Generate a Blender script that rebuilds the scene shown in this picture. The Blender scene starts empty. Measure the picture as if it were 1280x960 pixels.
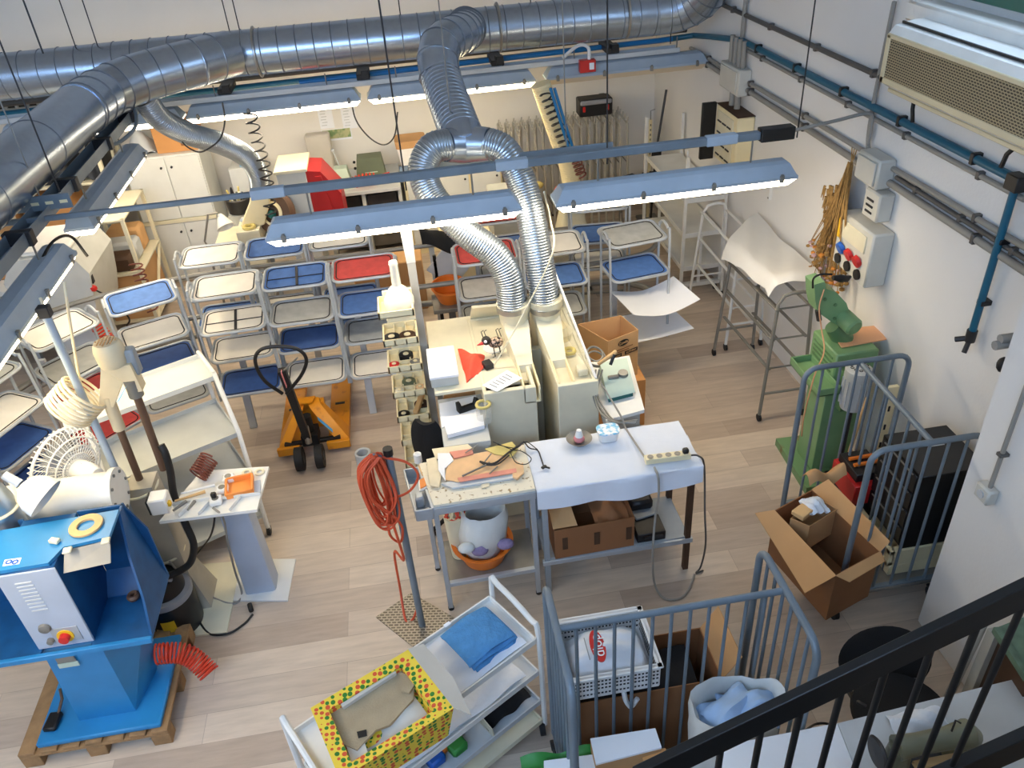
import bpy, bmesh, math, random
from mathutils import Vector as V, Matrix as Mx
random.seed(11)
S = bpy.context.scene
COL = S.collection
PI = math.pi
R = math.radians

# ---------------------------------------------------------------- camera
F_PX, PITCH, ROLL, YAW, EYE = 1006.4, R(34.354), R(4.574), R(6.158), V((0, 0, 4.0))
_f = V((math.sin(YAW) * math.cos(PITCH), math.cos(YAW) * math.cos(PITCH), -math.sin(PITCH)))
_r0 = V((math.cos(YAW), -math.sin(YAW), 0))
_d0 = _f.cross(_r0)
_r = math.cos(ROLL) * _r0 + math.sin(ROLL) * _d0
_d = -math.sin(ROLL) * _r0 + math.cos(ROLL) * _d0
cam = bpy.data.cameras.new('camera')
cam.sensor_fit = 'HORIZONTAL'
cam.sensor_width = 36.0
cam.lens = F_PX / 1280 * 36
cam.clip_start = 0.05
co = bpy.data.objects.new('camera', cam)
COL.objects.link(co)
m = Mx.Identity(4)
for i in range(3):
    m[i][0], m[i][1], m[i][2], m[i][3] = _r[i], -_d[i], -_f[i], EYE[i]
co.matrix_world = m
S.camera = co


def ray(x, y):
    return _r * ((x - 640) / F_PX) + _d * ((y - 480) / F_PX) + _f


def P(x, y, z=0.0):            # where the sight line of a picture point meets the level z
    d = ray(x, y)
    return EYE + d * ((z - EYE.z) / d.z)


def PX(x, y, X):               # ... meets the wall plane at X
    d = ray(x, y)
    return EYE + d * (X / d.x)


def PY(x, y, Y):               # ... meets the plane at depth Y
    d = ray(x, y)
    return EYE + d * (Y / d.y)


# ---------------------------------------------------------------- materials
def lin(c):
    return tuple(((v / 255) / 12.92 if v / 255 <= .04045 else ((v / 255 + .055) / 1.055) ** 2.4) for v in c)


MAT = {}


def mat(name, rgb, rough=.6, metal=0.0, var=.10, scale=6.0, bump=0.0, bscale=40.0, rgb2=None, thr=None, spec=.5, alpha=1.0, trans=0.0, emit=None, es=0):
    """plain surface with a soft noise variation; rgb2 + thr adds worn patches"""
    mm = bpy.data.materials.new(name)
    mm.use_nodes = True
    nt = mm.node_tree
    b = nt.nodes['Principled BSDF']
    b.inputs['Roughness'].default_value = rough
    b.inputs['Metallic'].default_value = metal
    b.inputs['Specular IOR Level'].default_value = spec
    c = lin(rgb)
    tc = nt.nodes.new('ShaderNodeTexCoord')
    n = nt.nodes.new('ShaderNodeTexNoise')
    n.inputs['Scale'].default_value = scale
    n.inputs['Detail'].default_value = 4
    nt.links.new(tc.outputs['Object'], n.inputs['Vector'])
    r = nt.nodes.new('ShaderNodeValToRGB')
    if rgb2 is not None:
        t = thr or .55
        r.color_ramp.elements[0].position = t - .06
        r.color_ramp.elements[1].position = t + .06
        r.color_ramp.elements[0].color = c + (1,)
        r.color_ramp.elements[1].color = lin(rgb2) + (1,)
    else:
        r.color_ramp.elements[0].position = .3
        r.color_ramp.elements[1].position = .7
        r.color_ramp.elements[0].color = tuple(v * (1 - var) for v in c) + (1,)
        r.color_ramp.elements[1].color = tuple(min(1, v * (1 + var)) for v in c) + (1,)
    nt.links.new(n.outputs['Fac'], r.inputs['Fac'])
    nt.links.new(r.outputs['Color'], b.inputs['Base Color'])
    if bump:
        n2 = nt.nodes.new('ShaderNodeTexNoise')
        n2.inputs['Scale'].default_value = bscale
        n2.inputs['Detail'].default_value = 5
        nt.links.new(tc.outputs['Object'], n2.inputs['Vector'])
        bp = nt.nodes.new('ShaderNodeBump')
        bp.inputs['Strength'].default_value = bump
        bp.inputs['Distance'].default_value = .02
        nt.links.new(n2.outputs['Fac'], bp.inputs['Height'])
        nt.links.new(bp.outputs['Normal'], b.inputs['Normal'])
    if alpha < 1:
        b.inputs['Alpha'].default_value = alpha
    if trans:
        b.inputs['Transmission Weight'].default_value = trans
    if emit:
        b.inputs['Emission Color'].default_value = lin(emit) + (1,)
        b.inputs['Emission Strength'].default_value = es
    MAT[name] = mm
    return mm


mat('wall', (236, 232, 224), .85, var=.03, scale=1.5, bump=.06, bscale=60)
mat('wall_right', (232, 230, 226), .85, var=.03, scale=1.2, bump=.08, bscale=50)
mat('white_paint', (232, 231, 226), .45, var=.05)
mat('cream', (226, 219, 192), .5, var=.07)
mat('cream_light', (240, 226, 184), .5, var=.06)
mat('white_plastic', (236, 236, 234), .4, var=.03)
mat('white_cloth', (226, 231, 240), .9, var=.03, bump=.15, bscale=12)
mat('paper', (244, 246, 250), .8, var=.01)
mat('grey_paint', (150, 157, 162), .5, var=.1)
mat('grey_frame', (176, 182, 188), .42, metal=.25, var=.08)
mat('grey_light', (200, 204, 206), .5, var=.06)
mat('blue_grey', (118, 131, 142), .45, metal=.2, var=.12)
mat('housing', (164, 178, 192), .5, var=.06)
mat('lilac_panel', (178, 188, 204), .5, var=.05)
mat('tray_grey', (176, 176, 170), .7, var=.10, scale=14)
mat('tray_dark_grey', (150, 155, 158), .7, var=.12, scale=14)
mat('tray_white', (232, 226, 214), .7, var=.05, scale=9)
mat('tray_blue', (74, 114, 178), .75, var=.12, scale=20)
mat('tray_navy', (48, 84, 146), .75, var=.12, scale=20)
mat('tray_red', (208, 72, 68), .75, var=.10, scale=20)
mat('black', (18, 18, 20), .5, var=.2)
mat('black_fabric', (20, 20, 22), .95, var=.2, bump=.2, bscale=200)
mat('black_rail', (5, 5, 6), .5, var=.1)
mat('dark_metal', (60, 60, 62), .45, metal=.6, var=.2)
mat('steel', (170, 168, 164), .35, metal=.9, var=.1)
mat('dull_steel', (140, 138, 132), .5, metal=.5, var=.15)
mat('galv', (172, 186, 204), .27, metal=.88, var=.05, scale=22)
mat('galv_flex', (170, 180, 190), .3, metal=.9, var=.06, scale=12)
mat('duct_seam', (110, 118, 128), .5, metal=.5)
mat('card', (196, 152, 104), .85, var=.06, scale=4)
mat('card_dark', (142, 96, 60), .85, var=.08, scale=4)
mat('card_orange', (208, 150, 92), .85, var=.06, scale=4)
mat('card_inside', (214, 168, 116), .9, var=.05)
mat('grey_board', (206, 200, 188), .9, var=.05)
mat('felt', (170, 152, 122), .95, var=.10, scale=10, bump=.3, bscale=120)
mat('orange_cord', (206, 82, 48), .5, var=.08)
mat('orange_plastic', (232, 124, 40), .4, var=.06)
mat('orange_tray', (244, 150, 70), .5, var=.05)
mat('pallet_orange', (232, 150, 30), .4, var=.10, scale=10, rgb2=(196, 116, 26), thr=.66)
mat('machine_blue', (42, 132, 190), .4, var=.08, scale=5)
mat('machine_navy', (20, 82, 134), .5, var=.2, scale=9)
mat('machine_green', (122, 160, 112), .4, var=.08)
mat('machine_green_dark', (90, 126, 84), .45, var=.10)
mat('green_base', (112, 150, 104), .5, rgb2=(120, 92, 50), thr=.60, scale=7)
mat('red_guard', (176, 34, 36), .4, var=.08)
mat('red_cloth', (222, 84, 62), .9, var=.08, bump=.3, bscale=25)
mat('red_plastic', (206, 40, 36), .4, var=.06)
mat('blue_plastic', (30, 96, 190), .4, var=.06)
mat('yellow_plastic', (234, 186, 40), .45, var=.05)
mat('teal_pipe', (16, 92, 118), .4, var=.08)
mat('blue_pipe', (20, 120, 184), .4, var=.08)
mat('conduit', (150, 146, 138), .5, var=.08)
mat('dark_conduit', (88, 84, 80), .5, var=.08)
mat('beige_box', (206, 204, 194), .55, var=.04)
mat('towel', (80, 142, 196), .95, var=.10, scale=20, bump=.6, bscale=60)
mat('shirt', (168, 196, 230), .9, var=.08, bump=.3, bscale=20)
mat('sack', (222, 222, 216), .8, var=.06, bump=.35, bscale=14)
mat('plastic_bag', (224, 230, 238), .3, var=.05, bump=.5, bscale=10)
mat('pink_leather', (226, 150, 128), .8, var=.08, scale=12)
mat('tan_leather', (232, 190, 142), .8, var=.08, scale=12)
mat('cream_leather', (234, 220, 188), .85, var=.06, scale=14)
mat('yellow_leather', (214, 196, 120), .85, var=.08, scale=14)
mat('purple_cloth', (140, 124, 158), .9, var=.2, scale=30)
mat('olive', (98, 108, 84), .5, var=.08)
mat('sage', (186, 204, 190), .5, var=.05)
mat('teal_dark', (28, 96, 92), .4, var=.05)
mat('brown_dark', (72, 48, 30), .7, var=.2)
mat('wood_pallet', (156, 122, 84), .85, var=.2, scale=14, bump=.3, bscale=30)
mat('wood_light', (218, 178, 124), .6, var=.08)
mat('wood_handle', (206, 168, 116), .6, var=.08)
mat('straw', (160, 124, 70), .9, var=.25, scale=40)
mat('petal_pink', (196, 160, 160), .9, var=.2, scale=40)
mat('petal_orange', (214, 140, 60), .9, var=.2, scale=40)
mat('brown_coil', (120, 62, 48), .5, var=.1)
mat('red_coil', (226, 70, 44), .4, var=.06)
mat('bottle', (240, 236, 220), .35, var=.03)
mat('clear_plastic', (226, 228, 226), .15, alpha=.25)
mat('plexi', (216, 218, 204), .12, alpha=.28, var=.02)
mat('film', (248, 246, 240), .5, var=.02, alpha=.8, bump=.3, bscale=6)
mat('cabinet_white', (222, 224, 220), .5, var=.03)
mat('window_green', (20, 96, 84), .4, var=.06)
mat('rubber', (26, 26, 28), .7, var=.1)
mat('grille', (92, 80, 60), .6, var=.1)
mat('ac_cream', (216, 202, 166), .5, var=.04)
mat('brown_hose', (96, 72, 56), .5, var=.1)
mat('vac_black', (16, 17, 20), .4, var=.1)
mat('vac_grey', (150, 152, 158), .4, var=.1)
mat('ivory_pole', (216, 200, 166), .5, var=.08)
mat('machine_grey', (196, 198, 194), .5, var=.06)
mat('post_grey', (158, 160, 160), .5, var=.08)
mat('frame_steel', (186, 182, 172), .4, metal=.4, var=.1)
mat('column_grey', (176, 170, 156), .55, var=.12, scale=6)
mat('pink_thing', (222, 140, 142), .6, var=.1)
mat('green_plastic', (54, 140, 58), .5, var=.1)
mat('lid_blue', (110, 186, 226), .4, var=.05)
mat('stucco_green', (96, 120, 100), .7, var=.2, scale=20)
mat('skyglass', (210, 230, 255), .2, emit=(200, 226, 255), es=3.0)
mat('daylight', (210, 230, 255), .2, emit=(180, 212, 255), es=8.0)
mat('tube_warm', (255, 250, 235), .3, emit=(255, 234, 200), es=17.0)
mat('tube_yellow', (255, 246, 214), .3, emit=(255, 232, 184), es=17.0)
mat('tube_off', (216, 196, 164), .5, var=.03)


def nodes(name, rough=.5):
    mm = bpy.data.materials.new(name)
    mm.use_nodes = True
    nt = mm.node_tree
    b = nt.nodes['Principled BSDF']
    b.inputs['Roughness'].default_value = rough
    MAT[name] = mm
    return nt, b


def nd(nt, typ, **kw):
    n = nt.nodes.new(typ)
    for k, v in kw.items():
        if k.startswith('i_'):
            n.inputs[k[2:].replace('_', ' ')].default_value = v
        else:
            setattr(n, k, v)
    return n


# laminate planks running across the room
nt, b = nodes('laminate', .48)
tc = nd(nt, 'ShaderNodeTexCoord')
mp = nd(nt, 'ShaderNodeMapping')
mp.inputs['Location'].default_value = (.31, .06, 0)
nt.links.new(tc.outputs['Object'], mp.inputs['Vector'])
br = nd(nt, 'ShaderNodeTexBrick', offset=.37, offset_frequency=2)
br.inputs['Color1'].default_value = lin((222, 205, 186)) + (1,)
br.inputs['Color2'].default_value = lin((186, 167, 150)) + (1,)
br.inputs['Mortar'].default_value = lin((182, 165, 149)) + (1,)
br.inputs['Scale'].default_value = 1
br.inputs['Mortar Size'].default_value = .0016
br.inputs['Mortar Smooth'].default_value = .2
br.inputs['Bias'].default_value = -.1
br.inputs['Brick Width'].default_value = 1.25
br.inputs['Row Height'].default_value = .19
nt.links.new(mp.outputs['Vector'], br.inputs['Vector'])
mp2 = nd(nt, 'ShaderNodeMapping')
mp2.inputs['Scale'].default_value = (2.2, 16, 1)
nt.links.new(tc.outputs['Object'], mp2.inputs['Vector'])
ns = nd(nt, 'ShaderNodeTexNoise', i_Scale=1.6, i_Detail=6.0, i_Roughness=.6)
nt.links.new(mp2.outputs['Vector'], ns.inputs['Vector'])
rp = nd(nt, 'ShaderNodeValToRGB')
rp.color_ramp.elements[0].position = .3
rp.color_ramp.elements[1].position = .72
rp.color_ramp.elements[0].color = (.66, .65, .64, 1)
rp.color_ramp.elements[1].color = (1, 1, 1, 1)
nt.links.new(ns.outputs['Fac'], rp.inputs['Fac'])
mx = nd(nt, 'ShaderNodeMixRGB', blend_type='MULTIPLY')
mx.inputs['Fac'].default_value = .6
nt.links.new(br.outputs['Color'], mx.inputs['Color1'])
nt.links.new(rp.outputs['Color'], mx.inputs['Color2'])
nt.links.new(mx.outputs['Color'], b.inputs['Base Color'])

# yellow fruit-box print: green and red spots on yellow
nt, b = nodes('fruit_print', .6)
tc = nd(nt, 'ShaderNodeTexCoord')
vo = nd(nt, 'ShaderNodeTexVoronoi', i_Scale=40.0, i_Randomness=.35)
nt.links.new(tc.outputs['Object'], vo.inputs['Vector'])
lt = nd(nt, 'ShaderNodeMath', operation='LESS_THAN')
lt.inputs[1].default_value = .42
nt.links.new(vo.outputs['Distance'], lt.inputs[0])
sp = nd(nt, 'ShaderNodeSeparateColor')
nt.links.new(vo.outputs['Color'], sp.inputs['Color'])
gt = nd(nt, 'ShaderNodeMath', operation='GREATER_THAN')
gt.inputs[1].default_value = .5
nt.links.new(sp.outputs['Red'], gt.inputs[0])
m1 = nd(nt, 'ShaderNodeMixRGB')
m1.inputs['Color1'].default_value = lin((44, 120, 40)) + (1,)
m1.inputs['Color2'].default_value = lin((216, 84, 48)) + (1,)
nt.links.new(gt.outputs[0], m1.inputs['Fac'])
m2 = nd(nt, 'ShaderNodeMixRGB')
m2.inputs['Color1'].default_value = lin((238, 206, 66)) + (1,)
nt.links.new(lt.outputs[0], m2.inputs['Fac'])
nt.links.new(m1.outputs['Color'], m2.inputs['Color2'])
nt.links.new(m2.outputs['Color'], b.inputs['Base Color'])

# chequer plate
nt, b = nodes('chequer_plate', .45)
b.inputs['Metallic'].default_value = .5
tc = nd(nt, 'ShaderNodeTexCoord')
mp = nd(nt, 'ShaderNodeMapping')
mp.inputs['Rotation'].default_value = (0, 0, R(10))
nt.links.new(tc.outputs['Object'], mp.inputs['Vector'])
ck = nd(nt, 'ShaderNodeTexBrick', offset=.5)
ck.inputs['Color1'].default_value = lin((112, 104, 94)) + (1,)
ck.inputs['Color2'].default_value = lin((96, 88, 78)) + (1,)
ck.inputs['Mortar'].default_value = lin((170, 162, 148)) + (1,)
ck.inputs['Scale'].default_value = 1
ck.inputs['Mortar Size'].default_value = .0045
ck.inputs['Brick Width'].default_value = .034
ck.inputs['Row Height'].default_value = .02
nt.links.new(mp.outputs['Vector'], ck.inputs['Vector'])
nt.links.new(ck.outputs['Color'], b.inputs['Base Color'])

# scrap-strewn worktop
nt, b = nodes('messy_top', .7)
tc = nd(nt, 'ShaderNodeTexCoord')
n1 = nd(nt, 'ShaderNodeTexNoise', i_Scale=38.0, i_Detail=4.0)
nt.links.new(tc.outputs['Object'], n1.inputs['Vector'])
rp = nd(nt, 'ShaderNodeValToRGB')
for e, (p, c) in zip(rp.color_ramp.elements, ((.30, (150, 122, 72)), (.40, (236, 226, 202)))):
    e.position = p
    e.color = lin(c) + (1,)
nt.links.new(n1.outputs['Fac'], rp.inputs['Fac'])
nt.links.new(rp.outputs['Color'], b.inputs['Base Color'])

# spiral-lined woven grille
nt, b = nodes('ac_mesh', .6)
tc = nd(nt, 'ShaderNodeTexCoord')
ck = nd(nt, 'ShaderNodeTexBrick', offset=.5)
ck.inputs['Color1'].default_value = lin((60, 50, 36)) + (1,)
ck.inputs['Color2'].default_value = lin((74, 62, 44)) + (1,)
ck.inputs['Mortar'].default_value = lin((164, 150, 118)) + (1,)
ck.inputs['Scale'].default_value = 1
ck.inputs['Mortar Size'].default_value = .0028
ck.inputs['Brick Width'].default_value = .022
ck.inputs['Row Height'].default_value = .013
mp = nd(nt, 'ShaderNodeMapping')
mp.inputs['Rotation'].default_value = (0, R(90), R(90))
nt.links.new(tc.outputs['Object'], mp.inputs['Vector'])
cmb = nd(nt, 'ShaderNodeCombineXYZ')
spx = nd(nt, 'ShaderNodeSeparateXYZ')
nt.links.new(tc.outputs['Object'], spx.inputs['Vector'])
nt.links.new(spx.outputs['Y'], cmb.inputs['X'])
nt.links.new(spx.outputs['Z'], cmb.inputs['Y'])
nt.links.new(cmb.outputs['Vector'], ck.inputs['Vector'])
nt.links.new(ck.outputs['Color'], b.inputs['Base Color'])

# ---------------------------------------------------------------- builders
ROOT = {}


def catmull(pts, n):
    pts = [V(p) for p in pts]
    if len(pts) < 3 or n <= 1:
        return pts
    out = []
    e = [2 * pts[0] - pts[1]] + pts + [2 * pts[-1] - pts[-2]]
    for i in range(1, len(e) - 2):
        a, b_, c, d = e[i - 1], e[i], e[i + 1], e[i + 2]
        for k in range(n):
            t = k / n
            out.append(.5 * ((2 * b_) + (c - a) * t + (2 * a - 5 * b_ + 4 * c - d) * t * t + (3 * b_ - a - 3 * c + d) * t ** 3))
    out.append(pts[-1])
    return out


class MB:
    def __init__(s):
        s.bm = bmesh.new()

    def box(s, c, size, rz=0, bev=.004, rot=None):
        mt = Mx.Translation(V(c)) @ (rot.to_4x4() if rot is not None else Mx.Rotation(rz, 4, 'Z')) @ Mx.Diagonal((size[0], size[1], size[2], 1))
        r = bmesh.ops.create_cube(s.bm, size=1.0, matrix=mt)
        if bev:
            bv = min(bev, min(size) * .3)
            ed = list({e for v in r['verts'] for e in v.link_edges})
            bmesh.ops.bevel(s.bm, geom=ed, offset=bv, segments=1, affect='EDGES', profile=.5)
        return s

    def bx(s, lo, hi, bev=.004):
        lo, hi = V(lo), V(hi)
        return s.box((lo + hi) / 2, [abs(a) for a in (hi - lo)], bev=bev)

    def bar(s, a, b, w=.03, h=.03, up=(0, 0, 1)):     # square section from a to b
        a, b = V(a), V(b)
        z = (b - a)
        L = z.length
        z.normalize()
        u = V(up)
        if abs(z.dot(u)) > .98:
            u = V((0, 1, 0))
        x = u.cross(z).normalized()
        y = z.cross(x)
        rot = Mx((x, y, z)).transposed()
        return s.box((a + b) / 2, (w, h, L), rot=rot, bev=.002)

    def face(s, pts):
        s.bm.faces.new([s.bm.verts.new(V(p)) for p in pts])
        return s

    def prism(s, pts, ext):
        pts = [V(p) for p in pts]
        ext = V(ext)
        a = [s.bm.verts.new(p) for p in pts]
        b_ = [s.bm.verts.new(p + ext) for p in pts]
        s.bm.faces.new(a)
        s.bm.faces.new(b_[::-1])
        n = len(a)
        for i in range(n):
            s.bm.faces.new((a[i], b_[i], b_[(i + 1) % n], a[(i + 1) % n]))
        return s

    def hexa(s, bot, top):                             # any eight-cornered block
        return s.loft([bot, top])

    def loft(s, rings, cap=True):
        vs = [[s.bm.verts.new(V(p)) for p in r] for r in rings]
        n = len(vs[0])
        for a, b_ in zip(vs, vs[1:]):
            for i in range(n):
                s.bm.faces.new((a[i], a[(i + 1) % n], b_[(i + 1) % n], b_[i]))
        if cap:
            s.bm.faces.new(vs[0][::-1])
            s.bm.faces.new(vs[-1])
        return s

    def tube(s, pts, r, n=8, closed=False, smooth=0, cap=True):
        pts = catmull(pts, smooth) if smooth else [V(p) for p in pts]
        if closed and (pts[0] - pts[-1]).length < 1e-6:
            pts = pts[:-1]
        N = len(pts)
        if isinstance(r, (list, tuple)) and len(r) != N:
            r0 = list(r)
            r = []
            for i in range(N):
                f = i / (N - 1) * (len(r0) - 1)
                j = min(int(f), len(r0) - 2)
                r.append(r0[j] + (r0[j + 1] - r0[j]) * (f - j))
        rings = []
        ref = None
        for i, p in enumerate(pts):
            if closed:
                t = pts[(i + 1) % N] - pts[i - 1]
            else:
                t = pts[min(i + 1, N - 1)] - pts[max(i - 1, 0)]
            if t.length < 1e-9:
                t = V((0, 0, 1))
            t.normalize()
            if ref is None:
                ref = V((0, 0, 1)) if abs(t.z) < .9 else V((1, 0, 0))
            x = (ref - t * ref.dot(t))
            if x.length < 1e-6:
                x = t.orthogonal()
            x.normalize()
            ref = x
            y = t.cross(x)
            rr = r(i / max(1, N - 1)) if callable(r) else (r[i] if isinstance(r, (list, tuple)) else r)
            rings.append([s.bm.verts.new(p + (x * math.cos(2 * PI * k / n) + y * math.sin(2 * PI * k / n)) * rr) for k in range(n)])
        rg = list(zip(rings, rings[1:]))
        if closed:
            rg.append((rings[-1], rings[0]))
        for a, b_ in rg:
            for k in range(n):
                s.bm.faces.new((a[k], a[(k + 1) % n], b_[(k + 1) % n], b_[k]))
        if cap and not closed:
            s.bm.faces.new(rings[0][::-1])
            s.bm.faces.new(rings[-1])
        return s

    def cyl(s, a, b, r, r2=None, n=14):
        return s.tube([a, b], [r, r if r2 is None else r2], n=n)

    def lathe(s, prof, o=(0, 0, 0), axis=(0, 0, 1), n=24):
        o = V(o)
        z = V(axis).normalized()
        x = z.orthogonal().normalized()
        y = z.cross(x)
        rings = []
        for r, h in prof:
            rings.append([s.bm.verts.new(o + z * h + (x * math.cos(2 * PI * k / n) + y * math.sin(2 * PI * k / n)) * max(r, 1e-4)) for k in range(n)])
        for a, b_ in zip(rings, rings[1:]):
            for k in range(n):
                s.bm.faces.new((a[k], a[(k + 1) % n], b_[(k + 1) % n], b_[k]))
        return s

    def ring(s, c, r, rt, axis=(0, 0, 1), n=28, m_=8):
        z = V(axis).normalized()
        x = z.orthogonal().normalized()
        y = z.cross(x)
        return s.tube([V(c) + (x * math.cos(2 * PI * k / n) + y * math.sin(2 * PI * k / n)) * r for k in range(n)], rt, n=m_, closed=True)

    def ball(s, c, r, sc=(1, 1, 1), rz=0, sub=2):
        bmesh.ops.create_icosphere(s.bm, subdivisions=sub, radius=r, matrix=Mx.Translation(V(c)) @ Mx.Rotation(rz, 4, 'Z') @ Mx.Diagonal((sc[0], sc[1], sc[2], 1)))
        return s

    def sheet(s, f, nu, nv, th=.004):                 # f(u,v) -> point, made into a slab of thickness th
        g = [[s.bm.verts.new(V(f(i / nu, j / nv))) for j in range(nv + 1)] for i in range(nu + 1)]
        fs = []
        for i in range(nu):
            for j in range(nv):
                fs.append(s.bm.faces.new((g[i][j], g[i + 1][j], g[i + 1][j + 1], g[i][j + 1])))
        if th:
            bmesh.ops.recalc_face_normals(s.bm, faces=fs)
            bmesh.ops.solidify(s.bm, geom=fs, thickness=th)
        return s

    def coil(s, pts, r, turns, rt, n=6, seg=14, smooth=10):
        base = catmull(pts, smooth)
        L = [0]
        for a, b_ in zip(base, base[1:]):
            L.append(L[-1] + (b_ - a).length)
        out = []
        N = int(turns * seg)
        j = 0
        ref = None
        for i in range(N + 1):
            d = L[-1] * i / N
            while j < len(L) - 2 and L[j + 1] < d:
                j += 1
            t = (d - L[j]) / max(1e-9, L[j + 1] - L[j])
            p = base[j].lerp(base[j + 1], t)
            tg = (base[j + 1] - base[j]).normalized()
            if ref is None:
                ref = tg.orthogonal()
            x = (ref - tg * ref.dot(tg)).normalized()
            ref = x
            y = tg.cross(x)
            a = 2 * PI * i / seg
            out.append(p + (x * math.cos(a) + y * math.sin(a)) * r)
        return s.tube(out, rt, n=n)

    def build(s, name, material, parent=None, local=False, sharp=38):
        mat_ = MAT[material] if isinstance(material, str) else material
        bmesh.ops.recalc_face_normals(s.bm, faces=s.bm.faces[:])
        me = bpy.data.meshes.new(name)
        rm = ROOT.get(parent.name) if parent is not None else None
        if rm is not None and not local:
            s.bm.transform(rm.inverted())
        s.bm.to_mesh(me)
        s.bm.free()
        me.shade_smooth()
        me.set_sharp_from_angle(angle=R(sharp))
        me.materials.append(mat_)
        for e in getattr(s, 'extra', []):
            me.materials.append(MAT[e])
        o = bpy.data.objects.new(name, me)
        COL.objects.link(o)
        if parent is not None:
            o.parent = parent
            if rm is not None:
                ROOT[o.name] = rm
        return o


def tag(o, label=None, cat=None, group=None, kind=None):
    if label: o['label'] = label
    if cat: o['category'] = cat
    if group: o['group'] = group
    if kind: o['kind'] = kind
    return o


def thing(name, label, cat, loc=(0, 0, 0), rz=0, group=None):
    o = bpy.data.objects.new(name, None)
    o.empty_display_size = .1
    COL.objects.link(o)
    o.location = V(loc)
    o.rotation_euler = (0, 0, rz)
    ROOT[o.name] = Mx.Translation(V(loc)) @ Mx.Rotation(rz, 4, 'Z')
    return tag(o, label, cat, group)


def dup(root, loc, rz, label=None, group=None):
    r = root.copy()
    COL.objects.link(r)
    r.location = V(loc)
    r.rotation_euler = (0, 0, rz)
    ROOT[r.name] = Mx.Translation(V(loc)) @ Mx.Rotation(rz, 4, 'Z')
    if label: r['label'] = label
    if group: r['group'] = group

    def kids(src, dst):
        for ch in [o for o in COL.objects if o.parent == src]:
            c = ch.copy()
            COL.objects.link(c)
            c.parent = dst
            ROOT[c.name] = ROOT[r.name]
            kids(ch, c)
    kids(root, r)
    return r


def one(mb, name, material, label, cat, group=None, pivot=None):
    o = mb.build(name, material)
    if pivot is not None:                              # put the object's own origin at its base
        pv = V(pivot)
        o.data.transform(Mx.Translation(-pv))
        o.location = pv
    return tag(o, label, cat, group)


def struct(mb, name, material):
    o = mb.build(name, material)
    o['kind'] = 'structure'
    return o


def arc(c, r, a0, a1, n=8, ax=(1, 0, 0), ay=(0, 1, 0)):
    c, ax, ay = V(c), V(ax), V(ay)
    return [c + (ax * math.cos(a0 + (a1 - a0) * k / n) + ay * math.sin(a0 + (a1 - a0) * k / n)) * r for k in range(n + 1)]


def rrect(w, d, r, n=5, z=0, cx=0, cy=0):
    out = []
    for (sx, sy, a0) in ((1, 1, 0), (-1, 1, PI / 2), (-1, -1, PI), (1, -1, 1.5 * PI)):
        for k in range(n + 1):
            a = a0 + PI / 2 * k / n
            out.append(V((cx + sx * (w / 2 - r) + r * math.cos(a), cy + sy * (d / 2 - r) + r * math.sin(a), z)))
    return out


def lerp(a, b, t):
    return V(a).lerp(V(b), t)
# ================================================================ the setting
YB = 9.5
struct(MB().bx((-6, -1.5, -.1), (3.2, YB + .2, 0), bev=0), 'floor', 'laminate')
struct(MB().bx((3.0, -1.5, 0), (3.2, YB + .2, 5.4), bev=0), 'wall_right', 'wall_right')
struct(MB().bx((-6, YB, 0), (3.0, YB + .2, 5.4), bev=0), 'wall_back', 'wall')
struct(MB().bx((-6.2, -1.5, 0), (-6, YB + .2, 5.4), bev=0), 'wall_left', 'wall')
struct(MB().bx((2.59, 1.3, 0), (3.0, 2.78, 5.4), bev=.01), 'pillar', 'wall_right')
for yy in (4.78, 7.6, 2.2):
    struct(MB().bx((-6, yy - .06, 5.0), (3.0, yy + .06, 5.25), bev=.01), 'beam', 'white_paint')
struct(MB().bx((-6.2, -1.7, 5.4), (3.2, YB + .2, 5.55), bev=0), 'ceiling', 'wall')
struct(MB().bx((-6, -1.7, 0), (3.0, -1.5, 5.4), bev=0), 'wall_front', 'wall')
struct(MB().bx((.2, -1.5, 2.15), (3.0, .55, 2.4), bev=0), 'floor_mezzanine', 'laminate')
wn = MB()
for zz in (3.55, 5.2):
    wn.bx((-5.5, -1.5, zz), (.5, -1.44, zz + .07))
for k in range(7):
    x = -5.5 + 5.93 * k / 6
    wn.bx((x, -1.5, 3.6), (x + .07, -1.44, 5.2))
w2 = struct(wn, 'window_2', 'window_green')
MB().bx((-5.45, -1.495, 3.62), (.45, -1.485, 5.2), bev=0).build('pane', 'daylight', w2)
# window high on the right wall with its ledge
w = MB()
w.bx((2.94, 2.0, 3.14), (3.02, 4.42, 3.20)).bx((2.94, 2.0, 3.2), (3.02, 2.06, 4.6)).bx((2.94, 4.36, 3.2), (3.02, 4.42, 4.6)).bx((2.94, 2.0, 4.6), (3.02, 4.42, 4.66))
w.bx((2.95, 3.2, 3.2), (3.01, 3.25, 4.6))
wf = struct(w, 'window_1', 'window_green')
g = MB().bx((2.985, 2.06, 3.2), (2.995, 4.36, 4.6), bev=0).build('pane', 'skyglass', wf)
struct(MB().bx((2.85, 1.4, 2.99), (3.0, 4.5, 3.09), bev=.012), 'trim_1', 'white_paint')
# dark louvred vent in the back wall, left behind the duct
v = MB()
a, b_ = PY(-60, 128, YB), PY(72, 142, YB)
v.bx((a.x, YB - .03, b_.z - .03), (b_.x, YB, b_.z + .22))
vt = tag(v.build('wall_vent', 'black'), 'dark louvred vent in the back wall below the main duct', 'vent')
vv = MB()
for k in range(9):
    x = a.x + .06 + (b_.x - a.x - .1) * k / 8
    vv.bx((x, YB - .06, b_.z - .03), (x + .03, YB - .025, b_.z + .22))
vv.bx((a.x, YB - .06, b_.z + .09), (b_.x, YB - .03, b_.z + .115))
vv.build('louvre', 'grey_paint', vt)


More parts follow.
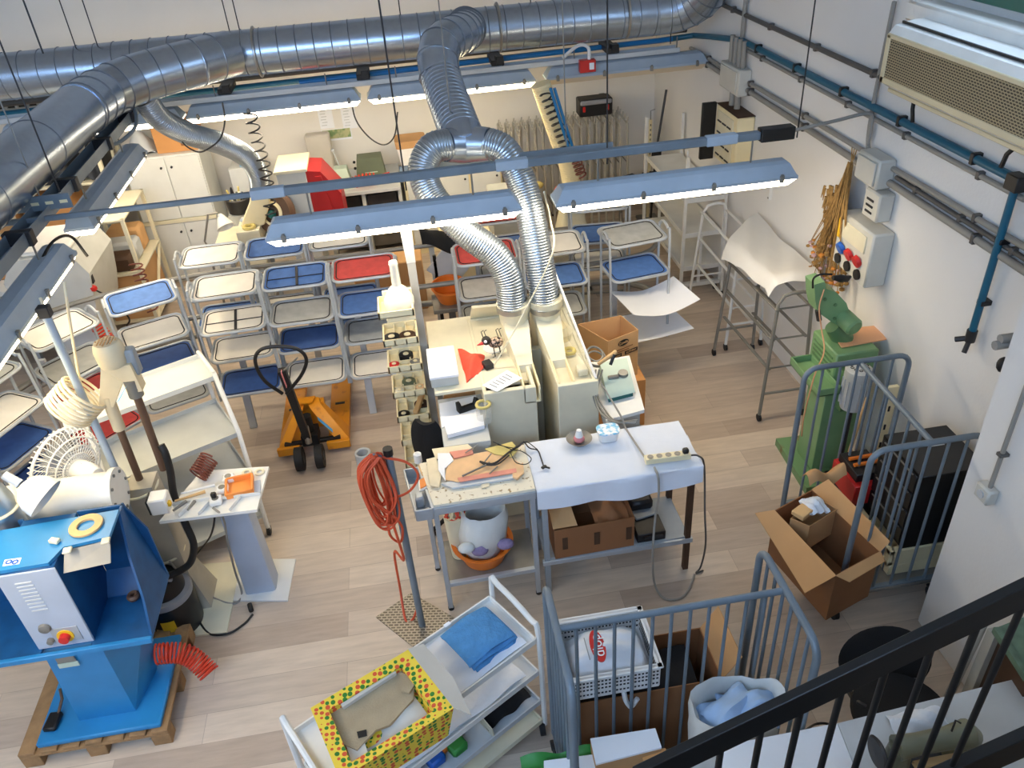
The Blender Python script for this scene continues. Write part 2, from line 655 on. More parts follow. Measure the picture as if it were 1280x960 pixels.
# ================================================================ ductwork
def seamed(path, r, step, depth=.006, smooth=10, n=28, w=.012, dark=True):
    pts = catmull(path, smooth) if smooth > 1 else [V(p) for p in path]
    L = [0]
    for a, b in zip(pts, pts[1:]):
        L.append(L[-1] + (b - a).length)
    ds, rs = [0], [r]
    k = 1
    w = min(.0035 if dark else .0045, step / 6)
    while k * step < L[-1] - 3 * w:
        d = k * step
        ds += [d - 2 * w, d - w, d, d + w, d + 2 * w]
        rs += [r, r, r + depth, r, r]
        k += 1
    ds.append(L[-1])
    rs.append(r)
    out, j = [], 0
    for d in ds:
        while j < len(L) - 2 and L[j + 1] < d:
            j += 1
        t = (d - L[j]) / max(1e-9, L[j + 1] - L[j])
        out.append(pts[j].lerp(pts[j + 1], t))
    mb = MB().tube(out, rs, n=n)
    if dark:
        mb.bm.faces.ensure_lookup_table()
        for i, f in enumerate(mb.bm.faces):
            seg = i // n
            if seg < len(ds) - 1 and seg % 5 in (2, 3):
                f.material_index = 1
        mb.extra = ['duct_seam']
    return mb


t = thing('extraction_duct', 'large galvanised main air duct running the width of the hall under the hangers', 'duct', (-1, 7.6, 2.4))
seamed([(-5.9, 7.6, 2.59), (-2, 7.6, 2.59), (2.45, 7.6, 2.57)], .185, .15, smooth=1).build('pipe', 'galv', t, sharp=60)
seamed([(2.4, 7.6, 2.57), (2.62, 7.56, 2.60), (2.78, 7.42, 2.74), (2.82, 7.25, 3.0), (2.82, 7.2, 3.5)], .188, .1, smooth=6).build('elbow', 'galv', t, sharp=60)
for x in (-3.9, -1.15, .95, 2.1):
    c = MB()
    c.tube(arc((x, 7.6, 2.585), .196, 0, 2 * PI, 28, (0, 1, 0), (0, 0, 1))[:-1], .012, n=6, closed=True)
    c.build('clamp_band', 'steel', t)
sd = seamed([(-1.35, 7.45, 2.62), (-1.62, 7.2, 2.62), (-1.98, 6.98, 2.60), (-2.2, 6.72, 2.57), (-2.27, 6.3, 2.56)], .182, .17, smooth=8)
t2 = thing('branch_duct', 'thick grey branch duct bending off toward the left lights', 'duct', (-2.25, 5, 2.38))
sd.build('elbow', 'galv', t2, sharp=60)
seamed([(-2.27, 6.35, 2.56), (-2.32, 5.2, 2.55), (-2.4, 2.6, 2.53)], .178, .9, depth=.004, smooth=1).build('pipe', 'galv', t2, sharp=60)

t3 = thing('branch_duct', 'upright galvanised branch duct that forks above the middle workbench', 'duct', (.36, 5.6, 2.3))
seamed([(.64, 7.45, 2.66), (.62, 6.95, 2.72), (.52, 6.55, 2.76), (.36, 6.25, 2.76), (.31, 6.1, 2.68), (.31, 6.0, 2.58)], .148, .13, smooth=6).build('elbow', 'galv', t3, sharp=60)
seamed([(.31, 6.02, 2.6), (.345, 5.7, 2.46), (.38, 5.42, 2.34)], .142, .04, depth=.004, smooth=4, dark=False).build('pipe', 'galv', t3, sharp=60)
s = MB()
fk = V((.385, 5.38, 2.32))
s.tube([fk + V((-.01, .06, .03)), fk + V((.0, -.06, -.04))], [.146, .14], n=24)
s.tube([fk + V((-.02, -.02, -.02)), PY(556, 182, 5.28)], [.125, .105], n=20)
s.tube([fk + V((.02, -.02, -.02)), PY(612, 180, 5.28)], [.125, .105], n=20)
s.build('fork', 'galv', t3, sharp=60)
hl = [PY(562, 180, 5.28), PY(540, 186, 5.25), PY(529, 212, 5.2), PY(541, 247, 5.12), PY(580, 288, 5.0), PY(618, 318, 4.92), PY(636, 350, 4.86), PY(640, 386, 4.82)]
hr = [PY(608, 178, 5.28), PY(630, 188, 5.22), PY(648, 218, 5.15), PY(661, 258, 5.05), PY(671, 310, 4.93), PY(678, 350, 4.86), PY(681, 386, 4.82)]
for hp, lb in ((hl, 'ribbed silver hose, left of the two dropping to the middle workbench'), (hr, 'ribbed silver hose, right of the two dropping to the middle workbench')):
    q = thing('extraction_hose', lb, 'hose', hp[-1], 0, 'hoses above the middle workbench')
    seamed(hp, .098, .018, depth=.0042, smooth=26, n=22, dark=False).build('hose', 'galv_flex', q, sharp=75)
    MB().tube([hp[-1] + V((0, 0, .03)), hp[-1] + V((0, 0, -.005))], .106, n=22).build('clamp_band', 'steel', q)
q = thing('extraction_hose', 'silver flexible hose curving from the left branch duct down to the far bench', 'hose', PY(326, 238, 7.75))
hp = [PY(180, 122, 7.0), PY(200, 148, 7.1), PY(235, 167, 7.3), PY(278, 180, 7.5), PY(308, 196, 7.65), PY(322, 216, 7.72), PY(326, 238, 7.75)]
seamed(hp, .095, .018, depth=.0042, smooth=26, n=18, dark=False).build('hose', 'galv_flex', q, sharp=75)
q = thing('extraction_hose', 'pale flexible hose dropping beside the rack of steel frames', 'hose', PY(716, 250, 7.55))
hp = [PY(676, 105, 7.6), PY(686, 135, 7.6), PY(698, 170, 7.6), PY(710, 205, 7.6), PY(715, 240, 7.55), PY(714, 262, 7.55)]
seamed(hp, .09, .018, depth=.0042, smooth=26, n=18, dark=False).build('hose', 'cream_light', q, sharp=75)
# hood duct the pale hose plugs into
h = MB()
b0 = PY(714, 255, 7.5)
h.loft([rrect(.26, .26, .05, 3, b0.z - 1.0, b0.x, b0.y), rrect(.3, .3, .05, 3, b0.z - .25, b0.x, b0.y), rrect(.2, .2, .06, 3, b0.z, b0.x, b0.y)])
h.bx((b0.x - .18, b0.y - .18, 0), (b0.x + .18, b0.y + .18, b0.z - .98))
one(h, 'dust_hood', 'cream', 'cream dust collector hood at the foot of the pale hose', 'hood', pivot=(b0.x, b0.y, 0))


# ================================================================ light fixtures
def fixture_mesh(label, material, loc, rz):
    t = thing('light_fixture', label, 'light', loc, rz, 'tube light fixtures on the hanging rails')
    L, Wd = 1.58, .185
    d = MB()
    d.loft([[V((sx * (L / 2 - .05), sy * .06, 0)) for sx, sy in ((1, 1), (-1, 1), (-1, -1), (1, -1))],
            [V((sx * (L / 2 - .005), sy * .09, .05)) for sx, sy in ((1, 1), (-1, 1), (-1, -1), (1, -1))]])
    d.build('diffuser', material, t, local=True)
    h = MB()
    h.loft([[V((x, y, z)) for x, y in ((a, b), (-a, b), (-a, -b), (a, -b))] for a, b, z in ((L / 2, .095, .05), (L / 2, .095, .07), (L / 2 - .012, .085, .082), (L / 2 - .05, .062, .145), (L / 2 - .07, .03, .158))])
    h.build('housing', 'housing', t, local=True, sharp=20)
    for sx in (-.68, -.23, .23, .68):
        for sy in (-1, 1):
            c = MB()
            c.box((sx, sy * .098, .058), (.03, .012, .045), bev=.003)
            c.box((sx, sy * .10, .084), (.018, .02, .012), bev=.002)
            c.build('clip', 'dull_steel', t, local=True)
    for sx in (-.5, .5):
        MB().tube([(sx, 0, .15), (sx, 0, .30)], .006, n=6).build('hanger', 'dull_steel', t, local=True)
    return t


fixture_mesh('lit tube fixture hanging in front of the right wall, past the forked hoses', 'tube_warm', (1.66, 4.78, 2.0), 0)
fixture_mesh('lit tube fixture passing behind the left forked hose', 'tube_warm', (-.13, 4.80, 2.0), 0)
fixture_mesh('lit tube fixture beside the left branch duct, cut off by the picture edge', 'tube_yellow', (-2.17, 4.1, 2.0), PI / 2)
fixture_mesh('unseen lit tube fixture added nearest the stairs at the start of the left row', 'tube_warm', (-2.17, 2.3, 2.0), PI / 2)  # out of view, added to the row to brighten the front-left floor
fixture_mesh('lit tube fixture beside the tall white cupboard', 'tube_warm', (-2.17, 6.06, 2.0), PI / 2)
fixture_mesh('lit tube fixture on the back rail above the shelving in the far left corner', 'tube_warm', (-2.75, 7.84, 2.0), 0)
fixture_mesh('lit tube fixture on the back rail above the far grinder', 'tube_warm', (-1.14, 7.84, 2.0), 0)
fixture_mesh('lit tube fixture on the back rail behind the upright branch duct', 'tube_yellow', (.5, 7.84, 2.0), 0)
fixture_mesh('unlit tube fixture with tan cover at the right end of the back rail', 'tube_off', (2.18, 7.84, 2.0), 0)

# rails the fixtures hang from
t = thing('lighting_rail', 'blue-grey front rail crossing the hall below the forked hoses', 'rail', (0, 4.78, 2.31))
MB().bx((-3.9, 4.765, 2.315), (-.9, 4.795, 2.345)).build('rail', 'blue_grey', t)
MB().bx((-.95, 4.755, 2.305), (2.2, 4.805, 2.355)).build('channel', 'blue_grey', t)
MB().bx((2.2, 4.74, 2.29), (2.42, 4.82, 2.37)).build('end_box', 'black', t)
for x in (-.85, .62, 1.95):
    MB().bx((x - .1, 4.75, 2.30), (x + .1, 4.81, 2.36)).build('joint', 'housing', t)
MB().tube([(2.4, 4.78, 2.33), (2.7, 4.79, 2.36), (2.93, 4.8, 2.38), (2.96, 4.8, 2.3), (2.96, 4.8, 2.18)], .012, n=8, smooth=5).build('feed_pipe', 'conduit', t)
t = thing('cable_tray', 'blue-grey cable tray beside the left branch duct', 'tray', (-2.3, 5, 2.3))
MB().bx((-2.23, 1.4, 2.30), (-2.225, 7.2, 2.37)).bx((-2.13, 1.4, 2.30), (-2.125, 7.2, 2.37)).bx((-2.23, 1.4, 2.295), (-2.125, 7.2, 2.302)).build('channel', 'blue_grey', t)
for y in (3.6, 4.5, 5.35, 6.2, 6.9):
    MB().bx((-2.25, y - .03, 2.29), (-2.10, y + .03, 2.375)).build('bracket', 'dark_metal', t)
MB().tube([(-2.18, 7.1, 2.38), (-2.1, 6.95, 2.44), (-2.02, 6.6, 2.34), (-2.1, 6.3, 2.3), (-2.17, 6.2, 2.36)], .014, n=8, smooth=6).build('cable', 'blue_grey', t)
MB().tube([(-2.18, 4.6, 2.13), (-2.12, 4.75, 2.2), (-2.1, 4.95, 2.14), (-2.05, 4.95, 2.0)], .009, n=6, smooth=6).build('cable', 'black', t)
t = thing('cable_tray', 'pale cable tray with blue air pipes running along the back lights', 'tray', (0, 7.84, 2.18))
MB().bx((-5.6, 7.80, 2.17), (2.7, 7.805, 2.21)).bx((-5.6, 7.93, 2.17), (2.7, 7.935, 2.21)).bx((-5.6, 7.80, 2.165), (2.7, 7.935, 2.172)).build('channel', 'grey_light', t)
MB().tube([(-5.6, 8.12, 2.17), (2.6, 8.12, 2.22), (2.9, 8.0, 2.26), (2.955, 7.7, 2.3), PX(926, 50, 2.965)], .026, n=10).build('pipe', 'teal_pipe', t)
MB().tube([(-.9, 8.04, 2.20), (2.7, 8.04, 2.24)], .024, n=10).build('pipe', 'blue_pipe', t)
MB().tube([(-5.6, 8.22, 2.24), (2.9, 8.22, 2.28)], .032, n=10).build('pipe', 'dark_conduit', t)
for x in (-3.05, -1.55, -.3, .95, 2.05):
    c = MB()
    c.box((x, 7.98, 2.24), (.12, .34, .05))
    c.box((x + .02, 7.85, 2.26), (.07, .10, .07))
    c.build('bracket', 'black', t)
t = thing('call_point_box', 'small red box with white label clipped under the main duct', 'box', PY(734, 82, 7.7))
c = PY(734, 82, 7.7)
MB().box(c, (.15, .07, .11)).build('case', 'red_plastic', t)
MB().box(c + V((.035, -.038, 0)), (.045, .006, .06)).build('label_plate', 'paper', t)
MB().tube([c + V((.02, 0, .05)), c + V((.01, 0, .16)), c + V((-.08, .02, .18)), c + V((-.22, .05, .08))], .016, n=8, smooth=5).build('cable', 'white_plastic', t)
# perforated strips
for a, b, lb, y0 in (((650, 202), (766, 183), 'perforated blue-grey strip hanging in front of the rack of steel frames', 5.0), ((18, 260), (88, 248), 'perforated strip beside the left branch duct above the cluttered benches', 4.9), ((500, 218), (640, 198), 'perforated strip passing behind the forked duct', 5.45)):
    A, B = PY(a[0], a[1], y0), PY(b[0], b[1], y0)
    zc = (A.z + B.z) / 2
    t = thing('perforated_strip', lb, 'strip', (A + B) / 2)
    MB().bx((A.x, y0 - .006, zc - .045), (B.x, y0 + .006, zc + .045)).build('strip', 'blue_grey', t)
    h = MB()
    n = max(4, int((B.x - A.x) / .09))
    for k in range(n):
        x = A.x + (B.x - A.x) * (k + .5) / n
        h.bx((x - .022, y0 - .0085, zc - .009), (x + .022, y0 - .005, zc + .009), bev=0)
    h.build('slots', 'cream_light', t)
    MB().tube([((A.x + B.x) / 2, y0, zc + .04), ((A.x + B.x) / 2, y0, 5.0)], .004, n=6).build('hanger', 'dull_steel', t)

# hanging wires up to the beams
wires = [((29, 0), (54, 67), 4.9), ((75, 0), (101, 77), 7.55), ((103, 0), (132, 87), 7.55), ((279, 0), (302, 100), 7.8), ((294, 0), (312, 90), 7.8), ((477, 0), (508, 238), 4.8), ((494, 0), (508, 75), 7.7), ((761, 0), (759, 205), 4.8), ((1018, 0), (996, 172), 4.8), ((672, 0), (666, 60), 7.7), ((842, 0), (838, 55), 7.7), ((10, 85), (75, 240), 4.9)]
names = ['far left edge above the branch duct', 'left of the main duct, single wire', 'left of the main duct, beside a single wire', 'above the small flexible hose, left of a pair', 'above the small flexible hose, right of a pair', 'holding the front rail left of the fork', 'holding the main duct left of the fork', 'holding the front rail right of the ribbed hoses', 'holding the dark end box of the front rail', 'holding the main duct above the red box', 'holding the right end of the main duct', 'crossing in front of the left branch duct']
for (a, b, y), nm in zip(wires, names):
    A, B = PY(a[0], a[1], y), PY(b[0], b[1], y)
    z0 = min(B.z, A.z)
    x0 = B.x
    one(MB().tube([(x0, y, z0), (x0, y, 5.02)], .005, n=6), 'hanging_wire', 'dark_metal', 'thin suspension wire ' + nm, 'wire', 'suspension wires', pivot=(x0, y, z0))
# drooping cables
for pts, y, lb in (([(438, 120), (445, 150), (462, 172), (480, 181), (493, 170), (497, 140)], 7.8, 'thin grey cable drooping in a loop from the back lights'),
                   ([(278, 128), (281, 150), (276, 172), (262, 185), (248, 190), (232, 182), (222, 168)], 7.2, 'thin cable looping under the small flexible hose'),):
    one(MB().tube([PY(a, b, y) for a, b in pts], .007, n=6, smooth=6), 'drooping_cable', 'dark_metal', lb, 'cable')
one(MB().coil([PY(312, 140, 7.6), PY(320, 170, 7.6), PY(330, 205, 7.6), PY(335, 235, 7.55), PY(338, 268, 7.5)], .055, 11, .008), 'coiled_cable', 'dark_metal', 'black spiral cable hanging by the small flexible hose', 'cable')
one(MB().coil([PY(681, 116, 7.4), PY(690, 140, 7.4), PY(700, 165, 7.4), PY(708, 190, 7.4)], .05, 10, .008), 'coiled_cable', 'dark_metal', 'dark spiral cable hanging along the pale far hose', 'cable')
one(MB().coil([PY(716, 188, 7.3), PY(722, 205, 7.3), PY(727, 220, 7.3)], .045, 7, .008), 'coiled_cable', 'brown_coil', 'reddish spiral cable below the perforated strip', 'cable')
for dx in (0, 5):
    one(MB().tube([PY(688 + dx, 110, 7.35), PY(700 + dx, 150, 7.35), PY(711 + dx, 185, 7.35)], .014, n=8, smooth=5), 'air_line', 'blue_pipe', 'blue air line beside the dark spiral cable, ' + ('nearer the hose' if not dx else 'outer one'), 'hose', 'blue air lines by the pale far hose')

# ================================================================ right wall services
XW = 2.965


def wallpipe(a, b, r, m_, lb, name='conduit', clamps=5):
    A, B = PX(a[0], a[1], XW), PX(b[0], b[1], XW)
    A.x = B.x = 3.0 - r - .008
    t = thing(name, lb, 'pipe', (A + B) / 2)
    MB().tube([A, B], r, n=10).build('pipe', m_, t)
    for k in range(clamps):
        p = lerp(A, B, (k + .5) / clamps)
        MB().box(p + V((.004, 0, 0)), (2 * r + .012, .03, 2 * r + .014)).build('clamp', 'black' if 'blue' in m_ or 'teal' in m_ else 'dark_conduit', t)
    return t


wallpipe((895, 3), (1240, 160), .018, 'dark_conduit', 'topmost dark conduit on the right wall, passing below the air conditioner')
wallpipe((926, 50), (1275, 227), .024, 'teal_pipe', 'blue-green air pipe running along the right wall', 'air_pipe')
wallpipe((930, 62), (1278, 250), .015, 'conduit', 'single pale conduit just under the blue-green air pipe on the right wall')
wallpipe((862, 60), (1300, 322), .017, 'conduit', 'upper conduit of the low bundle on the right wall')
wallpipe((862, 66), (1300, 352), .022, 'conduit', 'lowest conduit of the bundle on the right wall, above the fuse boxes')
wallpipe((1118, 222), (1300, 338), .014, 'dark_conduit', 'short conduit squeezed between the upper and lowest conduits on the right wall', clamps=3)
# drop pipe with tap
A, B = PX(1271, 228, 2.95), PX(1216, 425, 2.95)
t = thing('air_drop_pipe', 'blue-green drop pipe ending in a tap on the right wall', 'pipe', (2.95, A.y, B.z))
MB().tube([(2.95, A.y, A.z), (2.95, A.y, B.z)], .02, n=10).build('pipe', 'teal_pipe', t)
MB().box((2.95, A.y, A.z), (.07, .09, .08)).build('tee', 'black', t)
tp = MB()
tp.tube([(2.95, A.y, B.z + .05), (2.95, A.y, B.z - .02)], .028, n=10)
tp.tube([(2.95, A.y, B.z), (2.9, A.y + .05, B.z - .03)], .016, n=8)
tp.tube([(2.95, A.y, B.z), (2.92, A.y - .02, B.z - .08)], .014, n=8)
tp.build('tap', 'dark_metal', t)
for zz in (.35, .75):
    MB().box((2.97, A.y, lerp(A, B, zz).z), (.06, .05, .03)).build('clamp', 'black', t)


def wallbox(px, py, y0, y1, z0, z1, dep, lb, m_='beige_box', name='junction_box'):
    t = thing(name, lb, 'box', (3 - dep / 2, (y0 + y1) / 2, z0))
    MB().bx((3 - dep, y0, z0), (2.998, y1, z1), bev=.012).build('case', m_, t)
    return t


t = wallbox(0, 0, 6.78, 7.22, 1.98, 2.2, .12, 'grey junction box high in the far right corner, above the slotted fuse panel')
for k, y in enumerate((6.86, 6.95, 7.04, 7.13)):
    MB().tube([(2.94, y, 2.2), (2.94, y, 2.42)], .022, n=10).build('conduit', 'conduit', t)
MB().bx((2.872, 6.82, 2.0), (2.882, 7.18, 2.18)).build('cover', 'beige_box', t)
for y in (6.88, 7.0):
    MB().tube([(2.93, y, 1.84), (2.93, y, 1.99)], .028, n=10).build('conduit', 'conduit', t)
MB().tube([(2.97, 7.0, 2.42), (2.97, 6.98, 3.1), (2.97, 6.98, 5)], .02, n=8).build('conduit', 'conduit', t)
t = wallbox(0, 0, 6.62, 7.12, 1.36, 1.85, .16, 'cream fuse panel with slotted breakers in the far right corner', 'cream_light', 'fuse_panel')
MB().bx((2.83, 6.70, 1.39), (2.842, 7.07, 1.81)).build('breaker_plate', 'cream', t)
MB().bx((2.835, 6.62, 1.851), (2.998, 7.12, 1.857)).build('dusty_top', 'brown_dark', t)
for k in range(4):
    sl = MB()
    for j in range(3):
        sl.bx((2.822, 6.74 + j * .11, 1.42 + k * .10), (2.832, 6.82 + j * .11, 1.432 + k * .10), bev=0)
    sl.build('breaker_row', 'dark_metal', t)
MB().bx((2.71, 7.12, 1.34), (2.84, 7.16, 1.86)).build('open_door', 'black', t)
# junction box and socket panel near the dried flowers
t = wallbox(0, 0, 4.5, 4.76, 1.98, 2.17, .12, 'grey junction box above the socket panel on the right wall')
MB().bx((2.866, 4.52, 2.0), (2.88, 4.74, 2.15)).build('cover', 'beige_box', t)
tb = MB()
tb.tube([PX(1118, 2, 2.97), PX(1104, 70, 2.97), PX(1090, 140, 2.97), PX(1085, 180, 2.97), PX(1090, 194, 2.95)], .014, n=8, smooth=5)
tb.build('conduit', 'conduit', t)
t = wallbox(0, 0, 4.44, 4.62, 1.78, 1.97, .11, 'small vented box between the junction box and the socket panel')
for k in range(3):
    MB().bx((2.884, 4.5, 1.82 + k * .04), (2.892, 4.58, 1.835 + k * .04)).build('slot', 'dark_metal', t)
t = wallbox(0, 0, 4.36, 4.8, 1.36, 1.74, .15, 'beige socket panel with blue and red outlets on the right wall', name='distribution_box')
MB().bx((2.842, 4.43, 1.58), (2.852, 4.74, 1.70)).build('window', 'cream', t)
MB().bx((2.84, 4.75, 1.56), (2.85, 4.78, 1.7)).build('switch', 'yellow_plastic', t)
for y, c in ((4.70, 'blue_plastic'), (4.59, 'red_plastic'), (4.48, 'red_plastic')):
    MB().tube([(2.85, y, 1.51), (2.825, y, 1.50)], [.045, .04], n=14).build('outlet', c, t)
for y in (4.72, 4.59, 4.46):
    MB().tube([(2.85, y, 1.42), (2.835, y, 1.42)], .036, n=14).build('outlet', 'black', t)
# air conditioner
t = thing('air_conditioner', 'long cream air conditioner with woven grille high on the right wall', 'air conditioner', (2.82, 3.3, 2.71))
zb, zt = 2.72, 3.0
ac = MB()
ac.prism([(2.66, 4.31, zb), (2.66, 4.31, zt - .03), (2.69, 4.31, zt + .01), (2.80, 4.31, zt + .03), (2.998, 4.31, zt + .03), (2.998, 4.31, zb - .03), (2.70, 4.31, zb - .03)], (0, -2.2, 0))
ac.build('body', 'white_paint', t, sharp=20)
MB().bx((2.652, 2.16, zb + .035), (2.662, 4.27, zt - .045), bev=0).build('grille', 'ac_mesh', t)
fr = MB()
fr.bx((2.648, 2.12, zb), (2.662, 4.30, zb + .035)).bx((2.648, 2.12, zt - .05), (2.662, 4.30, zt - .025)).bx((2.648, 4.265, zb), (2.662, 4.305, zt - .03))
fr.build('frame', 'ac_cream', t)
MB().bx((2.69, 2.12, zb - .05), (2.92, 4.27, zb - .028)).build('drip_tray', 'ac_cream', t)
MB().bx((2.72, 2.12, zt + .018), (2.73, 4.3, zt + .03), bev=0).build('seam', 'black', t)
for y, r_ in ((4.1, -.02), (3.25, .05)):
    st = MB().tube([(2.75, y, zb - .03), (2.74, y + r_, zb - .1), (2.75, y + 1.5 * r_, zb - .17)], .012, n=6)
    st.build('strap', 'black', t)
# pillar conduit and box
A = PX(1233, 615, 2.59)
cb = V((2.58, 2.45, PX(1235, 612, 2.55).z))
t = thing('junction_box', 'small grey box with a round knockout on the white pillar', 'box', cb)
bx_ = P(1232, 616, 1.0)
c0 = PX(1233, 616, 2.56)
MB().box(c0, (.06, .10, .09), bev=.01).build('case', 'beige_box', t)
MB().tube([c0 + V((-.03, 0, 0)), c0 + V((-.036, 0, 0))], .022, n=14).build('knockout', 'grey_light', t)
MB().tube([c0 + V((0, -.01, .04)), c0 + V((0, -.01, 2.5))], .011, n=8).build('conduit', 'conduit', t)
MB().box(c0 + V((0.005, -.01, .25)), (.05, .035, .02)).build('clamp', 'dark_conduit', t)
# pipe stubs at the right edge above the pillar
t = thing('pipe_stub', 'pair of grey pipe stubs with a black valve at the right edge above the pillar', 'pipe', PX(1262, 440, 2.6))
for a, b in (((1250, 424), (1290, 436)), ((1243, 432), (1290, 452))):
    A, B = PY(a[0], a[1], 2.82), PY(b[0], b[1], 2.82)
    MB().tube([A, V((A.x + .35, A.y, A.z))], .022, n=10).build('pipe', 'conduit', t)
A = PY(1254, 456, 2.82)
MB().ball(A, .03, (1, 1, 1.4)).build('valve', 'black', t)
# back wall odds
c = PY(752, 120, YB)
one(MB().box(c + V((0, -.015, 0)), (.07, .03, .07)), 'wall_thermostat', 'dull_steel', 'tiny grey thermostat on the back wall above the black toolbox', 'thermostat')
c = PY(421, 168, YB)
t = thing('poster', 'small green landscape poster on the back wall above the far bench', 'poster', c)
MB().box(c + V((0, -.004, 0)), (.34, .006, .13), bev=0).build('sheet', 'paper', t)
mat('poster_green', (128, 156, 104), .6, rgb2=(190, 190, 140), thr=.5, scale=14)
MB().box(c + V((0, -.009, .01)), (.32, .004, .10), bev=0).build('picture', 'poster_green', t)
for px, lb in ((407, 'left'), (436, 'right')):
    c = PY(px, 146, YB)
    t = thing('notice_sheet', 'pale notice sheet above the green poster, %s one' % lb, 'paper', c)
    MB().box(c + V((0, -.004, 0)), (.16, .005, .26), bev=0).build('sheet', 'paper', t)
    ln = MB()
    for k in range(7):
        ln.box(c + V((-.03 + .01 * (k % 2), -.008, .1 - k * .032)), (.06, .002, .008), bev=0)
    ln.build('text_lines', 'grey_light', t)
# ================================================================ shoe conveyor: track and tray carts
TZ = (.5, .77, 1.04, 1.31)
t = thing('conveyor_track', 'grey tube track the tray carts ride on, curving at the left and right ends', 'track', (0, 5.95, 0))
trk = [(-3.55, 3.5), (-3.35, 4.3), (-3.0, 5.05), (-2.5, 5.62), (-1.9, 5.9), (-1, 5.93), (0, 5.93), (1, 5.93), (1.75, 5.98), (2.0, 6.15), (2.05, 6.4), (1.85, 6.62), (1.5, 6.7), (0, 6.72), (-1, 6.72), (-2, 6.7), (-2.9, 6.45), (-3.6, 5.9), (-4.0, 5.0)]
for z, r in ((1.0, .022), (.42, .03)):
    MB().tube([(x, y, z) for x, y in trk], r, n=8, smooth=5).build('rail', 'dull_steel', t)
for x, y in ((-.59, 5.68), (-1.6, 5.72), (.62, 5.72), (1.6, 5.78), (-2.9, 5.3), (-3.5, 4.1), (.1, 6.72), (-1.1, 6.72)):
    l = MB()
    l.bar((x, y, 0), (x, y + .08, .45), .06, .03)
    l.bar((x, y + .06, .40), (x, y + .26, .42), .04, .04)
    l.bar((x, y + .25, .40), (x, y + .25, 1.0), .05, .03)
    l.build('leg', 'grey_light', t)

GC = 'tray carts on the conveyor track'


def tray_cart(label, x, y, yaw, cols, crosses=(), zs=TZ, off=(-.10, -.02, -.06, 0), w=.475, d=.34, group=GC, back=None):
    """x,y: middle of the front edges; cols from the lowest tray upward"""
    t = thing('tray_cart', label, 'cart', (x, y, 0), yaw, group)
    for sx in (-1, 1):
        f = MB()
        hx = sx * (w / 2 + .014)
        f.tube([(hx, -.02, .42), (hx, .015, 1.30), (hx, .05, 1.37), (hx, .13, 1.40), (hx, .19, 1.36), (hx, .2, 1.28), (hx, .2, .40)], .0105, n=8, smooth=3)
        f.build('side_frame', 'grey_frame', t, local=True)
    for k, (z, c) in enumerate(zip(zs, cols)):
        if c is None:
            continue
        o = off[k]
        rot = Mx.Rotation(R(5), 4, 'X')
        mt = Mx.Translation((0, o + .03, z)) @ rot

        def tr(pts):
            return [mt @ (p + V((0, d / 2 - .03, 0))) for p in pts]
        pan = MB()
        a = tr(rrect(w - .02, d - .02, .05, 5, -.008))
        b = tr(rrect(w - .02, d - .02, .05, 5, .002))
        pan.loft([a, b])
        tray = pan.build('tray', c if c.startswith('tray') else 'tray_white', t, local=True)
        rim = MB().tube(tr(rrect(w, d, .06, 5, 0)), .0115, n=8, closed=True)
        rim.build('rim', 'grey_frame', tray, local=True)
        ed = MB().tube(tr(rrect(w - .055, d - .055, .05, 5, .003)), .0045, n=5, closed=True)
        ed.build('edging', 'rubber', tray, local=True)
        if k in crosses:
            s = MB()
            q = tr([V((-w / 2 + .03, -.02, .006)), V((w / 2 - .03, -.02, .006)), V((.02, -d / 2 + .03, .006)), V((-.0, d / 2 - .03, .006))])
            s.tube([q[0], q[1]], .004, n=5).bar(q[2], q[3], .02, .006)
            s.build('cross_strap', 'dark_metal', tray, local=True)
    for z in (.42, 1.0):
        MB().bar((-w / 2, .2, z), (w / 2, .2, z), .02, .02).build('cross_bar', 'dull_steel', t, local=True)
    return t


TB, TN, TR, TG, TD, TW = 'tray_blue', 'tray_navy', 'tray_red', 'tray_grey', 'tray_dark_grey', 'tray_white'
tray_cart('tray cart with red top tray and blue tray below, beside the tall bin stand', -.45, 5.57, 0, (TW, TD, TB, TR))
tray_cart('tray cart with blue strapped top tray, behind the pallet truck handle', -.97, 5.57, 0, (TW, TN, TG, TB), crosses=(3,))
tray_cart('tray cart with cream upper trays and a dark blue lowest tray', -1.485, 5.57, R(2), (TN, TW, TW, TW), crosses=(2,))
tray_cart('tray cart with pale blue top tray, turned on the bend left of the cream-trayed cart', -2.05, 5.55, R(22), (TG, TN, TW, TB))
tray_cart('tray cart with perforated white top tray below the left lights', -2.49, 5.24, R(45), (TR, TR, TG, TW))
tray_cart('tray cart with a pale tray over dark blue, at the left edge behind the fan', -2.80, 4.72, R(64), (TN, TN, TW, TG), zs=(.5, .77, 1.04, 1.31))
tray_cart('tray cart with red top tray over a plain grey one, behind the left ribbed hose', .49, 5.57, 0, (TG, TG, TG, TR))
tray_cart('tray cart with white top tray over a blue one, right of the ribbed hoses', 1.02, 5.57, 0, (None, TG, TB, TW), zs=(.5, .77, 1.06, 1.31))
g_ = tray_cart('tray cart at the right end with grey top tray, blue tray and loose white sheets', 1.69, 5.57, R(8), (TW, None, TB, TG))
tray_cart('back tray cart with cream top tray in front of the tall white cupboard', -1.69, 6.17, 0, (None, TB, TG, TW))
tray_cart('back tray cart with blue top tray partly under the left lit fixture', -1.175, 6.18, 0, (None, TW, TW, TB))
tray_cart('back tray cart with pale top tray mostly hidden by the left lit fixture', -.655, 6.2, 0, (TB, TB, TR, TW))
tray_cart('back tray cart with red top tray glimpsed between the two ribbed hoses', .72, 6.3, 0, (None, TG, TB, TR))
tray_cart('back tray cart with rounded cream tray behind the right end cart', 1.55, 6.3, R(-6), (None, TW, TB, TW))
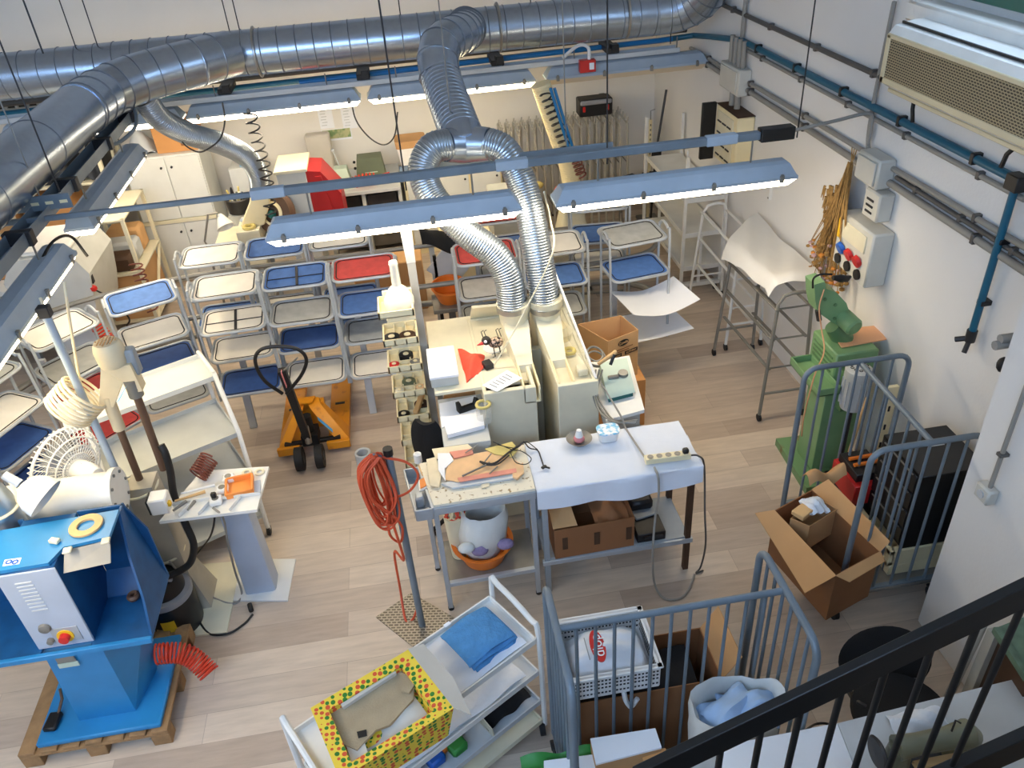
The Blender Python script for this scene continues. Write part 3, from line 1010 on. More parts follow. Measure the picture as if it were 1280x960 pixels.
for z, y0, dy, lb in ((.78, 5.37, .0, 'upper curled white sheet lying on the right end tray cart'), (.525, 5.46, .0, 'lower white sheet lying on the right end tray cart')):
    up = z > .6
    c = V((1.80 if up else 1.80, y0 + .16, z))
    one(MB().sheet(lambda u, v, c=c, up=up: c + Mx.Rotation(R(10), 3, 'Z') @ V(((u - .5) * .58, (v - .5) * .44, .012 + (.10 * abs(u - .5) ** 1.5 * 2 if up else .02 * abs(u - .5)))), 12, 6, .004), 'plastic_sheet', 'paper', lb, 'sheet', 'white sheets on the right end cart')


# ================================================================ stepped sheet-metal trolleys
def shelf(mb, c, u, v, L, D, lip=.035, th=.006):
    """open tray; c = front-right corner, u points left along the front, v points back"""
    c, u, v = V(c), V(u), V(v)
    z = V((0, 0, 1))
    def slab(a, b_, c2, d_):
        pts = [a, b_, c2, d_]
        mb.prism(pts, z * th)
    slab(c, c + u * L, c + u * L + v * D, c + v * D)
    for a, b_ in ((c, c + u * L), (c + v * D, c + v * D + u * L), (c, c + v * D), (c + u * L, c + u * L + v * D)):
        mb.bar(a + z * lip / 2, b_ + z * lip / 2, lip, .006, up=z) if False else None
        d = (b_ - a).normalized()
        n = d.cross(z) * .004
        mb.prism([a - n, b_ - n, b_ + n, a + n], z * lip)
    return mb


t = thing('shelf_trolley', 'white stepped shelf trolley of sheet metal in front of the tray carts', 'trolley', (-1.9, 4.7, 0))
u, v = V((-math.cos(R(26)), -math.sin(R(26)), 0)), V((-math.sin(R(26)), math.cos(R(26)), 0))
fr = [V((-1.50, 4.83, 1.06)), V((-1.375, 4.53, .78)), V((-1.36, 4.46, .48)), V((-1.34, 4.38, .17))]
dp = [.36, .5, .56, .62]
for k, (c, d) in enumerate(zip(fr, dp)):
    shelf(MB(), c, u, v, .95 if k < 1 else .84, d).build('shelf', 'cabinet_white' if k < 1 else 'machine_grey', t)
for s in (0, .84):
    f = MB()
    o = u * s
    f.tube([fr[0] + o + V((0, 0, .05)), fr[1] + o + V((.0, 0, .04)), fr[3] + o, fr[3] + o + V((0, 0, -.12))], .016, n=8)
    bk = fr[0] + o + v * .36
    f.tube([fr[0] + o + V((0, 0, .05)), bk + V((0, 0, .05)), V((bk.x, bk.y, .05))], .016, n=8)
    f.build('side_frame', 'white_paint', t)
    for q in (fr[3] + o, bk):
        MB().tube([V((q.x - .012, q.y, .035)), V((q.x + .012, q.y, .035))], .035, n=12).build('caster', 'rubber', t)

t = thing('shelf_trolley', 'white shelf trolley carrying the yellow fruit box in the foreground', 'trolley', (-.25, 2.4, 0))
ya = R(31)
u, v = V((-math.cos(ya), -math.sin(ya), 0)), V((-math.sin(ya), math.cos(ya), 0))
c0 = V((.285, 2.50, 0))
for k, (z, m_) in enumerate(((.75, 'white_paint'), (.5, 'white_paint'), (.26, 'grey_light'), (.09, 'cream'))):
    shelf(MB(), c0 + V((0, 0, z)), u, v, 1.12, .36).build('shelf', m_, t)
for s in (0, 1.12):
    f = MB()
    a, b_ = c0 + u * s, c0 + u * s + v * .36
    e = -u * .02 if s == 0 else u * .02
    f.tube([a + e + V((0, 0, .06)), a + e + V((0, 0, .78)), a + e + v * .06 + V((0, 0, .86)), b_ + e - v * .06 + V((0, 0, .90)), b_ + e + V((0, 0, .84)), b_ + e + V((0, 0, .06))], .0145, n=8, smooth=4)
    f.build('end_frame', 'white_paint', t)
    for q in (a, b_):
        MB().tube([V((q.x - .014, q.y, .04)), V((q.x + .014, q.y, .04))], .04, n=12).build('caster', 'rubber', t)
TR_U, TR_V, TR_C = u, v, c0


def on_trolley(a, b, z):       # a: metres left along the front, b: metres back
    return TR_C + TR_U * a + TR_V * b + V((0, 0, z))


# white cloth, folded towel
one(MB().sheet(lambda a, b: on_trolley(.04 + a * .62, .02 + b * .32, .768 + .006 * math.sin(9 * a + 5 * b) + .004 * math.sin(17 * b)), 24, 14, .006), 'cloth', 'white_cloth', 'white cloth spread on the top shelf of the foreground trolley', 'cloth')
tw = thing('towel', 'folded blue towel with a white tag on the foreground trolley', 'towel', on_trolley(.2, .2, .78))
for k in range(3):
    MB().sheet(lambda a, b, k=k: on_trolley(.05 + .012 * k + a * .27, .05 + .01 * k + b * (.27 - .015 * k), .785 + k * .024 + .006 * math.sin(8 * a + 2 * k) - .012 * (abs(a - .5) * 2) ** 6 - .012 * (abs(b - .5) * 2) ** 6), 16, 14, .018).build('fold', 'towel', tw)
MB().box(on_trolley(.30, .30, .868), (.035, .02, .004), rz=ya).build('tag', 'paper', tw)
# yellow fruit box on the left part
t = thing('fruit_box', 'yellow fruit box printed with red and green spots, full of felt offcuts', 'box', on_trolley(.85, .1, .77))
zb, zt = .775, .985
# open box: corners measured round the rim, wider than the shelf
rim = [P(388, 885, .985), P(510, 812, .985), P(567, 885, .985), P(425, 975, .985)]
cen = sum(rim, V()) / 4
bot = [cen + (p - cen) * .86 + V((0, 0, -.2)) for p in rim]
bm_ = MB()
inn = [cen + (p - cen) * .74 + V((0, 0, -.012)) for p in rim]
ib = [cen + (p - cen) * .72 + V((0, 0, -.08)) for p in rim]
bm_.loft([bot, rim, inn, ib], cap=False)
bm_.face(ib)
bm_.face(bot[::-1])
bm_.build('box_body', 'fruit_print', t)
flap = MB()
e1, e2 = rim[1], rim[2]
dv = (P(545, 815, .96) - P(515, 815, .985))
flap.prism([e1, e2, e2 + V((.07, -.03, -.03)), lerp(e1, e2, .5) + V((.10, .0, -.03)), e1 + V((.07, .03, -.02))], (0, 0, .004))
flap.build('flap', 'grey_board', t)
inb = MB().sheet(lambda a, b: lerp(lerp(ib[0], ib[1], .04 + a * .92), lerp(ib[3], ib[2], .04 + a * .92), .04 + b * .92) + V((0, 0, .01 + .02 * math.sin(6 * a) * math.cos(5 * b))), 10, 10, .004)
inb.build('lining', 'grey_board', t)


def felt_piece(px, z, lb, th=.012, m_='felt'):
    pts = [P(x, y, z) for x, y in px]
    c = sum(pts, V()) / len(pts)
    return one(MB().prism(pts, (0, 0, th)), 'felt_offcut', m_, lb, 'felt', 'felt offcuts in the fruit box', pivot=c)


felt_piece([(405, 893), (430, 880), (495, 834), (520, 845), (517, 876), (488, 908), (470, 915), (447, 940), (425, 930), (410, 915)], .93, 'large grey-beige felt sheet with a dark slot in the fruit box', .014)
felt_piece([(424, 880), (492, 838), (496, 844), (430, 887)], .946, 'narrow rolled felt strip along the back of the fruit box', .02, 'grey_board')
felt_piece([(500, 842), (523, 850), (512, 868), (502, 866)], .946, 'small darker felt scrap at the right of the fruit box', .012, 'felt')
felt_piece([(446, 915), (458, 912), (459, 920), (448, 923)], .9455, 'tiny dark slot patch on the big felt sheet', .002, 'black')
felt_piece([(432, 930), (455, 925), (462, 948), (440, 955)], .925, 'torn pale felt corner at the front of the fruit box', .012, 'grey_board')

# second shelf: plastic film; third shelf: black thing; bottom: packets
one(MB().sheet(lambda a, b: on_trolley(.06 + a * .75, .02 + b * .32, .53 + .012 * math.sin(14 * a + 6 * b) * math.cos(9 * b)), 26, 12, .004), 'plastic_film', 'plastic_bag', 'crinkled clear film on the second shelf of the foreground trolley', 'film')
b = MB()
b.sheet(lambda a, bb: on_trolley(.03 + a * .28, .04 + bb * .26, .30 + .10 * math.sin(PI * a) * math.sin(PI * bb) + .012 * math.sin(12 * a + 7 * bb)), 14, 12, .006)
one(b, 'black_bag', 'black_fabric', 'crumpled black fabric bag on the third shelf of the foreground trolley', 'bag')
pk = [((.60, .12), 'blue_plastic', 'blue packet in the pile on the third trolley shelf'), ((.53, .16), 'orange_plastic', 'orange packet in the pile on the third trolley shelf'), ((.67, .20), 'red_plastic', 'red packet in the pile on the third trolley shelf'), ((.48, .1), 'green_plastic', 'green packet in the pile on the third trolley shelf'), ((.74, .13), 'paper', 'white packet in the pile on the third trolley shelf'), ((.42, .2), 'brown_dark', 'brown packet in the pile on the third trolley shelf'), ((.57, .25), 'card_orange', 'tan packet in the pile on the third trolley shelf')]
for k, ((a, bb), m_, lb) in enumerate(pk):
    p = on_trolley(a, bb, .27)
    one(MB().box(p + V((0, 0, .04)), (.09, .13, .055), rz=ya + .4 * math.sin(k * 2.1), bev=.012), 'packet', m_, lb, 'packet', 'packets on the third trolley shelf', pivot=p)
p = on_trolley(.33, .03, .27)
one(MB().prism([on_trolley(.30, .0, .27), on_trolley(.30, .3, .27), on_trolley(.31, .3, .40), on_trolley(.31, .0, .36)], TR_U * .006), 'card_divider', 'cream', 'upright pale card divider on the third trolley shelf', 'divider')
# ================================================================ grey bar cages on casters
def panel(t, a, b, z0, z1, rc=.09, nb=6, m_='blue_grey'):
    """rounded hoop from ground point a to ground point b with upright bars"""
    a, b = V((a[0], a[1], 0)), V((b[0], b[1], 0))
    d = (b - a)
    L = d.length
    d.normalize()
    up = V((0, 0, 1))
    pts = [a + up * z0, a + up * (z1 - rc)] + arc(a + d * rc + up * (z1 - rc), rc, PI, PI / 2, 5, d, up)[1:] + arc(b - d * rc + up * (z1 - rc), rc, PI / 2, 0, 5, d, up) + [b + up * z0]
    p = MB().tube(pts, .017, n=10).build('end_hoop', m_, t)
    for k in range(nb):
        q = a + d * (L * (k + 1) / (nb + 1))
        MB().tube([q + up * (z0 + .03), q + up * (z1 - .004)], .0085, n=8).build('bar', m_, p)
    MB().bar(a + up * (z0 + .03), b + up * (z0 + .03), .03, .03).build('bottom_rail', m_, p)
    return p


def caster(t, p):
    o = MB()
    o.bx((p[0] - .03, p[1] - .03, .085), (p[0] + .03, p[1] + .03, .10))
    o.bx((p[0] - .022, p[1] - .012, .03), (p[0] - .016, p[1] + .012, .09)).bx((p[0] + .016, p[1] - .012, .03), (p[0] + .022, p[1] + .012, .09))
    f = o.build('caster', 'dark_metal', t)
    MB().tube([(p[0] - .014, p[1], .042), (p[0] + .014, p[1], .042)], .042, n=14).build('wheel', 'rubber', f)


t = thing('cage_cart', 'blue-grey bar cage cart in the foreground, holding the white crate', 'cart', (.83, 2.12, 0))
panel(t, (.335, 2.40), (.335, 1.84), .14, 1.28, .08, 6)
panel(t, (1.325, 2.40), (1.325, 1.84), .14, 1.28, .08, 6)
MB().tube([(.335, 2.15, 1.27), (1.325, 2.15, 1.27)], .016, n=10).build('top_rail', 'blue_grey', t)
for k in range(11):
    x = .335 + .99 * (k + 1) / 12
    MB().tube([(x, 2.15, .2), (x, 2.15, 1.27)], .0085, n=8).build('bar', 'blue_grey', t)
MB().bx((.33, 1.84, .15), (1.33, 2.40, .175)).build('deck', 'dull_steel', t)
for p in ((.335, 2.36), (.335, 1.88), (1.325, 2.36), (1.325, 1.88)):
    caster(t, p)
t = thing('cage_cart', 'blue-grey bar cage cart by the pillar, holding the open carton and black drawers', 'cart', (2.45, 3.26, 0))
panel(t, (2.13, 2.90), (2.76, 2.90), .18, 1.28, .08, 5)
panel(t, (2.14, 3.68), (2.80, 3.68), .18, 1.28, .08, 5)
MB().tube([(2.46, 2.90, 1.27), (2.48, 3.68, 1.27)], .016, n=10).build('top_rail', 'blue_grey', t)
for k in range(6):
    y = 2.90 + .78 * (k + 1) / 7
    MB().tube([(2.465, y, .2), (2.465, y, 1.27)], .0085, n=8).build('bar', 'blue_grey', t)
MB().bx((2.13, 2.88, .19), (2.78, 3.70, .215)).build('deck', 'dull_steel', t)
for p in ((2.13, 2.90), (2.76, 2.92), (2.14, 3.66), (2.78, 3.66)):
    caster(t, p)


# ---------------------------------------------------------------- open cartons
def carton(t, c, L, W, H, rz, m_out='card', m_in='card_inside', flaps=(), th=.005):
    """open box with walls; c = centre of the bottom"""
    rot = Mx.Translation(V(c)) @ Mx.Rotation(rz, 4, 'Z')
    o = MB()
    X, Y = L / 2, W / 2
    A = [(-X, -Y), (X, -Y), (X, Y), (-X, Y)]
    B = [(-X + th, -Y + th), (X - th, -Y + th), (X - th, Y - th), (-X + th, Y - th)]
    o.loft([[rot @ V((x, y, 0)) for x, y in A], [rot @ V((x, y, H)) for x, y in A], [rot @ V((x, y, H)) for x, y in B], [rot @ V((x, y, th)) for x, y in B]])
    body = o.build('box_body', m_out, t)
    for side, ang, ln in flaps:
        if side in 'NS':
            s = 1 if side == 'N' else -1
            a, b = V((-X, s * Y, H)), V((X, s * Y, H))
            out = V((0, s, 0))
        else:
            s = 1 if side == 'E' else -1
            a, b = V((s * X, -Y, H)), V((s * X, Y, H))
            out = V((s, 0, 0))
        d = (out * math.cos(ang) + V((0, 0, 1)) * math.sin(ang)) * ln
        nrm = (b - a).cross(d).normalized() * th
        MB().prism([rot @ a, rot @ b, rot @ (b + d), rot @ (a + d)], rot.to_3x3() @ nrm).build('flap', m_in, t)
    return rot


# contents of the foreground cage
t = thing('carton', 'brown carton standing behind the bars of the foreground cage, under the crate', 'box', (.72, 2.3, .18))
carton(t, (.74, 2.33, .18), .74, .30, .50, 0, 'card_dark', 'card', (('E', R(60), .16),))
one(MB().sheet(lambda a, b: V((.44 + a * .58, 2.21 + b * .24, .60 + .05 * math.sin(PI * a) * math.sin(PI * b) + .015 * math.sin(11 * a + 4 * b))), 16, 10, .01), 'black_cloth', 'black_fabric', 'black fabric filling the carton below the white crate', 'cloth')
t = thing('plastic_crate', 'white slotted plastic crate in the foreground cage', 'crate', (.6, 2.33, .7))
cr = MB()
x0, x1, y0, y1, z0, z1 = .385, .80, 2.17, 2.50, .73, .88
hl_ = MB()
for yy in (y0, y1):
    cr.bx((x0, yy - .004, z0), (x1, yy + .004, z1)).bx((x0 - .012, yy - .014, z1 - .008), (x1 + .012, yy + .014, z1))
    for r_, zz in enumerate((z1 - .035, z1 - .06, z1 - .085, z0 + .03)):
        for k in range(24):
            x = x0 + .012 + (x1 - x0 - .024) * k / 23
            hl_.bx((x - .005, yy - .0055, zz - .005), (x + .005, yy + .0055, zz + .005), bev=0)
for xx in (x0, x1):
    cr.bx((xx - .004, y0, z0), (xx + .004, y1, z1)).bx((xx - .014, y0 - .012, z1 - .008), (xx + .014, y1 + .012, z1))
    for r_, zz in enumerate((z1 - .035, z1 - .055, z1 - .075, z1 - .095, z0 + .03)):
        for k in range(20):
            y = y0 + .014 + (y1 - y0 - .028) * (k + .5 * (r_ % 2)) / 20
            hl_.bx((xx - .0055, y - .004, zz - .006), (xx + .0055, y + .004, zz + .006), bev=0)
cr.bx((x0, y0, z0), (x1, y1, z0 + .008))
cr.build('basket', 'white_plastic', t)
hl_.build('slots', 'dark_metal', t)
t = thing('shopping_bag', 'white plastic bag with a red oval logo lying in the crate', 'bag', (.59, 2.33, .7))
bg_ = MB()
bg_.sheet(lambda a, b: V((x0 + .02 + a * (x1 - x0 - .04), y0 + .02 + b * (y1 - y0 - .05), .745 + .16 * (math.sin(PI * min(1, max(0, a))) ** .45) * (math.sin(PI * b) ** .4) + .008 * math.sin(13 * a + 4 * b) + .006 * math.sin(21 * b))), 26, 18, 0)
bg_.build('film', 'plastic_bag', t)
lc = P(747, 808, .905)
lg = MB()
ring = [lc + V((.034 * math.cos(k * PI / 14), .088 * math.sin(k * PI / 14), 0)) for k in range(28)]
lg.prism(ring, (0, 0, .006))
logo = lg.build('logo', 'red_plastic', t)


def text(body, size, m_, parent, loc, ex=(1, 0, 0), ey=(0, 1, 0), ext=.001, name='lettering'):
    cu = bpy.data.curves.new(name, 'FONT')
    cu.body = body
    cu.size = size
    cu.align_x = 'CENTER'
    cu.align_y = 'CENTER'
    cu.extrude = ext
    tmp = bpy.data.objects.new(name, cu)
    COL.objects.link(tmp)
    dg = bpy.context.evaluated_depsgraph_get()
    me = bpy.data.meshes.new_from_object(tmp.evaluated_get(dg))
    bpy.data.objects.remove(tmp)
    ex, ey = V(ex).normalized(), V(ey).normalized()
    ez = ex.cross(ey)
    mt = Mx((ex, ey, ez)).transposed().to_4x4()
    mt.translation = V(loc)
    rm = ROOT.get(parent.name)
    me.transform(rm.inverted() @ mt if rm is not None else mt)
    me.materials.clear()
    me.materials.append(MAT[m_])
    o = bpy.data.objects.new(name, me)
    COL.objects.link(o)
    o.parent = parent
    if rm is not None:
        ROOT[o.name] = rm
    return o


text('dlop', .07, 'paper', logo, lc + V((0, 0, .0085)), (0, 1, 0), (-1, 0, 0))
MB().box(lc + V((-.05, 0, -.004)), (.004, .12, .006), bev=0).build('small_print', 'grey_paint', t)
# loop handle of a bag behind the bars
one(MB().tube([V((.64, 2.24, .68)), V((.635, 2.18, .72)), V((.645, 2.165, .66)), V((.67, 2.168, .61)), V((.70, 2.17, .66))], .012, n=6, smooth=5), 'bag_handle_strap', 'white_plastic', 'white strap looped over the black fabric below the crate', 'strap')
# sack of blue shirts
t = thing('sack', 'open white sack full of blue shirts in the foreground cage', 'sack', (1.1, 2.0, .18))
sk = MB()
cx, cy = 1.10, 1.99
rings = []
for z, s in ((.18, .86), (.3, 1.0), (.5, 1.0), (.66, .98), (.76, 1.02), (.79, 1.0), (.76, .90), (.62, .84)):
    rg = []
    for k in range(36):
        a = 2 * PI * k / 36
        rr = s * (1 + .05 * math.sin(5 * a + z * 9) + .03 * math.sin(9 * a + 20 * z))
        rg.append(V((cx + .205 * rr * math.cos(a), cy + .135 * rr * math.sin(a), z + .03 * math.sin(3 * a + 1) * (z > .6))))
    rings.append(rg)
sk.loft(rings, cap=False)
sk.face(rings[0][::-1])
sk.build('sack_body', 'sack', t, sharp=70)
for k, (dx, dy, dz, rz) in enumerate(((-.05, -.0, .69, .2), (.05, .0, .70, -.2), (-.02, -.01, .74, .5), (.07, -.02, .74, .15))):
    c = V((cx + dx, cy + dy, dz))
    one(MB().sheet(lambda a, b, c=c, rz=rz, k=k: c + Mx.Rotation(rz, 3, 'Z') @ V(((a - .5) * .25, (b - .5) * .165, .07 * math.sin(PI * a) * math.sin(PI * b) + .012 * math.sin(9 * a + 3 * k) + .01 * math.sin(14 * b + k))), 16, 12, .012), 'shirt', 'shirt', 'crumpled pale blue shirt in the white sack, ' + ('lowest at the left', 'lowest at the right', 'topmost in the middle', 'topmost at the right')[k], 'shirt', 'shirts in the white sack')
# white box on a small carton and green stuff, front of the cage
t = thing('carton', 'small carton with a white lid at the front of the foreground cage', 'box', P(785, 945, .6))
A = [P(738, 925, .62), P(819, 912, .62), P(827, 936, .62), P(745, 957, .62)]
MB().prism(A, (0, 0, .012)).build('lid', 'paper', t)
MB().prism([p + V((0, 0, -.42)) for p in A], (0, 0, .42)).build('box_body', 'card', t)
fl = [P(800, 938, .60), P(832, 936, .60), P(836, 950, .57), P(806, 958, .57)]
MB().prism(fl, (0, 0, .005)).build('flap', 'card_orange', t)
one(MB().sheet(lambda a, b: lerp(P(655, 958, .5), P(742, 944, .5), a) + V((0, -.16 + .2 * b, .02 * math.sin(9 * a) + .02 * math.sin(7 * b))), 16, 8, .03), 'green_cloth', 'green_plastic', 'crumpled bright green cloth at the bottom edge beside the small carton', 'cloth')
A = [P(680, 954, .55), P(742, 946, .55), P(748, 975, .55), P(680, 985, .55)]
one(MB().prism(A, (0, 0, .02)), 'white_board', 'paper', 'white board lying on the green cloth at the bottom edge', 'board')
gb = P(985, 925, .5)
one(MB().bx((1.34, 1.7, .0), (1.46, 1.82, .62), bev=.03), 'green_sack', 'green_plastic', 'green plastic sack beside the right end of the foreground cage', 'sack')

# contents of the cage by the pillar
t = thing('carton', 'large open carton with spread flaps in the cage by the pillar', 'box', (2.05, 3.1, .2))
zt = .62
q = [P(968, 638, zt), P(1015, 612, zt), P(1100, 690, zt), P(1045, 720, zt)]
cb = MB()
q2 = [p + V((0, 0, -.36)) for p in q]
ce = sum(q, V()) / 4
qi = [ce + (p - ce) * .975 for p in q]
qi2 = [ce + (p - ce) * .97 + V((0, 0, -.34)) for p in q]
cb.loft([q2, q, qi, qi2])
cb.build('box_body', 'card_dark', t)
MB().prism([q[0], q[3], P(1006, 742, .50), P(944, 642, .56)], (.0, .0, .005)).build('flap', 'card', t)
MB().prism([q[1], q[2], P(1112, 678, .70), P(1035, 600, .70)], (.004, .003, .004)).build('flap', 'card', t)
MB().prism([q[2], q[3], P(1062, 728, .60), P(1106, 702, .60)], (.004, .003, .004)).build('flap', 'card', t)
t = thing('carton', 'smaller carton holding wrapped parts inside the large open carton', 'box', P(1020, 655, .5))
sq = [P(988, 648, .64), P(1022, 622, .64), P(1047, 636, .64), P(1012, 658, .64)]
sc_ = sum(sq, V()) / 4
si = [sc_ + (p - sc_) * .95 for p in sq]
MB().loft([[p + V((0, 0, -.2)) for p in sq], sq, si, [p + V((0, 0, -.12)) for p in si]]).build('box_body', 'card', t)
c = P(1018, 632, .66)
one(MB().sheet(lambda a, b: c + V(((a - .5) * .13, (b - .5) * .13, .05 * math.sin(PI * a) * math.sin(PI * b) + .008 * math.sin(19 * a + 11 * b))), 14, 14, .01), 'wrapped_bundle', 'plastic_bag', 'film-wrapped grey bundle in the smaller carton', 'bundle')
one(MB().box(P(1003, 640, .66), (.10, .08, .03), rz=.5), 'wood_block', 'wood_light', 'light wood block beside the wrapped bundle', 'block')
one(MB().sheet(lambda a, b: lerp(P(1012, 608, .62), P(1058, 598, .62), a) + V((0, .1 * b, .05 * math.sin(PI * b) + .03 * math.sin(8 * a))), 12, 6, .006), 'brown_paper', 'card', 'crumpled brown paper behind the large open carton', 'paper')
t = thing('drawer_cabinet', 'black drawer cabinet standing in the cage by the pillar', 'cabinet', (2.7, 3.1, .42))
MB().bx((2.51, 2.97, .42), (2.90, 3.36, .97)).build('body', 'vac_black', t)
for k in range(4):
    d = MB().bx((2.497, 2.99, .44 + k * .132), (2.509, 3.34, .56 + k * .132)).build('drawer', 'vac_black', t)
    MB().bx((2.489, 3.02, .552 + k * .132), (2.498, 3.31, .557 + k * .132), bev=0).build('handle', 'dull_steel', d)
MB().box((2.74, 3.22, .971), (.09, .05, .002), bev=0).build('label_plate', 'grey_light', t)
t = thing('crate_dolly', 'pale plastic dolly under the black drawer cabinet', 'dolly', (2.66, 3.2, .22))
d = MB()
d.bx((2.46, 2.96, .30), (2.90, 3.0, .42)).bx((2.46, 3.46, .30), (2.90, 3.5, .42)).bx((2.44, 2.96, .30), (2.475, 3.5, .33)).bx((2.44, 2.96, .39), (2.475, 3.5, .42))
for y in (2.96, 3.12, 3.3, 3.46):
    d.bx((2.44, y, .30), (2.475, y + .04, .42))
d.bx((2.46, 2.96, .22), (2.90, 3.5, .30))
d.build('frame', 'cream_light', t)
bc = PY(1082, 606, 3.42)
t = thing('parts_bin', 'red and black open bin with orange handles behind the cage bars', 'bin', (bc.x, bc.y, .215))
MB().bx((bc.x - .12, 3.34, bc.z - .08), (bc.x + .08, 3.62, bc.z + .07)).build('bin_body', 'red_plastic', t)
MB().bx((bc.x - .10, 3.38, bc.z + .07), (bc.x + .08, 3.60, bc.z + .13)).build('liner', 'black', t)
for k in range(2):
    MB().tube([(bc.x - .08, 3.46 + .06 * k, bc.z + .14), (bc.x + .07, 3.46 + .06 * k, bc.z + .145)], .012, n=8).build('handle', 'orange_plastic', t)
MB().bx((bc.x - .12, 3.36, .216), (bc.x + .08, 3.62, bc.z - .08)).build('lower_box', 'black', t)
# ================================================================ middle workbench
def hoodduct(t, x):
    MB().lathe([(.085, 1.16), (.10, 1.2), (.105, 1.27), (.118, 1.30), (.118, 1.345), (.10, 1.35), (.10, 1.37)], (x, 4.84, 0), n=22).build('collar', 'cream', t)
    d = MB()
    rg = []
    for y, z, w, h in ((4.84, 1.19, .085, .08), (4.70, 1.13, .085, .075), (4.52, 1.09, .062, .05), (4.40, 1.06, .05, .04)):
        rg.append([V((x + a * w, y + .02 * b, z + b * h)) for a, b in ((1, 1), (-1, 1), (-1, -1), (1, -1))])
    d.loft(rg)
    d.build('duct_throat', 'cream', t, sharp=25)
    c = MB()
    c.bx((x - .055, 4.16, .98), (x - .043, 4.46, 1.10)).bx((x + .043, 4.16, .98), (x + .055, 4.46, 1.10)).bx((x - .055, 4.16, .97), (x + .055, 4.46, .985))
    c.build('trough', 'cream_light', t)


t = thing('sanding_bench', 'cream double sanding bench the two ribbed hoses drop into', 'workbench', (.5, 4.5, 0))
a = MB()
a.bx((.265, 4.16, .02), (.60, 4.20, 1.09))
a.bx((.265, 4.20, .02), (.29, 5.2, 1.06)).bx((.575, 4.20, .02), (.60, 5.2, 1.09)).bx((.28, 5.17, .02), (.60, 5.2, 1.06))
a.build('left_cabinet', 'cream', t)
a = MB()
a.bx((.735, 4.13, .02), (1.0, 4.17, 1.09))
a.bx((.735, 4.17, .02), (.76, 5.2, 1.09)).bx((.975, 4.17, .02), (1.0, 5.2, 1.06)).bx((.74, 5.17, .02), (1.0, 5.2, 1.06))
a.build('right_cabinet', 'cream', t)
MB().bx((.60, 4.75, .02), (.735, 4.8, 1.0)).build('back_plate', 'cream', t)
MB().bx((-.04, 4.30, 1.03), (.575, 5.25, 1.055)).build('left_worktop', 'cream', t)
MB().bx((.76, 4.17, 1.03), (.975, 5.2, 1.05)).build('right_worktop', 'cream', t)
MB().bx((-.03, 3.93, .86), (.265, 4.45, .90)).build('low_worktop', 'machine_grey', t)
MB().bx((-.02, 3.95, .62), (.255, 3.97, .86)).build('apron', 'machine_grey', t)
for x, y in ((.14, 3.98), (-.01, 5.2), (.24, 4.0)):
    MB().bar((x, y, 0), (x, y, .86 if y < 4.3 else 1.03), .04, .04).build('leg', 'grey_paint', t)
bp = MB()
bp.prism([(.30, 5.24, 1.055), (.56, 5.24, 1.055), (.56, 4.95, 1.055), (.53, 4.92, 1.24), (.33, 5.0, 1.24)], (0, 0, .002)) if False else None
bp.loft([[V((.29, 5.20, 1.055)), V((.575, 5.20, 1.055)), V((.575, 5.22, 1.055)), V((.29, 5.22, 1.055))], [V((.30, 5.02, 1.24)), V((.545, 5.0, 1.24)), V((.545, 5.02, 1.25)), V((.30, 5.04, 1.25))]])
bp.build('sloped_panel', 'cream', t)
hoodduct(t, .575)
hoodduct(t, .80)
# clear guard over the right half with a bright aluminium edge
g = MB()
e0, e1 = V((.885, 4.98, 1.5)), V((.99, 4.16, 1.09))
g.prism([e1, e0, e0 + V((.0, .0, -.42)), e1 + V((0, 0, -.02))], (.004, 0, 0))
g.build('clear_guard', 'plexi', t)
MB().bar(e1, e0, .014, .02).build('guard_edge', 'white_plastic', t)
MB().ring((.90, 4.55, 1.075), .035, .013).build('yellow_ring', 'yellow_leather', t)
MB().box((.93, 4.30, 1.075), (.07, .08, .05), bev=.008).build('switch_box', 'cream', t)
MB().lathe([(.08, 0), (.09, .05), (.06, .10), (.001, .11)], (.88, 4.78, 1.05), n=18).build('wheel_cover', 'cream_light', t)
MB().lathe([(.07, 0), (.07, .008), (.001, .01)], (.40, 4.75, 1.055), n=24).build('round_pad', 'white_paint', t)

# post with white slanted cap
t = thing('upright_post', 'tall grey square post with a white tapered head beside the bin stand', 'post', (-.075, 4.98, 0))
MB().bar((-.075, 4.98, 0), (-.075, 4.98, 1.72), .055, .055).build('post', 'post_grey', t)
MB().loft([[V((-.105, 4.95, 1.68)), V((-.045, 4.95, 1.68)), V((-.045, 5.01, 1.68)), V((-.105, 5.01, 1.68))], [V((-.115, 4.91, 1.95)), V((-.04, 4.91, 1.95)), V((-.04, 5.01, 1.95)), V((-.115, 5.01, 1.95))]]).build('head', 'grey_light', t)
# bin stand with sorted discs
t = thing('bin_stand', 'tall stand of seven cream compartment trays beside the grey post', 'stand', (-.2, 4.8, 0))
MB().bx((-.30, 4.94, .0), (-.10, 4.965, 1.5)).bx((-.30, 4.72, .0), (-.285, 4.96, .05)).build('back_board', 'cream', t)
BZ = [1.42 - .213 * k for k in range(7)]
for k, z in enumerate(BZ):
    b = MB()
    x0, x1, y0, y1 = -.335, -.10, 4.70, 4.94
    b.bx((x0, y0, z), (x1, y1, z + .012))
    for q in ((x0, y0, x1, y0 + .012), (x0, y1 - .012, x1, y1), (x0, y0, x0 + .012, y1), (x1 - .012, y0, x1, y1)):
        b.bx((q[0], q[1], z), (q[2], q[3], z + .05), bev=.001)
    if k:
        for j in (1, 2):
            b.bx((x0 + (x1 - x0) * j / 3 - .004, y0, z), (x0 + (x1 - x0) * j / 3 + .004, y1, z + .042), bev=0)
        b.bx((x0, y0 + .08, z), (x1, y0 + .088, z + .042), bev=0)
    b.build('tray', 'cream_light', t)
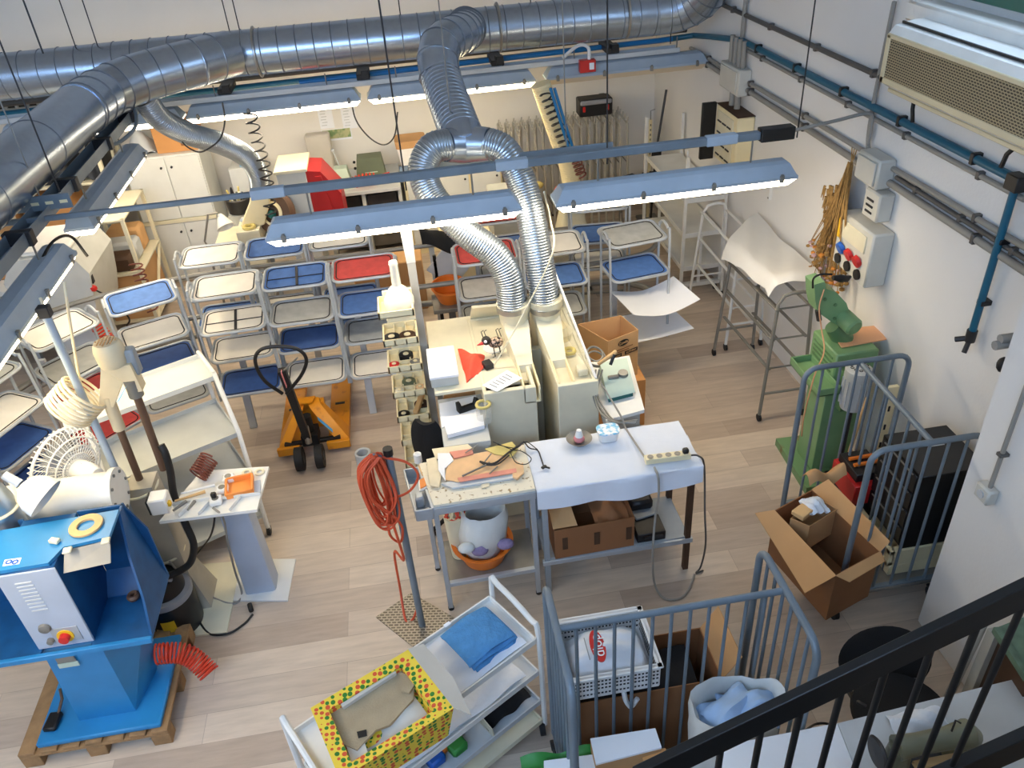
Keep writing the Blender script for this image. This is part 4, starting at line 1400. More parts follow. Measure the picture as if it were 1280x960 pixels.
dz = [(1, .035, .04, .045, 'black', 'black sanding disc with pale hub'), (1, .165, .02, .045, 'brown_dark', 'brown bent scraper part'), (2, .04, .05, .03, 'red_plastic', 'red polishing disc'), (2, .13, .16, .04, 'black', 'black sanding drum'), (2, .2, .05, .03, 'dull_steel', 'grey disc'), (3, .12, .14, .04, 'olive', 'dark green felt ring'), (3, .05, .04, .026, 'cream', 'cream spool'), (3, .2, .05, .026, 'tan_leather', 'tan spool'), (4, .05, .05, .035, 'black', 'black wheel'), (4, .18, .15, .04, 'brown_dark', 'dark brown disc')]
mm = ['in the second tray of the bin stand', 'in the third tray of the bin stand', 'in the fourth tray of the bin stand', 'in the fifth tray of the bin stand']
for (k, dx, dy, r, m_, lb) in dz:
    p = V((-.335 + dx, 4.70 + dy, BZ[k] + .014))
    p = V((min(max(p.x, -.335 + r + .014), -.1 - r - .014), min(max(p.y, 4.70 + r + .014), 4.94 - r - .014), p.z))
    d = thing('abrasive_disc', lb + ' ' + mm[k - 1], 'disc', p, 0, 'discs in the bin stand')
    r *= 1.25
    MB().lathe([(.008, 0), (r, 0), (r, .03), (r * .45, .034), (r * .45, .03), (.008, .03)], p, n=18).build('disc', m_, d)
    MB().lathe([(.001, .026), (r * .4, .026), (r * .4, .036), (.001, .037)], p, n=12).build('hub', 'cream_light', d)
one(MB().bar((-.20, 4.72, BZ[4] + .05), (-.13, 4.92, BZ[4] + .09), .035, .035), 'wood_block', 'wood_handle', 'brown wood block leaning in the fifth tray of the bin stand', 'block')
one(MB().lathe([(.001, 0), (.095, 0), (.10, .02), (.10, .06), (.06, .13), (.03, .16), (.026, .30), (.03, .31), (.026, .33), (.001, .33)], (-.19, 4.83, BZ[0] + .014), n=24), 'funnel_bottle', 'bottle', 'white funnel-shaped bottle on the top tray of the bin stand', 'bottle', pivot=(-.19, 4.83, BZ[0]))
# white carton and red cloth on the left worktop
t = thing('small_box', 'white square box at the left of the sanding bench', 'box', (.05, 4.5, 1.055))
MB().bx((-.055, 4.36, 1.056), (.125, 4.72, 1.12)).build('box_body', 'machine_grey', t)
MB().bx((-.06, 4.355, 1.12), (.13, 4.725, 1.14)).build('lid', 'paper', t)
o = MB()
for a_ in (0, 1):
    for b_ in (0, 1, 2):
        o.box((.03 + a_ * .02, 4.55 + b_ * .02, 1.141), (.006, .006, .001), bev=0)
o.build('print', 'grey_paint', t)
c = V((.20, 4.60, 1.06))
one(MB().sheet(lambda a, b: lerp(lerp(P(572, 436, 1.06), P(606, 445, 1.06), a), lerp(P(583, 478, 1.06), P(604, 462, 1.06), a), b) + V((0, 0, .05 * math.sin(PI * a) * math.sin(PI * b) + .01 * math.sin(9 * a + 6 * b))), 12, 12, .008), 'cloth', 'red_cloth', 'folded red cloth beside the white square box', 'cloth')
# decorative speckled bird-like metal figure
t = thing('metal_figurine', 'small black speckled metal bird figurine with red beak on the sanding bench', 'figurine', (.36, 4.62, 1.055))
q = V((.385, 4.66, 1.055))
mat('speckle', (40, 34, 32), .4, rgb2=(206, 176, 150), thr=.52, scale=70)
MB().ball(q + V((.03, 0, .10)), .045, (1.2, .9, .9)).build('body', 'speckle', t)
MB().ball(q + V((-.035, -.01, .13)), .033).build('head', 'black', t)
MB().ball(q + V((-.042, -.036, .138)), .013, sub=1).build('eye', 'paper', t)
MB().tube([q + V((-.06, -.02, .12)), q + V((-.10, -.03, .115))], [.014, .003], n=8).build('beak', 'red_plastic', t)
for k, (dx, dy) in enumerate(((.01, .02), (.05, .02), (.01, -.02), (.05, -.02))):
    MB().tube([q + V((dx, dy, .08)), q + V((dx + .006, dy, .0)), q + V((dx - .012, dy - .01, 0))], .0035, n=5).build('leg', 'black', t)
w_ = MB()
for dx in (-.05, -.03, .05, .07):
    w_.tube([q + V((dx, 0, .14)), q + V((dx - .012, .01, .19)), q + V((dx + .006, .01, .2))], .003, n=5)
w_.build('crest', 'black', t)
one(MB().box((.335, 4.52, 1.075), (.06, .075, .04), rz=.3), 'weight_block', 'dark_metal', 'dark square block in front of the bird figurine', 'block')
one(MB().tube([P(617, 458, 1.07), P(650, 400, 1.36), P(690, 318, 1.75), P(688, 275, 1.9), P(680, 240, 2.2)], .006, n=6, smooth=6), 'white_cable', 'cream', 'thin cream cable rising from the sanding bench past the ribbed hoses', 'cable')
# printed sheet on the left cabinet
pa = [P(603, 482, 1.10), P(634, 463, 1.10), P(653, 473, 1.10), P(621, 490, 1.10)]
t = thing('printed_sheet', 'white printed sheet lying on top of the left cabinet', 'paper', sum(pa, V()) / 4)
MB().prism(pa, (0, 0, .003)).build('sheet', 'paper', t)
ln = MB()
for k in range(6):
    a, b = lerp(pa[0], pa[1], .16 + .13 * k), lerp(pa[3], pa[2], .16 + .13 * k)
    ln.bar(lerp(a, b, .2) + V((0, 0, .005)), lerp(a, b, .75 - .1 * (k % 2)) + V((0, 0, .005)), .007, .002)
ln.build('text_lines', 'grey_paint', t)
# white sheets with a black anvil, glass jar
for k, (pl, lb) in enumerate(((((549, 505), (595, 495), (601, 520), (552, 535)), 'white paper under the black cast foot on the low worktop'), (((556, 536), (604, 523), (606, 536), (560, 548)), 'white pad at the front edge of the low worktop'))):
    pts = [P(x, y, .905) for x, y in pl]
    one(MB().prism(pts, (0, 0, .004 if not k else .03)), 'paper_sheet' if not k else 'white_pad', 'paper', lb, 'paper')
q = P(585, 512, .91)
an = MB()
an.prism([q + .72 * V(p) for p in ((-.09, -.02, 0), (.07, .03, 0), (.10, .10, .05), (.07, .09, .07), (.05, .06, .03), (-.06, .025, .03), (-.075, .025, .09), (-.105, .015, .09), (-.105, -.015, .02))], (.008, -.022, .0))
one(an, 'cast_foot', 'black', 'black L-shaped cast foot on the white paper', 'tool', pivot=q)
jr = thing('glass_jar', 'clear jar with a yellow rim beside the left cabinet', 'jar', P(605, 525, .90))
q = P(606, 526, .905)
MB().lathe([(.001, 0), (.045, 0), (.05, .03), (.05, .11), (.04, .13)], q, n=20).build('glass', 'clear_plastic', jr)
MB().ring(q + V((0, 0, .13)), .042, .010).build('rim', 'yellow_leather', jr)

# black chair at the left side
t = thing('work_chair', 'chair with a black rounded back, at the left table below the bin stand', 'chair', (-.14, 4.22, 0))
rz = Mx.Translation((-.135, 4.17, 0)) @ Mx.Rotation(R(-25), 4, 'Z')
MB().sheet(lambda a, b: rz @ V(((a - .5) * .21 * (1 - .55 * abs(2 * b - 1.05) ** 3), .02 + .03 * (2 * a - 1) ** 2, .55 + b * .37)), 12, 14, .03).build('backrest', 'black_fabric', t)
MB().tube([rz @ V((0, .04, .62)), rz @ V((0, .06, .45)), V((-.10, 4.2, .42))], .016, n=8, smooth=4).build('back_bar', 'black', t)
CX, CY = -.03, 4.22
st = MB()
st.loft([rrect(.32, .32, .08, 4, .40, CX, CY), rrect(.34, .34, .09, 4, .43, CX, CY), rrect(.32, .32, .09, 4, .455, CX, CY)])
st.build('seat', 'black_fabric', t)
MB().cyl((CX, CY, .06), (CX, CY, .40), .025).build('column', 'black', t)
for k in range(5):
    a = 2 * PI * k / 5
    MB().tube([V((CX, CY, .09)), V((CX + .2 * math.cos(a), CY + .2 * math.sin(a), .05))], .016, n=8).build('foot', 'black', t)
    MB().ball((CX + .2 * math.cos(a), CY + .2 * math.sin(a), .027), .026, sub=1).build('caster', 'rubber', t)

# small worktop to the right with a pale green device
t = thing('side_table', 'small white side table to the right of the sanding bench', 'table', (1.16, 4.2, 0))
MB().prism([(1.0, 3.93, .9), (1.26, 3.98, .9), (1.34, 4.62, .9), (1.02, 4.6, .9)], (0, 0, .025)).build('tabletop', 'white_paint', t)
MB().prism([(1.02, 3.97, .76), (1.24, 4.01, .76), (1.31, 4.58, .76), (1.04, 4.57, .76)], (0, 0, .14)).build('drawer_box', 'machine_grey', t)
for x, y in ((1.03, 3.99), (1.23, 4.02), (1.30, 4.56), (1.05, 4.56)):
    MB().bar((x, y, 0), (x, y, .78), .035, .035).build('leg', 'grey_paint', t)
t = thing('bench_device', 'pale green bench device with grey dial and dark green base on the side table', 'device', (1.17, 4.25, .925))
dv = MB()
dv.loft([[V((1.05, 4.10, .96)), V((1.24, 4.13, .96)), V((1.28, 4.45, .96)), V((1.07, 4.43, .96))], [V((1.05, 4.13, .99)), V((1.24, 4.16, .99)), V((1.27, 4.44, 1.03)), V((1.08, 4.42, 1.03))]])
dv.build('case', 'sage', t)
MB().prism([(1.06, 4.11, .925), (1.23, 4.14, .925), (1.27, 4.44, .925), (1.08, 4.42, .925)], (0, 0, .036)).build('base', 'teal_dark', t)
MB().lathe([(.001, .0), (.035, 0), (.032, .02), (.001, .022)], (1.20, 4.28, 1.008), (0, -.15, .99), n=16).build('dial', 'dull_steel', t)
MB().box((1.13, 4.26, 1.012), (.07, .03, .02)).build('slider', 'dull_steel', t)
t = thing('soldering_handle', 'wooden soldering handle resting on coiled cables at the bench corner', 'tool', (1.08, 4.45, 1.1))
MB().tube([P(748, 455, 1.13), P(770, 440, 1.16)], [.012, .017], n=10).build('handle', 'wood_handle', t)
MB().tube([P(768, 443, 1.16), P(763, 456, 1.10)], .011, n=8).build('tip', 'black', t)
for k, (r, dz_) in enumerate(((.06, 0), (.07, .015), (.055, .03))):
    MB().ring(V((1.06, 4.46 + .01 * k, 1.04 + dz_)), r, .006, (.3, -.6, 1)).build('cable_loop', 'dull_steel', t)
for k in range(3):
    o_ = .012 * k
    one(MB().tube([P(745 + 4 * k, 462, 1.08), P(741 + 3 * k, 490, .99), P(748 + 4 * k, 512, .94), P(765 + 3 * k, 527, .92), P(795 + k, 529 - 2 * k, .915)], .006, n=6, smooth=7), 'grey_cable', 'dull_steel', 'grey cable sweeping from the side table to the clothed table, ' + ('outermost', 'middle one', 'innermost')[k], 'cable', 'grey cables by the side table')
# cartons behind on the floor
t = thing('carton', 'brown carton on the floor under the printed open carton', 'box', (1.37, 5.16, 0))
MB().bx((1.16, 4.98, 0), (1.58, 5.34, .44)).build('box_body', 'card_orange', t)
MB().bx((1.16, 5.14, .4401), (1.58, 5.18, .4415), bev=0).build('tape', 'card_inside', t)
t = thing('carton', 'open printed carton stacked behind the sanding bench', 'box', (1.33, 5.13, .442))
q = [P(722, 405, .85), P(760, 427, .85), P(798, 412, .85), P(776, 394, .85)]
bt = [V((p.x, p.y, .442)) for p in q]
ce = sum(q, V()) / 4
qi = [ce + (p - ce) * .965 for p in q]
qb = [V((p.x, p.y, .46)) for p in qi]
m_ = MB()
m_.loft([bt, q, qi, qb])
m_.build('box_body', 'card_inside', t)
n_ = (q[2] - q[1]).cross(V((0, 0, 1))).normalized()
fc = lerp(q[1], q[2], .5) + n_ * .002
ex = (q[2] - q[1]).normalized()
ov = MB().prism([fc + V((0, 0, -.06)) + ex * (.05 * math.cos(k * PI / 12)) + V((0, 0, .026 * math.sin(k * PI / 12))) for k in range(24)], n_ * .002).build('logo', 'black', t)
text('Covdis', .032, 'card_inside', ov, fc + V((0, 0, -.06)) + n_ * .003, ex, (0, 0, 1))
for k, wd in enumerate((.20, .13)):
    c = fc + V((0, 0, -.115 - .02 * k)) - ex * .01
    MB().prism([c - ex * wd / 2, c + ex * wd / 2, c + ex * wd / 2 + V((0, 0, .008)), c - ex * wd / 2 + V((0, 0, .008))], n_ * .001).build('print_line', 'card_dark', t)
for s in (-1, 1):
    c = fc + V((0, 0, -.175)) + ex * s * .075
    lb_ = MB().prism([c - ex * .06, c + ex * .06, c + ex * .06 + V((0, 0, .03)), c - ex * .06 + V((0, 0, .03))], n_ * .0015).build('print_band', 'black', t)
    text('AUTOBOX', .02, 'card_inside', lb_, c + V((0, 0, .015)) + n_ * .0025, ex, (0, 0, 1))

# ================================================================ the two tables in front
t = thing('work_table', 'steel table covered by a hanging white cloth', 'table', (.95, 3.65, 0))
x0, x1, y0, y1 = .475, 1.43, 3.43, 3.86
MB().bx((x0, y0, .86), (x1, y1, .885)).build('tabletop', 'white_paint', t)
for x, y in ((x0 + .03, y0 + .03), (x1 - .03, y0 + .03), (x0 + .03, y1 - .03), (x1 - .03, y1 - .03)):
    MB().bar((x, y, 0), (x, y, .86), .035, .035).build('leg', 'grey_paint' if x < 1 else 'brown_dark', t)
MB().bx((x0 + .02, y0 + .02, .27), (x1 - .02, y1 - .02, .29)).build('shelf', 'grey_paint', t)
MB().bar((x0, y0 + .02, .265), (x1, y0 + .02, .265), .03, .035).build('shelf_rail', 'grey_frame', t)
cl = MB()


def drape(a, b):
    x = x0 - .015 + (x1 - x0 + .03) * a
    hang = .135 + .02 * math.sin(3 * a + .6) - .012 * math.sin(7 * a)
    s = b * (.45 + hang)
    w_ = .006 * math.sin(14 * a + 3) * math.sin(2.2 * a)
    if s <= .44:
        y, z = y1 - s, .893 + .002 * math.sin(12 * a + 9 * b)
    elif s <= .47:
        an = (s - .44) / .03 * PI / 2
        y, z = y0 - .01 - .012 * math.sin(an), .893 - .012 * (1 - math.cos(an))
    else:
        y, z = y0 - .022 - .02 * abs(math.sin(9 * a)) * (s - .47) / .15 + w_, .88 - (s - .47)
    return V((x, y, z))


cl.sheet(drape, 48, 44, .004)
for sx, xx in ((1, x1 + .018),):
    cl.sheet(lambda a, b: V((xx + .004 * math.sin(8 * a), y0 - .02 + a * .30, .892 - b * (.12 + .02 * math.sin(4 * a)))), 14, 6, .004)
one(cl, 'tablecloth', 'white_cloth', 'white cloth draped over the right-hand steel table', 'tablecloth')
# things on the cloth
q = P(724, 553, .9)
t = thing('bowl', 'shallow grey-rimmed bowl holding a pink and white lump on the white cloth', 'bowl', q)
MB().lathe([(.001, 0), (.045, 0), (.075, .03), (.08, .035), (.07, .03), (.04, .008), (.001, .006)], q, n=28).build('bowl', 'dull_steel', t)
o = MB().ball(q + V((0, 0, .03)), .035, (1, 1, .7))
o.build('pink_lump', 'pink_thing', t)
MB().tube([q + V((0, 0, .05)), q + V((0, 0, .095))], [.026, .015], n=12).build('white_tip', 'white_plastic', t)
q = P(760, 548, .9)
t = thing('food_tub', 'white plastic tub with a blue and white lid on the white cloth', 'tub', q)
MB().loft([rrect(.11, .08, .03, 4, q.z, q.x, q.y), rrect(.13, .10, .035, 4, q.z + .065, q.x, q.y)]).build('tub', 'white_plastic', t)
mat('lid_print', (120, 196, 232), .4, rgb2=(240, 244, 246), thr=.5, scale=28)
MB().loft([rrect(.14, .11, .04, 5, q.z + .065, q.x, q.y), rrect(.14, .11, .04, 5, q.z + .075, q.x, q.y)]).build('lid', 'lid_print', t)
t = thing('power_strip', 'white five-way power strip with a black plug on the white cloth', 'power strip', P(833, 578, .9))
a, b = P(806, 578, .905), P(862, 571, .905)
MB().bar(a + V((0, 0, .018)), b + V((0, 0, .018)), .05, .035).build('body', 'cream_light', t)
for k in range(4):
    c = lerp(a, b, .12 + .2 * k) + V((0, 0, .037))
    MB().lathe([(.018, 0), (.018, .002), (.001, .0015)], c, n=14).build('socket', 'dull_steel', t)
c = lerp(a, b, .9) + V((0, 0, .05))
MB().box(c, (.035, .035, .035), bev=.008).build('plug', 'black', t)
t = one(MB().tube([P(806, 572, .92), P(795, 555, .905), P(782, 535, .9), P(776, 520, .95), P(752, 480, 1.05)], .006, n=6, smooth=6), 'power_cable', 'conduit', 'grey cable running up from the power strip to the side table', 'cable')
t = one(MB().tube([P(818, 584, .915), PY(823, 598, 3.375), PY(823, 622, 3.375), PY(819, 648, 3.38), P(816, 690, .35), P(818, 728, .06), P(830, 748, .01), P(850, 748, .01), P(862, 735, .01), P(868, 718, .01)], .007, n=7, smooth=7), 'power_cable', 'conduit', 'pale cable hanging down the front of the white cloth to the floor', 'cable')
t = one(MB().tube([P(862, 569, .915), P(873, 570, .92), V((1.475, 3.47, .84)), P(881, 640, .55), P(882, 680, .3), P(876, 708, .03), P(870, 716, .01), P(879, 713, .01)], .006, n=6, smooth=7), 'power_cable', 'dark_conduit', 'dark cable falling past the right end of the white cloth', 'cable')
t = one(MB().tube([P(655, 552, .9), P(662, 560, .92), P(672, 563, .9), P(676, 572, .9), P(680, 584, .9)], .004, n=6, smooth=6), 'thin_lead', 'black', 'thin black lead trailing over the left edge of the white cloth', 'cable')
q = P(680, 585, .9)
one(MB().box(q + V((0, 0, .008)), (.035, .02, .014), rz=.5).box(q + V((.02, -.01, .008)), (.03, .012, .01), rz=-.6), 'lead_plug', 'black', 'black plug at the end of the thin lead on the white cloth', 'plug')
# carton and dark trays on the shelf below
t = thing('carton', 'wide brown carton under the white cloth on the steel table shelf', 'box', (.8, 3.6, .29))
cb = MB()
carton(t, (.80, 3.625, .291), .50, .36, .24, .02, 'card_dark', 'card', (('N', R(150), .15),))
MB().prism([(.55, 3.455, .532), (.70, 3.455, .532), (.68, 3.66, .60), (.55, 3.66, .58)], (0, 0, .004)).build('flap', 'card_inside', t)
for x in (.60, .80, 1.0):
    MB().bx((x, 3.441, .36), (x + .035, 3.4445, .46), bev=0).build('tape', 'brown_dark', t)
one(MB().sheet(lambda a, b: V((.82 + a * .22, 3.50 + b * .24, .47 + .06 * math.sin(PI * a) * math.sin(PI * b) + .015 * math.sin(12 * a + 5 * b))), 10, 10, .01), 'brown_sack', 'card_dark', 'crumpled brown stuff lying in the wide brown carton', 'sack')
t = thing('dark_tray', 'black metal tray with a raised handle on the table shelf beside the wide carton', 'tray', (1.2, 3.55, .29))
MB().bx((1.08, 3.46, .291), (1.26, 3.62, .36)).build('body', 'black', t)
MB().tube([(1.12, 3.45, .34), (1.12, 3.43, .36), (1.23, 3.43, .36), (1.23, 3.45, .34)], .008, n=6).build('handle', 'black', t)
one(MB().bx((1.08, 3.66, .291), (1.24, 3.82, .44), bev=.02), 'dark_lump', 'dark_metal', 'dark bundled metal parts behind the black tray on the table shelf', 'parts')
one(MB().box((1.17, 3.64, .37), (.15, .09, .015), rz=.2), 'grey_plate', 'grey_paint', 'grey plate lying on the black tray under the white cloth', 'plate')

t = thing('work_table', 'left steel table strewn with leather offcuts and scraps', 'table', (.14, 3.6, 0))
tl = [V((-.13, 3.42, .87)), V((.455, 3.43, .87)), V((.46, 3.84, .87)), V((-.19, 3.81, .87))]
MB().prism(tl, (0, 0, .03)).build('tabletop', 'messy_top', t)
fr_ = MB()
for a, b in zip(tl, tl[1:] + tl[:1]):
    fr_.bar(a + V((0, 0, -.012)), b + V((0, 0, -.012)), .03, .05)
fr_.build('frame', 'grey_frame', t)
for p in tl:
    q = V((p.x * .96, p.y, 0))
    l = MB().bar(q + V((0, .02 if p.y < 3.6 else -.02, .02)), V((q.x, p.y + (.02 if p.y < 3.6 else -.02), .86)), .03, .03).build('leg', 'grey_frame', t)
    MB().cyl(q + V((0, .02 if p.y < 3.6 else -.02, 0)), q + V((0, .02 if p.y < 3.6 else -.02, .02)), .018).build('foot_cap', 'rubber', l)
MB().prism([(-.11, 3.44, .22), (.44, 3.45, .22), (.44, 3.80, .22), (-.16, 3.80, .22)], (0, 0, .015)).build('shelf', 'dull_steel', t)
MB().bar((-.12, 3.44, .225), (.45, 3.45, .225), .03, .03).build('shelf_rail', 'grey_frame', t)
# side pocket
sp = MB()
sp.prism([(-.235, 3.42, .80), (-.14, 3.42, .80), (-.19, 3.80, .80), (-.285, 3.80, .80)], (0, 0, .01))
for a, b in (((-.235, 3.42), (-.14, 3.42)), ((-.285, 3.80), (-.19, 3.80)), ((-.235, 3.42), (-.285, 3.80))):
    sp.bar(V((a[0], a[1], .84)), V((b[0], b[1], .84)), .01, .08)
sp.build('side_pocket', 'grey_frame', t)


def flat(px, z, th, m_, name, lb, cat, grp=None):
    pts = [P(x, y, z) for x, y in px]
    c = sum(pts, V()) / len(pts)
    return one(MB().prism(pts, (0, 0, th)), name, m_, lb, cat, grp, pivot=c)


G5 = 'leather offcuts on the left steel table'
flat([(552, 606), (640, 590), (655, 594), (640, 600), (566, 612)], .902, .014, 'grey_light', 'cutting_board', 'white cutting board under the leather offcuts', 'board')
flat([(560, 575), (622, 562), (650, 580), (645, 592), (572, 603), (556, 600)], .917, .005, 'tan_leather', 'leather_offcut', 'large tan leather piece in the middle of the left steel table', 'leather', G5)
flat([(562, 566), (590, 562), (592, 568), (568, 574)], .923, .008, 'pink_leather', 'leather_offcut', 'pink leather flap at the back of the tan piece', 'leather', G5)
flat([(572, 598), (645, 586), (646, 591), (575, 603)], .923, .005, 'pink_leather', 'leather_offcut', 'pink leather strip along the front of the tan piece', 'leather', G5)
flat([(606, 562), (640, 553), (648, 562), (640, 572), (618, 568)], .923, .006, 'yellow_leather', 'leather_offcut', 'olive-yellow leather piece at the back right of the table', 'leather', G5)
flat([(547, 567), (562, 567), (567, 576), (556, 586), (557, 602), (548, 588)], .923, .004, 'paper', 'paper_pattern', 'white paper pattern at the left of the tan leather', 'paper')
flat([(540, 562), (585, 556), (592, 562), (560, 570), (545, 575)], .91, .006, 'cream_leather', 'leather_offcut', 'cream leather scrap along the back edge of the left table', 'leather', G5)
flat([(533, 575), (545, 572), (552, 595), (549, 610), (538, 608)], .91, .006, 'cream_leather', 'leather_offcut', 'cream leather scrap along the left edge of the table', 'leather', G5)
flat([(640, 588), (654, 580), (655, 592), (647, 600), (641, 598)], .915, .012, 'tan_leather', 'leather_offcut', 'curled tan leather scrap at the right corner of the table', 'leather', G5)
flat([(601, 600), (611, 597), (612, 608), (602, 611)], .905, .004, 'cream_leather', 'leather_offcut', 'small beige tab hanging over the front of the cutting board', 'leather', G5)
t = thing('pliers', 'grey lasting pliers lying across the tan leather', 'pliers', P(615, 578, .93))
MB().tube([P(578, 595, .935), P(606, 582, .94), P(612, 578, .94)], .006, n=6).build('jaw', 'dull_steel', t)
MB().tube([P(600, 577, .935), P(612, 580, .945), P(622, 577, .945), P(634, 567, .94), P(655, 552, .935)], .0065, n=8, smooth=4).build('handle', 'dark_metal', t)
MB().tube([P(600, 577, .935), P(608, 581, .94), P(622, 580, .945), P(636, 569, .94)], .0055, n=8, smooth=4).build('handle', 'dark_metal', t)
for px, lb in ((((582, 566), (597, 556)), 'grey pencil near the back edge of the left table'), (((606, 577), (614, 567)), 'thin awl at the middle of the tan leather'), (((612, 592), (622, 583)), 'short nail-like awl near the front pink strip')):
    one(MB().tube([P(*px[0], .94), P(*px[1], .94)], .004, n=6), 'awl', 'dull_steel', lb, 'tool', 'small hand tools on the left steel table')
for pts, lb in (([(616, 552), (640, 562), (652, 564), (664, 573), (658, 580), (645, 578), (638, 566)], 'black wire tangled at the back right corner of the left table'), ([(622, 556), (645, 560), (657, 552), (672, 562)], 'black wire crossing from the left table to the white cloth')):
    one(MB().tube([P(x, y, .945) for x, y in pts], .003, n=5, smooth=6), 'thin_wire', 'black', lb, 'wire')
# pocket contents
q = P(523, 577, .86)
one(MB().lathe([(.001, 0), (.025, 0), (.025, .06), (.001, .075)], q, n=14), 'white_cup', 'white_plastic', 'white round cup in the side pocket of the left table', 'cup')
one(MB().box(P(529, 590, .87), (.035, .10, .04), rz=.2), 'wood_stick', 'wood_light', 'light wood block in the side pocket of the left table', 'block')
q = P(529, 605, .88)
t = thing('sanding_pad', 'white-edged orange sandpaper pad in the side pocket of the left table', 'pad', q)
MB().box(q, (.06, .10, .012), rot=Mx.Rotation(R(-25), 3, 'Y')).build('pad', 'white_plastic', t)
MB().box(q + V((.0, 0, .009)), (.042, .08, .006), rot=Mx.Rotation(R(-25), 3, 'Y')).build('sandpaper', 'orange_tray', t)
one(MB().box(P(525, 625, .85), (.05, .06, .08), bev=.01), 'metal_tin', 'grey_frame', 'small grey tin at the front of the side pocket', 'tin')
# below: orange basin with sack, red lattice basket
q = V((.125, 3.62, .237))
t = thing('basin', 'orange plastic basin under the left steel table', 'basin', q)
MB().lathe([(.001, 0), (.13, 0), (.175, .12), (.195, .13), (.195, .137), (.168, .13), (.125, .012), (.001, .012)], q, n=36).build('basin', 'orange_plastic', t)
t = thing('sack', 'grey-white plastic sack with purple rags standing in the orange basin', 'sack', q)
rings = []
for z, s, sh in ((.26, .6, 0), (.36, .95, 0), (.48, 1.02, .02), (.60, 1.0, .03), (.64, .86, .03), (.56, .80, .03)):
    rings.append([V((q.x + sh + .15 * s * math.cos(2 * PI * k / 30) * (1 + .06 * math.sin(5 * k + z * 20)), q.y + .13 * s * math.sin(2 * PI * k / 30) * (1 + .06 * math.sin(3 * k + z * 30)), z)) for k in range(30)])
sk = MB()
sk.loft(rings, cap=False)
sk.build('sack_body', 'sack', t, sharp=80)
for k, (px, py, m_) in enumerate(((600, 688, 'purple_cloth'), (632, 680, 'purple_cloth'), (583, 685, 'sack'))):
    c = PY(px, py, 3.50)
    MB().ball(c, .045, (1.2, .8, .8), sub=2).build('rag', m_, t)
t = thing('lattice_basket', 'red and white lattice basket under the left steel table', 'basket', P(567, 645, .5))
c = PY(567, 637, 3.66)
MB().tube([(c.x, c.y, .24), (c.x, c.y, c.z - .04)], [.05, .07], n=16).build('stand', 'cream', t)
for k in range(10):
    a = 2 * PI * k / 10
    MB().ring(c + V((.045 * math.cos(a), .035 * math.sin(a), 0)), .04, .007, (math.cos(a), math.sin(a), .4), 16, 6).build('woven_strand', 'red_cloth' if k % 2 else 'cream_light', t)
# ================================================================ pallet truck
t = thing('pallet_truck', 'yellow-orange hand pallet truck parked under the tray carts', 'pallet truck', (-1.06, 5.3, 0))
for x0, x1 in ((-1.33, -1.17), (-.94, -.78)):
    f = MB()
    f.prism([(x0, 5.22, .09), (x0, 6.25, .09), (x0 + .03, 6.36, .09), (x1 - .03, 6.36, .09), (x1, 6.25, .09), (x1, 5.22, .09)], (0, 0, -.055))
    f.build('fork', 'pallet_orange', t)
    MB().bx((x0 + .04, 5.75, .0905), (x1 - .04, 5.78, .093), bev=0).build('slot_plate', 'dark_metal', t)
    MB().tube([(x0 + .03, 6.2, .035), (x1 - .03, 6.2, .035)], .034, n=12).build('roller', 'rubber', t)
for xl in (-1.34, -.95):
    MB().bx((xl, 5.20, .04), (xl + .18, 5.235, .11)).build('front_lip', 'pallet_orange', t)
b = MB()
ap = [(-1.14, 5.42, .36), (-1.02, 5.42, .36), (-1.00, 5.50, .36), (-1.16, 5.50, .36)]
b.loft([[V((-1.33, 5.26, .09)), V((-1.25, 5.22, .09)), V((-1.25, 5.40, .09)), V((-1.33, 5.42, .09))], [V((-1.16, 5.40, .34)), V((-1.10, 5.38, .34)), V((-1.08, 5.50, .36)), V((-1.16, 5.50, .36))]])
b.loft([[V((-.86, 5.22, .09)), V((-.78, 5.26, .09)), V((-.78, 5.42, .09)), V((-.86, 5.40, .09))], [V((-1.04, 5.38, .34)), V((-.96, 5.42, .34)), V((-.98, 5.50, .36)), V((-1.08, 5.50, .36))]])
b.prism(ap, (0, 0, .015))
b.bx((-1.17, 5.46, .09), (-.94, 5.52, .34))
b.build('chassis', 'pallet_orange', t)
pl = MB().prism([(-.99, 5.315, .262), (-.89, 5.255, .165), (-.89, 5.262, .195), (-.99, 5.322, .292)], (0, -.004, .003))
pl.build('badge', 'lid_blue', t)
h = MB()
h.bx((-1.13, 5.18, .12), (-1.0, 5.34, .22)).cyl((-1.065, 5.26, .2), (-1.065, 5.26, .36), .04)
h.bx((-1.28, 5.23, .10), (-.84, 5.27, .13))
h.build('hydraulic_unit', 'black', t)
MB().cyl((-1.065, 5.12, .2), (-1.065, 5.14, .34), .026).build('piston', 'steel', t)
for x in (-1.155, -1.0):
    MB().tube([(x - .03, 5.07, .095), (x + .03, 5.07, .095)], .095, n=24).build('wheel', 'rubber', t)
    MB().tube([(x + .025, 5.07, .095), (x + .034, 5.07, .095)], .04, n=16).build('wheel_hub', 'dark_metal', t)
pt = PY(352, 462, 5.02)
b0 = V((-1.07, 5.13, .25))
MB().bar(b0, pt, .055, .05).build('tiller', 'black', t)
MB().bar(lerp(b0, pt, .80) + V((0, -.028, .0)), lerp(b0, pt, 1.0) + V((0, -.028, 0)), .045, .004, up=(1, 0, 0)).build('warning_label', 'pink_thing', t)
lp = [PY(353, 492, 5.03), PY(330, 475, 5.0), PY(319, 452, 4.98), PY(326, 437, 4.98), PY(350, 433, 4.98), PY(373, 437, 4.98), PY(383, 450, 4.98), PY(376, 470, 5.0), PY(358, 492, 5.03)]
MB().tube(lp, .013, n=9, smooth=6).build('handle_loop', 'black', t)
